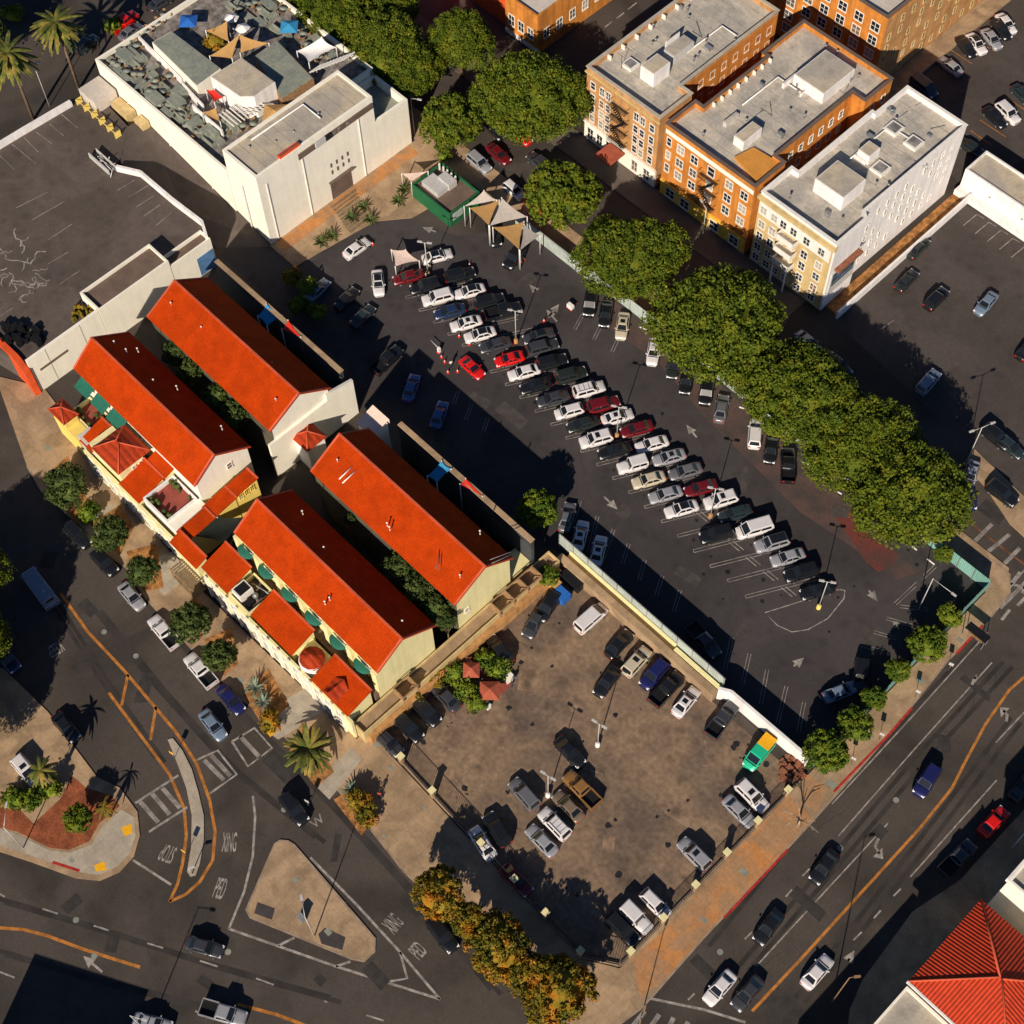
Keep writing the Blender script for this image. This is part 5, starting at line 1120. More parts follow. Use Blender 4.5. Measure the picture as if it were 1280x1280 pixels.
def proto(kind,roof):
    if (kind,roof) in PROTO: return PROTO[kind,roof]
    L_,Wd,Hh,bz,hz,tz,xr0,xr1,xf1,xf0=KINDS[kind]; w_=Wd/2; h=L_/2; zb=.2
    root=bpy.data.objects.new('parked_car',None); COL.objects.link(root)
    b=MB()
    st=[(-h,w_*.72,tz-.22),(-h+.08,w_*.86,tz-.08),(-h+.35,w_*.95,tz),(xr0 if kind not in('suv','van','hatch','jeep','box') else -h+.5,w_,bz if kind!='pickup' else tz),(-.4,w_,bz),(xf0,w_,bz-.0),(xf0+.15,w_*.99,hz),(h-.55,w_*.95,hz-.06),(h-.22,w_*.87,hz-.16),(h-.05,w_*.74,hz-.30),(h,w_*.66,hz-.42)]
    if kind=='box': st=[(-h,w_,tz-.3),(-h+.05,w_,tz),(0,w_,bz),(xf0,w_*.98,bz),(h-.1,w_*.93,1.15),(h,w_*.85,.8)]
    if kind=='pickup':
        st=[(-.8,w_,bz),(-.4,w_,bz),(xf0,w_,bz),(xf0+.12,w_*.99,hz),(h-.6,w_*.96,hz-.05),(h-.2,w_*.9,hz-.14),(h,w_*.75,hz-.38)]
    loft(b,st,zb)
    if kind=='pickup':
        b.box(-h,-.8,-w_,w_,.3,.62); b.box(-h,-.8,-w_,-w_+.1,.62,bz); b.box(-h,-.8,w_-.1,w_,.62,bz); b.box(-h,-h+.1,-w_+.1,w_-.1,.62,bz)
    wb=w_*.93; wr=w_*.70 if kind in('sedan','coupe','hatch') else w_*.78
    if kind in('van','box','jeep'): wr=w_*.88
    zr=Hh
    A=[(xr0,-wb,bz-.03),(xf0,-wb*.93,bz-.03),(xf0,wb*.93,bz-.03),(xr0,wb,bz-.03)]
    T=[(xr1,-wr,zr-.06),(xf1,-wr,zr-.06),(xf1,wr,zr-.06),(xr1,wr,zr-.06)]
    I=[(xr1+.12,-wr+.14,zr),(xf1-.14,-wr+.14,zr),(xf1-.14,wr-.14,zr),(xr1+.12,wr-.14,zr)]
    mx=(xr1+xf1)/2
    Ic=[(mx,-wr+.14,zr+.025),(mx,wr-.14,zr+.025)]
    b.add(A+T+I,[(0,1,5,4),(1,2,6,5),(2,3,7,6),(3,0,4,7),(4,5,9,8),(5,6,10,9),(6,7,11,10),(7,4,8,11),(8,9,10,11)],0,False)
    body=child(root,'body',b.mesh('body','paint'))
    g=MB(); quad_on(g,A[1],A[2],T[2],T[1],.06,.94,.10,.97); child(root,'windscreen',g.mesh('windscreen','car_glass'))
    g=MB(); quad_on(g,A[3],A[0],T[0],T[3],.10,.90,.14,.92) if kind!='box' else quad_on(g,A[3],A[0],T[0],T[3],.2,.8,.5,.8); child(root,'rear_window',g.mesh('rear_window','car_glass'))
    for sgn in (0,1):
        g=MB(); a_,b_,c_,d_=(A[0],A[1],T[1],T[0]) if sgn==0 else (A[2],A[3],T[3],T[2])
        spl=[(.10,.48),(.52,.90)] if kind!='box' else ([(.84,.95)] if sgn==0 else [(.05,.16)])
        for s0,s1 in spl: quad_on(g,a_,b_,c_,d_,s0,s1,.16,.88)
        child(root,'side_window',g.mesh('side_window','car_glass'))
    if roof=='sun':
        g=MB(); g.box(xf1-.95,xf1-.35,-wr*.55,wr*.55,zr+.005,zr+.03); child(root,'sunroof',g.mesh('sunroof','car_glass'))
    elif roof=='glass':
        g=MB(); g.box(xr1+.1,xf1-.12,-wr*.82,wr*.82,zr+.005,zr+.03); child(root,'glass_roof',g.mesh('glass_roof','car_glass'))
    elif roof=='rack':
        g=MB()
        for sx in (-1,1): g.box(xr1+.2,xf1-.2,sx*wr*.8-.03,sx*wr*.8+.03,zr+.03,zr+.09)
        for k in range(3): g.box(xr1+.4+k*.7,xr1+.45+k*.7,-wr*.8,wr*.8,zr+.04,zr+.07)
        child(root,'roof_rack',g.mesh('roof_rack','grey_metal'))
    hm=MB(); hm.add([(-.1,-.18,-.09),(.16,-.14,-.08),(.16,.16,-.08),(-.1,.2,-.09),(-.14,-.18,.08),(.06,-.14,.06),(.06,.16,.06),(-.14,.2,.08)],[(3,2,1,0),(4,5,6,7),(0,1,5,4),(1,2,6,5),(2,3,7,6),(3,0,4,7)])
    hm=hm.mesh('headlight','lamp_clear')
    tl=MB(); tl.box(-.05,.05,-.16,.16,-.1,.1); tl=tl.mesh('taillight','lamp_red')
    mi=MB(); mi.box(-.07,.07,-.1,.1,-.07,.07); mi=mi.mesh('mirror','paint')
    g=MB(); g.box(h-.10,h+.012,-w_*.42,w_*.42,.42,hz-.50 if hz-.50>.48 else .5); child(root,'grille',g.mesh('grille','black_metal'))
    g=MB(); g.box(xf0+.02,xf0+.16,-w_*.8,w_*.8,(bz if kind!='box' else 1.3)-.02,(bz if kind!='box' else 1.3)+.018); child(root,'cowl',g.mesh('cowl','black_metal'))
    hx=h-.22 if kind!='box' else h-.06
    for sy in (-1,1):
        child(root,'headlight',hm,(hx,sy*w_*.66,hz-.24)); child(root,'taillight',tl,(-h+.04,sy*w_*.66,tz-.25)); child(root,'mirror',mi,(xf0-.25,sy*(w_+.06),bz+.05))
        for sx in (-h+.95,h-.95):
            wh=child(root,'wheel',WHL[0],(sx,sy*(w_-.08),.33)); child(wh,'rim',WHL[1])
    if kind=='pickup':
        g=MB(); g.box(-h+.1,-.8,-w_+.1,w_-.1,.625,.66); child(root,'bed_floor',g.mesh('bed_floor','black_metal'))
    PROTO[kind,roof]=root; root['used']=0
    return root
PAL={'white':(.80,.76,.76),'cream':(.62,.54,.40),'silver':(.34,.34,.37),'grey':(.15,.15,.165),'black':(.012,.013,.016),'dark blue':(.018,.035,.09),'blue':(.05,.12,.30),'dark red':(.16,.008,.012),
     'red':(.75,.012,.010),'teal':(.025,.04,.045),'brown':(.30,.15,.045),'tan':(.22,.16,.11),'green':(.02,.55,.30),'dark green':(.022,.028,.025),'pale blue':(.18,.24,.33),'navy':(.015,.018,.10),'slate':(.048,.05,.058)}
CARS=[]; GREEN=[]
def direction(p,d):
    a=W(*p,.8); c=W(p[0]+d[0],p[1]+d[1],.8); return math.atan2(c[1]-a[1],c[0]-a[0])
def car(p,d,kind,color,label,roof='',group=None,z0=0.01,cat=None,name='parked_car'):
    group=group or ('moving cars on the streets' if name=='moving_car' else 'parked cars around the lots and kerbs')
    pr=proto(kind,roof)
    if pr['used']==0: o=pr; pr['used']=1
    else: o=copy_tree(pr)
    if 'used' in o and o is not pr: del o['used']
    o.name=name
    if color=='green': GREEN.append(o)
    x,y=W(p[0],p[1],z0+.9); o.location=(x,y,z0)
    o.rotation_euler=(0,0,d if isinstance(d,float) else direction(p,d))
    o['label']=label; o['category']=cat or {'sedan':'car','coupe':'sports car','hatch':'car','suv':'car','van':'van','pickup':'pickup truck','jeep':'car','box':'truck'}[kind]
    if group: o['group']=group
    c=(*PAL[color],1)
    stack=[o]
    kids=(CH.get(pr.name,[]) if o is pr else None)
    CARS.append((o,c,label)); return o
KN={'sedan':'sedan','coupe':'sports car','hatch':'hatchback','suv':'SUV','van':'van','pickup':'pickup','jeep':'boxy SUV','box':'box truck'}
RF={'':'','sun':' with dark sunroof','glass':' with black glass roof','rack':' with roof rack'}
def row(cars,place,group,dflt,first='',last='',z0=.01):
    ds=[f"{c[2]} {KN[c[1]]}{RF[c[3]] if len(c)>3 else ''}" for c in cars]
    sh=[f"{c[2]} {KN[c[1]]}" for c in cars]; n=len(cars)
    for i,c in enumerate(cars):
        if i==0: t=f"{ds[i]} {first}, next to the {sh[1]}" if n>1 else f"{ds[i]} {first}"
        elif i==n-1: t=f"{ds[i]} {last}, next to the {sh[i-1]}"
        else: t=f"{ds[i]} in {place}, between {sh[i-1]} and {sh[i+1]}"
        if len(c)>5 and c[5]: t=c[5]
        car(c[0],c[4] if len(c)>4 and c[4] is not None else dflt,c[1],c[2],t,c[3] if len(c)>3 else '',group,z0)
A0=R(63)+math.pi; A1=R(63)
row([((510,345),'sedan','dark red'),((532,357),'suv','black'),((547,371),'suv','white'),((562,388),'sedan','dark blue'),((582.5,403),'sedan','white','sun'),((600,417),'sedan','white','glass'),((619,430),'sedan','slate'),
 ((636.5,447),'coupe','red'),((655,464),'sedan','white','',None,'white sedan in the near centre row, just below the red sports car'),((670,481),'sedan','black'),((691,497),'sedan','slate','',None,'slate blue sedan in the near centre row, between a black and a white car'),((711.5,513),'hatch','white','',None,'white hatchback in the near centre row, just before the dark green sedan'),((729,529),'sedan','dark green'),((745,548),'suv','white','sun'),
 ((768,562),'sedan','black','',None,'black sedan in the near centre row, right of the white SUV with sunroof'),((790.5,580.6),'jeep','white'),((811,598.6),'sedan','cream'),((832,617),'sedan','silver'),((852,635),'sedan','white','glass',None,'white sedan with black glass roof at the open end of the near centre row')],
 'near centre row','cars in the near centre row of the upper lot',A0,'under the pink canopy tent','')
car((896,667),A0,'suv','black','black SUV alone among empty stalls in the near centre row','',"cars in the near centre row of the upper lot")
row([((546.5,319),'sedan','white','glass',None,'white sedan with black glass roof beside the pink canopy tent'),((575,343),'suv','black'),((587,363),'sedan','white','glass',A0),((612,376),'suv','black'),((629,388),'pickup','black','',None,'black pickup in the far centre row just above the first tall lamp'),((673,419),'sedan','slate','glass',A0,'slate sedan in the far centre row just below the first tall lamp'),((679,433),'suv','slate',''),((690,452),'suv','black'),
 ((714,468),'suv','dark green'),((736.5,486),'suv','white','rack',None,'white SUV with roof rack in the far centre row, above a dark red SUV'),((755,505),'suv','dark red'),((772,520),'sedan','white','sun',None,'white sedan with sunroof in the far centre row, between two dark red cars'),((796,535),'sedan','dark red','',A0),((815,554),'sedan','white','',A0,'white sedan in the far centre row, between a dark red and a silver car'),((836.5,570.5),'sedan','silver','sun',A0),((857,588),'sedan','grey','',A0),
 ((876,609),'sedan','dark red','',A0,'very dark red sedan in the far centre row, left of a white SUV'),((901,624),'suv','white','sun',A0),((919,641),'sedan','teal','',A0),((943,660),'van','white','',A0),((965,678),'suv','silver','glass',A0),((985,695.6),'sedan','silver','',A0),((1002,715),'suv','black','',A0),((1022,737),'sedan','black','',A0)],
 'far centre row','cars in the far centre row of the upper lot',A1,'','beside the orange lamp base')
dn=(-.15,1)
row([((737.5,378),'suv','black','',dn,'black SUV first in the fence row, left of a black and white car'),((757,391),'sedan','black'),((778,406),'sedan','cream','sun'),((817,438),'sedan','white'),((842,455),'sedan','dark green'),((858,474),'sedan','black','',None,'black sedan in the fence row under the trees, left of a black SUV'),((883,488),'suv','black'),((902,509),'sedan','grey','',(.2,-1)),((944,541),'suv','white','',(.08,-1)),((964,560),'sedan','black','',None,'black sedan with pale nose half under the tree, right of the white SUV'),((985,580.6),'pickup','black','',(.0,-1))],
 'fence row','cars along the tree side fence of the upper lot',dn,'','at the end of the fence row')
row([((709,645),'sedan','grey','',None,'grey sedan in shade right of the bright green tree'),((725.5,668),'sedan','white','sun',None,'white sedan with sunroof by the dividing wall, left of its white twin'),((748,687),'sedan','white','sun',None,'white sedan with sunroof by the dividing wall, right of its white twin')],'wall row','cars by the dividing wall',(.25,-1))
for p,d,k,c,l,*r_ in [((514,483),(.32,-1),'sedan','blue','blue sedan with white bonnet in building shade below the orange cones'),((549,517),(.36,-1),'sedan','blue','blue sedan in building shade, right of the other blue sedan'),
 ((484,449),(.8,-.75),'pickup','black','black pickup in building shade left of the traffic cones'),((397,361),(.7,-.7),'sedan','pale blue','pale sedan in shade beside the planted court at the theatre foot'),
 ((433,372),(.7,-.7),'sedan','black','black sedan half in shade, left of the lone upright white car','' ),((453,394),(.7,-.7),'sedan','teal','dark teal sedan at the shade edge below the white car in the aisle'),
 ((446,309),(.85,-.6),'sedan','white','white sedan parked by the aloe bed below the theatre forecourt'),((472.5,352),(.1,1),'sedan','white','white car with black glass roof standing alone in the aisle','glass'),
 ((590,458),(.72,.66),'coupe','red','bright red sports car standing in the aisle by the traffic cones'),((617,291),(.3,1),'sedan','black','black sedan with pale front under the gate shade sails'),((643,320),(-.6,.8),'suv','black','black SUV under the lower orange shade sail'),
 ((880,800),(.7,.8),'pickup','slate','long slate pickup parked in the wall shadow beside the dividing fence'),((1051,864),(.9,-.35),'sedan','pale blue','pale blue sedan in hedge shade at the right end of the upper lot'),((1077,843),(-.1,1),'suv','black','black SUV in hedge shade above the pale blue sedan'),
 # lower lot
 ((685,757),(-.55,.8),'suv','black','black SUV beside the blue dumpster in the lower lot'),((668,777),(-.5,.85),'sedan','slate','dark slate sedan left of the black SUV near the blue dumpster'),((624,812),(-.6,-.8),'suv','black','black SUV beside the hedged planter in the lower lot'),
 ((739,772),(.75,-.66),'van','white','white van with two roof vents in the lower lot by the wall'),((774,804),(.7,-.75),'sedan','black','black sedan with red bonnet mark by the dividing wall, right of the white van'),((759,851),(-.6,.8),'sedan','black','black sedan double parked in front of the wall row of the lower lot'),
 ((796,826),(.68,-.75),'suv','cream','cream SUV with sunroof by the dividing wall of the lower lot','sun'),((818,842),(-.68,.75),'suv','navy','navy blue SUV by the wall, between the cream SUV and black pickup'),((834,860),(.7,-.75),'pickup','black','black pickup by the dividing wall, left of the white sedan with sunroof'),
 ((858,876),(.65,-.8),'sedan','white','white sedan with sunroof by the dividing wall of the lower lot','sun'),((903,899),(.6,-.8),'pickup','slate','slate pickup by the white end of the dividing wall'),((949,941),(-.62,.75),'van','green','bright green and yellow van in the corner of the lower lot'),
 ((940,994),(.75,.75),'suv','white','white SUV with sunroof right below the green van','sun'),((924,1013),(.75,.75),'sedan','silver','silver sedan parked beside the white SUV below the green van'),((868,1067),(-.75,-.75),'suv','silver','silver SUV with sunroof alone by the iron railing','sun'),
 ((819,1129),(.75,.75),'hatch','white','white hatchback by the railing near the bottom corner of the lower lot'),((795.5,1147),(.75,.75),'jeep','white','white boxy SUV between the hatchback and black car at the railing'),((778,1161),(.75,.75),'suv','black','black SUV at the railing in the bottom corner of the lower lot'),
 ((603,1053),(-.55,-.85),'sedan','white','white sedan with sunroof in tree shade by the street railing','sun'),((621,1036),(-.55,-.85),'suv','black','black SUV next to the white sedan in tree shade'),((655,992),(-.65,-.75),'suv','grey','grey SUV left of the orange lamp base in the lower lot'),
 ((677,1050),(-.7,-.72),'sedan','silver','silver sedan left of the white SUV with roof rack in the lower lot'),((693,1029),(-.7,-.72),'suv','white','white SUV with roof rack in the middle of the lower lot','rack'),((710,1007),(-.7,-.72),'sedan','tan','tan sedan between the white SUV and gold pickup'),
 ((727,986),(-.7,-.72),'pickup','brown','gold brown pickup in the middle group of the lower lot'),((712,939),(.7,.75),'sedan','black','black sedan alone above the gold pickup'),((645,1099),(.7,.7),'sedan','dark red','dark red sedan deep in tree shade by the street railing'),
 ((557,870),(-.7,-.72),'sedan','slate','grey sedan beside the hedged planter near the yellow hall'),((532,888),(.7,.72),'suv','black','black SUV in shade below the yellow hall, nearest the hedge'),((510,908),(.7,.72),'suv','black','second black SUV in shade below the yellow hall'),((485,926),(.7,.72),'sedan','slate','slate sedan in the left corner of the lower lot by the railing'),
 ]:
    r1=r_[0] if r_ else ''
    car(p,d,k,c,l,r1)
def many(lst,name='parked_car',group=None,z0=.01):
    for p,d,k,c,l,*r_ in lst: car(p,d,k,c,l,r_[0] if r_ else '',group,z0,name=name)
many([((97,668),(.7,.75),'suv','black','black SUV at the kerb below the first street tree on the left'),((130,702),(.7,.75),'suv','black','second black SUV at the kerb, below the round street tree'),((164,744),(.65,.78),'sedan','silver','silver sedan at the kerb of the left street'),
 ((204.5,789),(-.65,-.78),'pickup','white','white pickup with covered bed at the kerb of the left street'),((250,837),(-.65,-.78),'pickup','white','white pickup with dark red open bed at the kerb'),((288,873),(.65,.78),'sedan','navy','navy blue sedan at the kerb beside the agave bed'),
 ((82,908),(.65,.78),'sedan','black','black sedan at the edge of the left forecourt by the pale strip'),((32,962),(.65,.78),'suv','white','white SUV with sunroof in the small plaza car park','sun'),
 ((598.6,202),(.75,.66),'suv','silver','silver SUV at the kerb left of the dark red car near the trees'),((642,236),(.75,.66),'hatch','white','white hatchback at the kerb behind the gate shade sails'),((674,202),(-.75,-.6),'suv','slate','slate SUV under the big tree at the brick corner'),
 ((1011,427),(.75,.7),'sedan','pale blue','pale blue sedan in shade on the tree street below the cream block'),((1048,454),(.75,.7),'sedan','slate','slate sedan mostly hidden by the big tree crown'),((1214,592),(-.3,1),'sedan','silver','silver sedan at the right side kerb under the utility pole'),((1211,617),(.2,1),'sedan','navy','navy sedan half hidden by the last big tree'),
 ((1161,476),(.65,-.75),'suv','pale blue','pale SUV in tree shade in the east parking lot'),((1134,349),(.7,-.7),'sedan','dark green','dark green sedan with red lights in the east parking lot by the cream block'),((1171,372),(.7,-.7),'suv','black','black SUV in the middle of the east parking lot'),
 ((1233,378),(-.65,.75),'sedan','pale blue','pale blue sedan in sun in the east parking lot'),((1148,308),(.7,-.7),'sedan','dark green','dark green sedan close to the white boundary wall'),((1285,434),(.6,-.7),'sedan','black','black sedan cut by the right frame edge in the east parking lot'),
 ((1245,545),(.75,.62),'suv','black','black SUV in its own shade below the east parking lot corner'),((1262,556),(.75,.62),'sedan','teal','teal sedan below the east parking lot corner, right of a black SUV'),
 ((1258,28),(.6,.75),'sedan','white','white sedan topmost in the car row beside the orange block'),((1240,47),(.6,.75),'sedan','silver','silver sedan in the row beside the orange block'),((1221,53),(.6,.75),'sedan','white','white sedan with dark roof in the row beside the orange block','glass'),
 ((1208,57),(.6,.75),'sedan','black','black sedan left of the white one in the row beside the orange block'),((1252,35),(.6,.75),'sedan','black','black sedan between silver and white cars at the top right'),((1188,81),(-.7,-.55),'sedan','silver','silver sedan at the shadow edge behind the orange block'),
 ((1155,108),(.75,.6),'van','dark blue','dark blue van in shade behind the cream block roof'),((1260,140),(.7,.68),'suv','white','white SUV in the top right car park'),((1244,145),(.7,.68),'sedan','black','black sedan beside the white SUV in the top right car park'),((1216,184),(.8,.5),'sedan','dark green','dark sedan near the yellow wall in the top right car park'),((1279,117),(.7,.68),'sedan','teal','teal sedan cut by the right edge in the top right car park'),
 ((155,26),(.8,-.6),'pickup','red','bright red pickup parked above the theatre at the top left'),((163,38),(.8,-.6),'sedan','grey','grey sedan beside the red pickup at the theatre'),((108,54),(.7,-.55),'suv','teal','dark teal SUV in shade on the palm street'),((200,2),(.8,-.5),'sedan','slate','slate sedan at the top edge of the palm street'),
 ((553,1168),(.6,.8),'suv','black','black SUV at the kerb under the autumn trees'),((8,822),(.65,.78),'suv','dark blue','dark blue SUV cut by the left frame edge'),((1198,1072),(.7,-.72),'pickup','slate','slate pickup in deep shade of the right street'),((1243,1026),(.7,-.72),'sedan','red','red sedan in deep shade of the right street by the white signal arm'),
 ])
many([((265.6,905),(.6,.8),'sedan','pale blue','blue grey sedan driving toward the crosswalk on the left street'),((367,1010),(.6,.8),'suv','black','black SUV driving beside the traffic island'),((50,735),(-.6,-.8),'box','pale blue','grey blue box truck driving in tree shade at the left'),
 ((255,1183),(.95,.28),'sedan','slate','slate sedan with bright side driving on the bottom road'),((279,1266),(.95,.28),'pickup','silver','silver pickup driving at the bottom edge'),((190,1279),(.95,.25),'sedan','silver','silver sedan at the bottom edge left of the silver pickup'),
 ((900,1234),(-.65,.75),'sedan','white','white sedan waiting at the stop line on the right street'),((935,1241),(-.65,.75),'sedan','slate','dark slate sedan beside the white one at the stop line'),((961,1158),(-.6,.8),'sedan','black','black sedan driving down the right street behind the white one'),
 ((1031,1083),(-.6,.8),'sedan','black','black sedan with silver grille in the middle of the right street'),((1159,975),(-.55,.85),'suv','navy','navy SUV beside the orange centre line'),((1022,1214),(.65,-.75),'sedan','white','white sedan driving up the right street, across the orange line'),
 ((1280,982),(.6,-.75),'sedan','black','black sedan at the right frame edge of the right street'),((623,191),(.75,.66),'sedan','dark red','dark red sedan driving on the tree street beside the silver SUV'),((650,167),(.75,.66),'sedan','red','bright red car mostly hidden under the big tree at the corner'),
 ((618,160),(.6,.7),'sedan','black','black sedan in tree shade above the dark red car'),((1253,616),(.8,.6),'suv','black','black SUV turning at the right end of the tree street'),((673,257),(.8,.5),'sedan','red','orange red car behind the gate shade sails')],'moving_car')
for o,c,l in CARS:
    st=[o]
    while st:
        k=st.pop(); k.color=c; st+=list(k.children)
bpy.context.view_layer.update()
_kids={}
for o in bpy.data.objects:
    if o.parent: _kids.setdefault(o.parent,[]).append(o)
for o,c,l in CARS:
    for k in _kids.get(o,[]): k.color=c
if True:
    for o in list(bpy.data.objects):
        if 'used' in o: del o['used']

for o in GREEN:
    g=MB(); g.box(-2.4,-.5,-.86,.86,1.952,1.985); g.box(-2.54,-2.50,-.8,.8,.9,1.5); child(o,'yellow_panel',g.mesh('yellow_panel','yellow_pad'),label='yellow rear part of the van paint')
# ================================================================ VEGETATION
def crown_mesh(R_,hz,n_lobes,qper,q,seed,mt,flat=.75):
    r=random.Random(seed); vs=[];fs=[]
    bumps=[(Vector((r.gauss(0,1),r.gauss(0,1),r.gauss(0,.6))).normalized(),r.uniform(-.22,.2)) for _ in range(9)]
    for i in range(n_lobes):
        z=r.uniform(-.45,1.0); t=r.uniform(0,2*math.pi); s_=math.sqrt(max(0,1-z*z)); d=Vector((s_*math.cos(t),s_*math.sin(t),z))
        k=1+sum(a*max(0,d.dot(b_))**4 for b_,a in bumps)+r.uniform(-.09,.06)
        if r.random()<.10: k*=r.uniform(.8,.95)
        c=Vector((d.x*R_*k,d.y*R_*k,(d.z if d.z>0 else d.z*.6)*hz*k)); lr=r.uniform(.55,1.15)*max(.45,R_*.16)
        for j in range(qper):
            e=Vector((r.gauss(0,1),r.gauss(0,1),r.gauss(.35,1))).normalized(); p=c+Vector((e.x*lr,e.y*lr,e.z*lr*.8))*r.uniform(.7,1.05)
            nn=(e+Vector((r.gauss(0,.5),r.gauss(0,.5),r.gauss(0,.5)))).normalized(); a=nn.orthogonal().normalized(); b_=nn.cross(a); an=r.uniform(0,3.14)
            a,b_=a*math.cos(an)+b_*math.sin(an),b_*math.cos(an)-a*math.sin(an); s=q*r.uniform(.6,1.3); o=len(vs)
            vs+=[p-a*s-b_*s*.55,p+a*s*.3-b_*s*.75,p+a*s+b_*s*.2,p-a*s*.2+b_*s*.7]; fs.append((o,o+1,o+2,o+3))
    nu,nv=18,8; o=len(vs); core=.80
    for a_ in range(nv+1):
        el=-.55+(math.pi/2+.55)*a_/nv
        for b2 in range(nu):
            t=2*math.pi*b2/nu; d=Vector((math.cos(el)*math.cos(t),math.cos(el)*math.sin(t),math.sin(el))); k=(1+sum(a*max(0,d.dot(bb))**4 for bb,a in bumps))*core*r.uniform(.93,1.05)
            vs.append(Vector((d.x*R_*k,d.y*R_*k,(d.z if d.z>0 else d.z*.6)*hz*k)))
    fs+=[(o+a_*nu+b2,o+a_*nu+(b2+1)%nu,o+(a_+1)*nu+(b2+1)%nu,o+(a_+1)*nu+b2) for a_ in range(nv) for b2 in range(nu)]
    me=bpy.data.meshes.new('crown'); me.from_pydata([tuple(v) for v in vs],[],fs); me.materials.append(MT[mt]); me.update(); return me
def trunk_mesh(h,r0,spread,seed,mt='bark'):
    r=random.Random(seed); b=MB(); b.tube([(0,0,-.05),(r.uniform(-.1,.1),r.uniform(-.1,.1),h*.5),(r.uniform(-.2,.2),r.uniform(-.2,.2),h)],r0,8,r2=r0*.65)
    for k in range(5):
        a=k*1.26+r.uniform(-.3,.3); s=spread*r.uniform(.45,.7); b.tube([(0,0,h*.85),(s*.5*math.cos(a),s*.5*math.sin(a),h*1.25),(s*math.cos(a),s*math.sin(a),h*1.6)],r0*.45,6,r2=r0*.15)
    return b.mesh('trunk',mt)
CRN={}
def crown(kind,i):
    k=(kind,i)
    if k not in CRN:
        CRN[k]={'L':lambda:crown_mesh(7,5.0,340,62,.17,10+i,'leaf_ficus'),'M':lambda:crown_mesh(4,3.2,170,44,.18,20+i,'leaf_ficus'),'G':lambda:crown_mesh(2.4,2.0,120,34,.14,30+i,'leaf_green'),
                'D':lambda:crown_mesh(2.2,2.0,120,36,.14,40+i,'leaf_dark'),'A':lambda:crown_mesh(4,3.0,150,34,.19,50+i,'leaf_autumn'),'S':lambda:crown_mesh(1.2,1.0,28,22,.15,60+i,'leaf_green'),'B':lambda:crown_mesh(1.2,.8,28,22,.15,70+i,'leaf_autumn')}[kind]()
    return CRN[k]
R0={'L':7,'M':4,'G':2.6,'D':2.4,'A':4,'S':1.2,'B':1.2}
TRK={}
def tree(p,rpx,kind,label,zc=None,group=None,i=0,name='street_tree',sq=1.0,stretch=(1,1),rot=None,z0=.13,cat='tree'):
    Rm=rpx/(8.4 if kind in 'LMA' else 9.0); sc=Rm/(R0[kind]+(.4 if kind in 'GD' else 0)); hz={'L':5.0,'M':3.2,'G':2.0,'D':2.0,'A':3.0,'S':1.0,'B':.8}[kind]*sc
    if zc is None: zc={'L':8.8,'M':5.2,'G':3.6,'D':3.3,'A':4.6,'S':1.0,'B':.7}[kind]
    x,y=W(p[0],p[1],zc+hz*.3); root=thing(name,label,cat,(x,y,z0),group=group)
    rz=rot if rot is not None else (i*1.7)
    o=bpy.data.objects.new('crown',crown(kind,i%3)); COL.objects.link(o); o.parent=root; o.location=(0,0,zc-z0); o.scale=(sc*stretch[0],sc*stretch[1],sc*sq); o.rotation_euler=(0,0,rz)
    tk=(kind,round(zc,1))
    if tk not in TRK: TRK[tk]=trunk_mesh(max(.3,zc*.62),{'L':.38,'M':.25,'G':.13,'D':.13,'A':.2,'S':.05,'B':.05}[kind],R0[kind]*.7,hash(kind)%7 if False else len(TRK),'bark_pale' if kind in('M',) else 'bark')
    t=bpy.data.objects.new('trunk',TRK[tk]); COL.objects.link(t); t.parent=root; t.rotation_euler=(0,0,i*1.1)
    return root
gt='big dense street trees along the tree street'
for k,(p,r_,l) in enumerate([((672,118),64,'large dense tree left of the tan brick corner building, across the street'),((645,100),40,'tree crown merging with the left side of the large corner tree'),((790,316),56,'large tree above the fence, lower right of the gate shade sails'),((758,296),26,'smaller left crown of the tree pair below the orange apartment block'),
    ((900,397),74,'largest round tree below the orange and cream apartment blocks'),((1008,490),64,'large tree right of the round one, shading the pale car in the street'),((1066,548),58,'large tree in the middle of the right hand tree mass'),((1140,612),64,'last large tree of the row, at the right end of the tree street'),((948,462),32,'crown filling the gap between the round tree and its right neighbour'),
    ((475,50),52,'street tree beside the right parapet of the theatre, near its middle'),((510,82),42,'street tree nearest the right rear corner of the theatre roof'),((425,22),46,'street tree at the top edge beside the theatre roof'),((380,-2),38,'street tree farthest left along the theatre side'),((575,45),44,'broad tree at the top edge between the theatre and the low orange building'),((480,0),45,'street tree at the top edge above the theatre row')]):
    tree(p,r_,'L',l,group=gt,i=k,zc=8.8 if r_>45 else 7.4)
tree((562,150),40,'M','rounded tree behind the green gate office',i=1,zc=5.5,stretch=(1,.95)); tree((702,238),42,'M','rounded tree with pale trunks right of the gate shade sails',i=2,zc=5.8)
tree((556,195),9,'S','small round yellow green bush behind the gate office',i=1,name='bush',cat='bush')
tree((671,635),29,'G','bright green tree at the corner of the garden wall and the upper lot',i=0,zc=4.6)
tree((684,718),15,'G','small green tree beside the orange bin at the end of the terrace',i=1,zc=2.6); tree((1180,692),14,'G','small tree growing over the teal fence',i=2,zc=2.6)
hg='small trees of the hedge row along the right street'
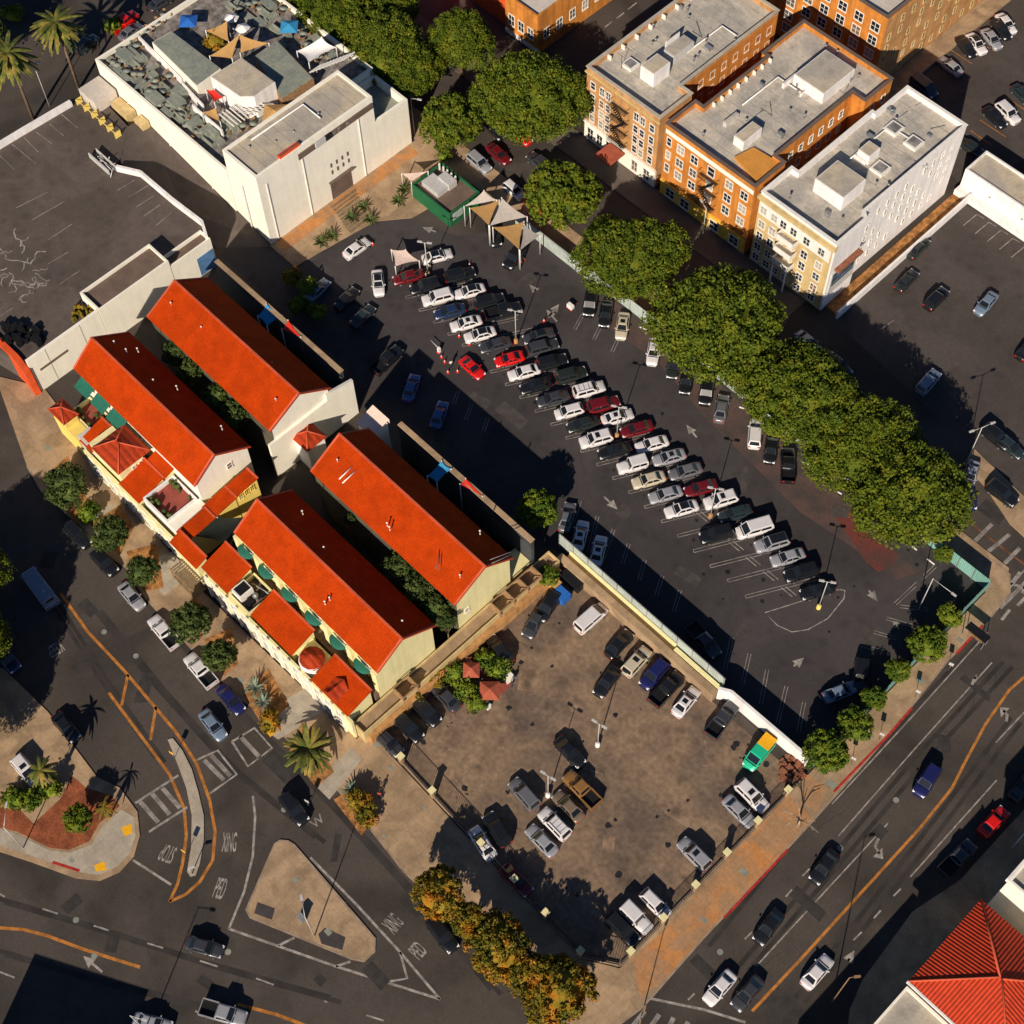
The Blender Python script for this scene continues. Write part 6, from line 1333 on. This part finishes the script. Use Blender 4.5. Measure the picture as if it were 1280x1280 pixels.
for k,(p,r_,l) in enumerate([((1033,938),29,'lowest and largest tree of the hedge row, beside the corner of the lower lot'),((1068,903),22,'second tree from the bottom of the hedge row'),((1093,872),18,'third tree from the bottom of the hedge row'),((1123,836),17,'small tree in the middle of the hedge row'),((1160,801),25,'large tree in the upper half of the hedge row'),((1187,768),18,'uppermost tree of the hedge row below the teal fence corner')]):
    tree(p,r_,'G',l,group=hg,i=k,zc=3.0+r_*.03)
gs='small street trees on the left pavement'
for k,(p,r_,l) in enumerate([((80,606),30,'round dark tree at the top left corner of the left pavement'),((138,664),26,'tree on the left pavement above the two black SUVs'),((177,712),21,'small tree on the left pavement beside the slatted pergola'),((236,776),27,'tree on the left pavement above the white covered pickup'),((275,818),23,'tree on the left pavement beside the open bed pickup')]):
    tree(p,r_,'D',l,group=gs,i=k,zc=3.6)
tree((110,640),13,'S','low shrub patch at the foot of the first left street tree',i=2,name='bush',cat='bush')
tree((95,1022),18,'G','round bright green tree on the red soil of the corner plaza',i=1,zc=3.0)
ga='autumn coloured trees at the lower kerb'
for k,(p,r_,l) in enumerate([((548,1116),25,'yellowing tree at the upper end of the lower kerb group'),((588,1150),17,'small orange tree above the parked black SUV'),((625,1186),30,'broad yellow green tree in the middle of the lower kerb group'),((695,1238),33,'broad autumn tree at the bottom of the lower kerb group'),((662,1218),22,'reddish low tree between the two broad autumn trees')]):
    tree(p,r_,'A',l,group=ga,i=k,zc=4.2)
for k,(p,r_,l) in enumerate([((217,440),19,'first dark shrub from the left in the court between the two upper halls'),((238,462),20,'second dark shrub in the court between the two upper halls'),((272,495),20,'third dark shrub in the court between the two upper halls'),((292,515),21,'fourth dark shrub in the court between the two upper halls'),((438,648),9,'small dark shrub in the court between the two lower halls')]):
    tree(p,r_,'D',l,group='shrubs in the roof courts',i=k,zc=8.0,name='shrub',cat='shrub')
for k,(p,r_,l) in enumerate([((497,712),24,'upper dense shrub of the long green strip between the lower halls'),((520,735),26,'middle shrub of the long green strip between the lower halls'),((545,760),22,'lower shrub of the long green strip between the lower halls'),((558,775),12,'lowest shrub of the green strip by the two yellow gable walls')]):
    tree(p,r_,'D',l,group='shrubs in the roof courts',i=k,zc=8.2,name='shrub',cat='shrub')
for k,(p,l) in enumerate([((365,345),'yellow green shrub in the planted court below the theatre'),((385,358),'second shrub of the planted court below the theatre'),((372,380),'low shrub by the tan coping in the shaded court'),((395,388),'small shrub right of the tan coping in the shaded court'),
    ((497,882),'shrub under the yellow gable, left end of the hedge bed'),((520,865),'shrub under the yellow gable, middle of the hedge bed'),((545,845),'shrub under the yellow gable, right end of the hedge bed'),
    ((622,835),'hedge clump on the right planter of the seating court'),((605,822),'upper hedge clump on the right planter of the seating court'),((567,840),'upper hedge clump on the left planter of the seating court'),((583,860),'middle hedge clump on the left planter of the seating court'),((597,876),'lower hedge clump on the left planter of the seating court'),
    ((448,1000),'green yellow shrub in the lowest kerb planting bed'),((458,1018),'low yellow shrub at the tip of the lowest kerb planting bed'),((20,998),'shrub behind the soil bed of the plaza'),((40,1000),'second shrub behind the soil bed of the plaza'),((62,985),'shrub at the edge of the small plaza car park'),((140,30),'shrub on the left side of the palm street'),((15,15),'green shrub at the top left corner'),((270,50),'yellow green tree among the orange sails on the theatre roof'),((338,900),'low orange shrub beside the tactile pad')]):
    zz=ZD if 'theatre roof' in l else .13
    tree(p,15 if 'theatre roof' in l or 'corner' in l else 12,'B' if 'orange' in l or 'yellow' in l else 'S',l,i=k,name='shrub',cat='shrub',group=None,zc=zz+1.1,z0=zz)
def frond_tree(p,h,n,L_,label,mt='leaf_palm',name='palm_tree',w_=.5,droop=1.3,tr=.28,group=None,skirt=0,up=.5,cat='palm'):
    x,y=W(p[0],p[1],0) if h<1 else W(p[0],p[1],0); root=thing(name,label,cat,(x,y,.0),group=group)
    r=random.Random(int(p[0]*7+p[1])); b=MB(); top=Vector((x,y,h))
    b.tube([(x,y,0),(x+.1,y,h*.5),(x,y,h)],tr,8,r2=tr*.75); part('trunk',b,'bark',root)
    b=MB()
    for i in range(n+skirt):
        a=i*2.399+r.uniform(-.2,.2); el=up-(i/n)*1.2 if i<n else -1.2; LL=L_*(r.uniform(.85,1.1) if i<n else .5); d=Vector((math.cos(a),math.sin(a),0)); pts=[]
        for j in range(6): t=j/5; rr_=LL*t*math.cos(el*(1-.3*t)); pts.append(top+d*rr_+Vector((0,0,LL*t*math.sin(el)-droop*t*t)))
        sd_=Vector((-d.y,d.x,0))
        for j in range(5):
            wa,wb_=w_*(.25+1.6*(j/5)*(1-j/5)*1.6),w_*(.25+1.6*((j+1)/5)*(1-(j+1)/5)*1.6); dz=Vector((0,0,-.22*wa))
            b.add([pts[j]-sd_*wa+dz,pts[j],pts[j]+sd_*wa+dz,pts[j+1]+sd_*wb_+dz,pts[j+1],pts[j+1]-sd_*wb_+dz],[(0,1,4,5),(1,2,3,4)])
    part('fronds',b,mt,root); return root
frond_tree((99,112),14.5,46,4.3,'tall fan palm by the long white parapet, right one of the two',skirt=14,w_=.42,droop=1.6)
frond_tree((42,150),14.5,46,4.3,'tall fan palm by the long white parapet, left one of the two',skirt=14,w_=.42,droop=1.6)
frond_tree((390,948),3.4,44,3.4,'feathery palm on the kerb bed below the last red roof',w_=.35,droop=1.2,up=.9)
frond_tree((68,985),6.5,26,2.0,'small palm at the edge of the plaza car park',w_=.25,droop=.9)
frond_tree((14,1000),1.2,20,1.7,'low palm behind the soil bed at the left edge',w_=.25,droop=.7)
frond_tree((138,1020),3.5,14,1.6,'sparse dry palm at the crosswalk corner of the plaza',mt='leaf_autumn',w_=.15,droop=.8)
for k,(p,l) in enumerate([((320,862),'grey green agave at the top of the kerb bed by the navy car'),((330,880),'grey green agave at the lower part of the kerb bed by the navy car'),((455,1008),'pale agave in the middle of the lowest kerb bed'),((440,992),'agave at the upper end of the lowest kerb bed'),
    ((402,306),'spiky aloe at the left end of the theatre bed'),((415,298),'second spiky aloe of the theatre bed'),((440,275),'aloe in the middle of the theatre bed'),((455,262),'tall aloe right of the middle of the theatre bed'),((463,278),'aloe at the front of the theatre bed'),((498,255),'aloe cluster beside the green office'),((505,240),'tall thin aloe touching the green office')]):
    frond_tree(p,.5,22,1.5 if k<4 else 1.3,l,mt='leaf_agave' if k<4 else 'leaf_dark',name='agave',w_=.13,droop=.25,tr=.12,up=1.2,group='agaves and aloes in the beds',cat='agave')
# offscreen trees whose shade reaches the left street
for k,p in enumerate([(-45,800),(-60,870),(-50,720),(-75,940),(-90,780)]): tree(p,42,'L','big tree just outside the left frame edge, shading the street',i=k,zc=8,group='trees outside the left edge')
tree((-60,40),50,'L','tree beyond the top left corner',i=2)
# ================================================================ LAMPS, POLES
def lamp_post(p,h,label,heads=2,base='rust_metal',ax=0.0,group=None,z0=.0,arm=.9,bh=.8,name='street_lamp',basem='sidewalk_orange',mt='pale_metal'):
    x,y=W(*p,z0); root=thing(name,label,'lamp',(x,y,z0),group=group); b=MB()
    if bh: b.lathe(x,y,[(.32,z0),(.30,z0+bh),(.1,z0+bh+.02)],12); part('base',b,basem,root)
    b=MB(); b.tube([(x,y,z0+bh),(x,y,z0+h)],.085,8,r2=.05); part('pole',b,mt,root)
    for k in range(heads):
        a=ax+k*math.pi if heads==2 else ax; dx,dy=math.cos(a),math.sin(a)
        b=MB(); b.tube([(x,y,z0+h-.1),(x+dx*arm,y+dy*arm,z0+h+.1)],.04,6); o=part('arm',b,mt,root)
        b=MB(); c=(x+dx*(arm+.25),y+dy*(arm+.25)); b.prism([(c[0]-dx*.35-dy*.15,c[1]-dy*.35+dx*.15),(c[0]-dx*.35+dy*.15,c[1]-dy*.35-dx*.15),(c[0]+dx*.35+dy*.12,c[1]+dy*.35-dx*.12),(c[0]+dx*.35-dy*.12,c[1]+dy*.35+dx*.12)],z0+h,z0+h+.14,bottom=True); part('lamp_head',b,mt,o)
    return root
gl='double headed lamps down the middle of the upper lot'
for p,l in [((535,344),'double headed lamp between the pink canopy tent and the white glass roofed car'),((645,428),'double headed lamp above the dark red sports coupe row'),((771,546),'double headed lamp with tan base between dark red cars'),((888,646),'double headed lamp with tan base by the white SUV with sunroof'),((1023,760),'double headed lamp with orange base in the painted island')]:
    lamp_post(p,7.6,l,2,ax=.6,group=gl,arm=.5,basem='yellow_wall' if p[0]>1000 else 'sidewalk_orange')
for p,l in [((747,932),'lamp with white base alone in the middle of the lower lot'),((685,995),'lamp with orange base at the car group of the lower lot')]: lamp_post(p,7.2,l,2,ax=.2,group='lamps of the lower lot',arm=.5,basem='cloth_white')
lamp_post((393,1170),8.6,'tall cobra head lamp on the traffic island',1,bh=0,ax=2.6,arm=2.0,z0=.13); lamp_post((29,1060),8,'lamp post at the kerb of the corner plaza',1,bh=0,ax=2.4,arm=2.5,z0=.13)
lamp_post((62,133),9,'thin pale lamp pole between the two palms',1,bh=0,ax=1.5,arm=.5); lamp_post((518,168),8,'lamp post at the right rear corner of the theatre',1,bh=0,ax=.5,arm=1.2,z0=.13)
lamp_post((878,296),6.5,'lamp post on the pavement below the orange apartment block',1,bh=0,ax=2.8,arm=1.3,z0=.13)
lamp_post((185,1290),9,'lamp post just below the bottom edge near the silver sedan',1,bh=0,ax=.5,arm=1.5); lamp_post((1040,1252),12,'tall utility pole at the bottom edge beside the right street',1,bh=0,ax=.9,arm=.6,z0=.13,mt='wood',name='utility_pole')
lamp_post((1148,762),9,'signal pole at the corner of the hedge street',1,bh=0,ax=0,arm=3,z0=.13,name='signal_pole'); lamp_post((1265,1060),6,'white signal arm over the shaded red car',1,bh=0,ax=2.2,arm=2.6,name='signal_pole',mt='cloth_white')
lamp_post((1208,578),9,'pale utility pole with crossarm at the right end of the tree street',2,bh=0,ax=1.2,arm=1.4,z0=.13,name='utility_pole'); lamp_post((797,1290),7,'wooden signal pole at the bottom of the orange pavement',1,bh=0,ax=2,arm=1.0,z0=.13,name='signal_pole',mt='wood')
lamp_post((240,1092),2.2,'short sign post on the tip of the curved median',1,bh=0,ax=1,arm=.2,z0=.13,name='sign_post'); lamp_post((1058,790),2.4,'bus stop pole',1,bh=0,ax=1,arm=.2,z0=.13,name='sign_post') if False else None
def signpost(p,label,face='pale_metal',h=2.4,w_=.6,a=.3):
    x,y=W(*p,.13); root=thing('street_sign',label,'sign',(x,y,.13)); b=MB(); b.tube([(x,y,.13),(x,y,h)],.035,6); part('post',b,'grey_metal',root)
    b=MB(); dx,dy=math.cos(a)*w_/2,math.sin(a)*w_/2; b.prism([(x-dx+dy*.06,y-dy-dx*.06),(x+dx+dy*.06,y+dy-dx*.06),(x+dx-dy*.06,y+dy+dx*.06),(x-dx-dy*.06,y-dy+dx*.06)],h-.7,h,bottom=True); part('sign_plate',b,face,root)
signpost((1185,838),'parking sign on the upper part of the right pavement'); signpost((1144,872),'parking sign on the middle of the right pavement'); signpost((1099,925),'parking sign beside the hedge row on the right pavement'); signpost((1064,955),'parking sign near the lowest hedge tree'); signpost((233,1070),'sign with yellow plate on the median','yellow_pad'); signpost((218,948),'yellow sign at the head of the median','yellow_pad')
signpost((386,1008),'small sign on the pavement by the white gate box')
bs=thing('bus_shelter','bus shelter with dark roof on the pale paving of the right pavement','bus shelter',(*W(1217,800,.13),.13)); x,y=W(1217,800,.13)
b=MB(); b.box(x-1.6,x+1.6,y-.6,y+.6,2.4,2.55); part('roof',b,'slate_roof' if 'slate_roof' in MT else 'black_metal',bs); b=MB(); 
for sx in (-1.5,1.5):
    for sy in (-.5,.5): b.box(x+sx-.04,x+sx+.04,y+sy-.04,y+sy+.04,.13,2.4)
part('posts',b,'grey_metal',bs); pbox('bench',bs,x-1.2,x+1.2,y+.1,y+.4,.5,.58,'wood')
# bare street tree on orange pavement
bt=thing('bare_tree','leafless young tree leaning on the orange pavement by the right street','tree',(*W(997,1032,.13),.13)); x,y=W(997,1032,.13)
b=MB(); b.tube([(x,y,.13),(x,y+.2,1.8)],.16,7,r2=.11); part('trunk',b,'bark_pale',bt); b=MB()
rr=random.Random(2)
for k in range(9):
    a=rr.uniform(0,6.28); l=rr.uniform(1.5,3); b.tube([(x,y+.2,1.7),(x+math.cos(a)*l*.4,y+.2+math.sin(a)*l*.4,1.7+l*.7),(x+math.cos(a)*l,y+.2+math.sin(a)*l,1.7+l*1.1)],.06,5,r2=.02)
part('branches',b,'bark_pale',bt)
# cones and barriers
cm=MB(); cm.box(-.2,.2,-.2,.2,0,.04); cm.lathe(0,0,[(.15,.04),(.03,.75)],10); cm=cm.mesh('traffic_cone','cloth_red'); cb=MB(); cb.lathe(0,0,[(.115,.32),(.08,.5)],10); cb=cb.mesh('stripe','cloth_white')
for k,(p,l) in enumerate([((548,441),'uppermost traffic cone of the line by the red sports car'),((552,447),'second traffic cone of the line by the red sports car'),((556,453),'third traffic cone of the line by the red sports car'),((572,465),'traffic cone left of the red sports car'),((560,466),'traffic cone at the lower end of the cone line'),((574,421),'traffic cone between white cars of the near centre row'),((587,431),'traffic cone below the white glass roofed car'),((587,332),'red cone beside the black SUV of the far row'),((652,329),'red cone at the foot of the sail pole'),((655,325),'second red cone at the foot of the sail pole'),((680,402),'red cone on the dark coupe row'),((466,306),'red cone behind the white sedan at the aloe bed')]):
    o=bpy.data.objects.new('traffic_cone',cm); COL.objects.link(o); o.location=(*W(*p,0),.012); o['label']=l; o['category']='traffic cone'; o['group']='red traffic cones'
    s=bpy.data.objects.new('stripe',cb); COL.objects.link(s); s.parent=o
br_=thing('barrier_arm','raised pale barrier arm at the upper end of the cone line','barrier',(*W(539,430,0),0)); q0=W(539,430,0); q1=W(549,440,0)
b=MB(); b.tube([(*q0,.9),(*q1,.9)],.06,6); part('arm',b,'pale_metal',br_); b=MB(); b.box(q1[0]-.2,q1[0]+.2,q1[1]-.2,q1[1]+.2,0,1.0); part('box',b,'cloth_white',br_)
# bins
def binbox(p,label,mt,lid,w_=1.6,d=1.2,h=1.3,a=0,name='waste_bin',cat='bin'):
    x,y=W(*p,0); root=thing(name,label,cat,(x,y,0)); b=MB(); b.box(x-w_/2,x+w_/2,y-d/2,y+d/2,.1,h); part('body',b,mt,root); b=MB(); b.box(x-w_/2-.06,x+w_/2+.06,y-d/2-.06,y+d/2+.06,h,h+.1); part('lid',b,lid,root); b=MB()
    for sx in (-1,1):
        for sy in (-1,1): b.box(x+sx*(w_/2-.2)-.08,x+sx*(w_/2-.2)+.08,y+sy*(d/2-.2)-.08,y+sy*(d/2-.2)+.08,0,.1)
    part('wheels',b,'tyre',root)
binbox((702,748),'blue dumpster with dark lid beside the black SUV in the lower lot','cloth_blue','cloth_blue',1.9,1.5,1.4,name='dumpster'); binbox((692,733),'orange bin beside the blue dumpster','cloth_orange','cloth_orange',1.6,1.3,1.3,name='dumpster')
binbox((717,728),'black skip behind the orange bin by the dividing wall','black_metal','black_metal',3.2,1.8,1.6,name='dumpster')
binbox((610,885),'small white bin at the end of the left planter','cloth_white','cloth_white',.6,.6,1.0)
binbox((378,1150),'grey utility cabinet on the traffic island','grey_metal','grey_metal',.9,.6,1.3,name='utility_cabinet',cat='cabinet')
# red umbrellas of the seating court (pyramids)
umbrella((589,836),.13,1.5,'cloth_brick','faded red square umbrella, upper one of the pair in the seating court',4,2.3); umbrella((612,862),.13,1.8,'cloth_brick','faded red square umbrella, lower and larger one in the seating court',4,2.3)
# rubbish heap
hp=MB(); rr=random.Random(6); 
for k in range(60): x,y=W(rr.uniform(976,1003),rr.uniform(945,978),0); s=rr.uniform(.12,.45); h=rr.uniform(.1,.7); hp.box(x-s,x+s,y-s*.7,y+s*.7,.0+.001*k,h)
single('scrap_heap',hp,'rust_metal','heap of brown scrap in the corner of the lower lot below the hedge','scrap heap')
hp=MB()
for k in range(40): x,y=W(rr.uniform(92,120),rr.uniform(384,402),DK); s=rr.uniform(.12,.4); hp.lathe(x,y,[(s,DK),(s*.9,DK+.5),(s*.4,DK+.9)],6)
single('potted_plants',hp,'leaf_autumn','cluster of orange brown potted plants by the cream wall on the raised deck','plants')
hp=MB()
for k in range(50): x,y=W(rr.uniform(5,50),rr.uniform(408,432),DK); s=rr.uniform(.15,.5); hp.box(x-s,x+s,y-s,y+s,DK+.001*k,DK+rr.uniform(.3,1.2))
single('roof_equipment',hp,'black_metal','jumble of dark equipment at the lower corner of the raised deck','equipment')
b=MB(); x,y=W(130,205,DK); 
for k in range(12): b.tube([(x+rr.uniform(-3,3),y+rr.uniform(-1,1),DK+.1),(x+rr.uniform(-3,3),y+rr.uniform(-1,1),DK+rr.uniform(.3,1.6))],.07,5)
b.box(x-2.6,x+2.4,y-.8,y-.6,DK,DK+1.0); b.box(x-2.6,x+2.4,y+.6,y+.7,DK,DK+1.0); single('scaffold_stack',b,'pale_metal','pale tangle of pipes and rails at the end of the bent white parapet','scaffold')
# cart
ct=thing('valet_cart','small white and red cart on a post left of the fence row','cart',(*W(713,386,0),0)); x,y=W(713,386,0)
b=MB(); b.box(x-.5,x+.5,y-.3,y+.3,.3,1.0); part('body',b,'cloth_white',ct); b=MB(); b.tube([(x,y+.2,.3),(x+.1,y+1.4,.3)],.04,5); b.box(x-.5,x+.5,y-.3,y-.1,.1,.3); part('handle',b,'cloth_red',ct)
# ================================================================ PEOPLE
def person(p,label,shirt,pants,rz=0.,step=.22,hair=(.02,.012,.008),arm=.25):
    zp=.13 if 'pavement' in label else .012; x,y=W(*p,zp); root=thing('person',label,'person',(x,y,zp),rz)
    V_=[(0,0,.95),(0,0,1.15),(0,0,1.38),(0,0,1.5),(0,0,1.6),(0,.01,1.72),
        (.1,0,.9),(.11,step*.5,.5),(.11,step,.06),(.11,step+.16,.03),(-.1,0,.9),(-.11,-step*.2,.5),(-.11,-step,.08),(-.11,-step+.15,.03),
        (.19,0,1.4),(.25,-.05,1.12),(.25,arm,.92),(.25,arm+.06,.84),(-.19,0,1.4),(-.25,.02,1.12),(-.26,.12,.88),(-.26,.15,.8)]
    E_=[(0,1),(1,2),(2,3),(3,4),(4,5),(0,6),(6,7),(7,8),(8,9),(0,10),(10,11),(11,12),(12,13),(2,14),(14,15),(15,16),(16,17),(2,18),(18,19),(19,20),(20,21)]
    Rd=[.14,.13,.15,.06,.095,.09,.09,.065,.05,.04,.09,.065,.05,.04,.06,.048,.036,.035,.06,.048,.036,.035]
    me=bpy.data.meshes.new('body'); me.from_pydata(V_,E_,[]); o=bpy.data.objects.new('body',me); COL.objects.link(o)
    md=o.modifiers.new('s','SKIN'); 
    for i,r_ in enumerate(Rd): me.skin_vertices[0].data[i].radius=(r_,r_*.8,) if i<3 else (r_,r_)
    me.skin_vertices[0].data[0].use_root=True
    o.modifiers.new('u','SUBSURF').levels=1
    bpy.context.view_layer.update(); dg=bpy.context.evaluated_depsgraph_get(); m2=bpy.data.meshes.new_from_object(o.evaluated_get(dg)); bpy.data.objects.remove(o)
    m2.materials.clear()
    for k in ('skin',shirt,pants): m2.materials.append(MT[k])
    for f in m2.polygons:
        c=f.center; f.use_smooth=True; f.material_index=2 if c.z<.98 and abs(c.x)<.21 else (1 if .98<=c.z<1.47 and abs(c.x)<.23 else 0)
    q=bpy.data.objects.new('body',m2); COL.objects.link(q); q.parent=root
    b=MB(); b.lathe(0,-.015,[(.10,1.66),(.108,1.72),(.085,1.79),(.03,1.82)],10); h=bpy.data.objects.new('hair',b.mesh('hair','hair')); COL.objects.link(h); h.parent=root
    return root
defm('skin',(.45,.25,.16),.6,var=.1,scale=6,coord='obj'); defm('hair',(.02,.012,.008),.7,coord='obj'); defm('shirt_red',(.55,.05,.03),.8,coord='obj'); defm('shirt_white',(.75,.73,.7),.8,coord='obj'); defm('shirt_dark',(.03,.035,.05),.8,coord='obj'); defm('denim',(.05,.08,.16),.8,coord='obj')
person((475,996),'person in a red top walking on the tan pavement beside the iron railing','shirt_red','shirt_dark',.6)
person((564,459),'attendant in a white top standing beside the traffic cones','shirt_white','shirt_dark',1.2,.08); person((533,349),'attendant in a white top at the first lamp by the canopy tent','shirt_white','denim',2.2,.08)
person((537,338),'attendant in a white top next to the white glass roofed car','shirt_white','shirt_dark',.2,.1); person((640,858),'person in dark clothes beside the seating court planters','shirt_dark','denim',1.0); person((602,839),'person in a red top at the edge of the seating court','shirt_red','denim',2.0,.05)
person((450,1003),'person in white walking past the lowest kerb bed','shirt_white','denim',3.4) if False else None
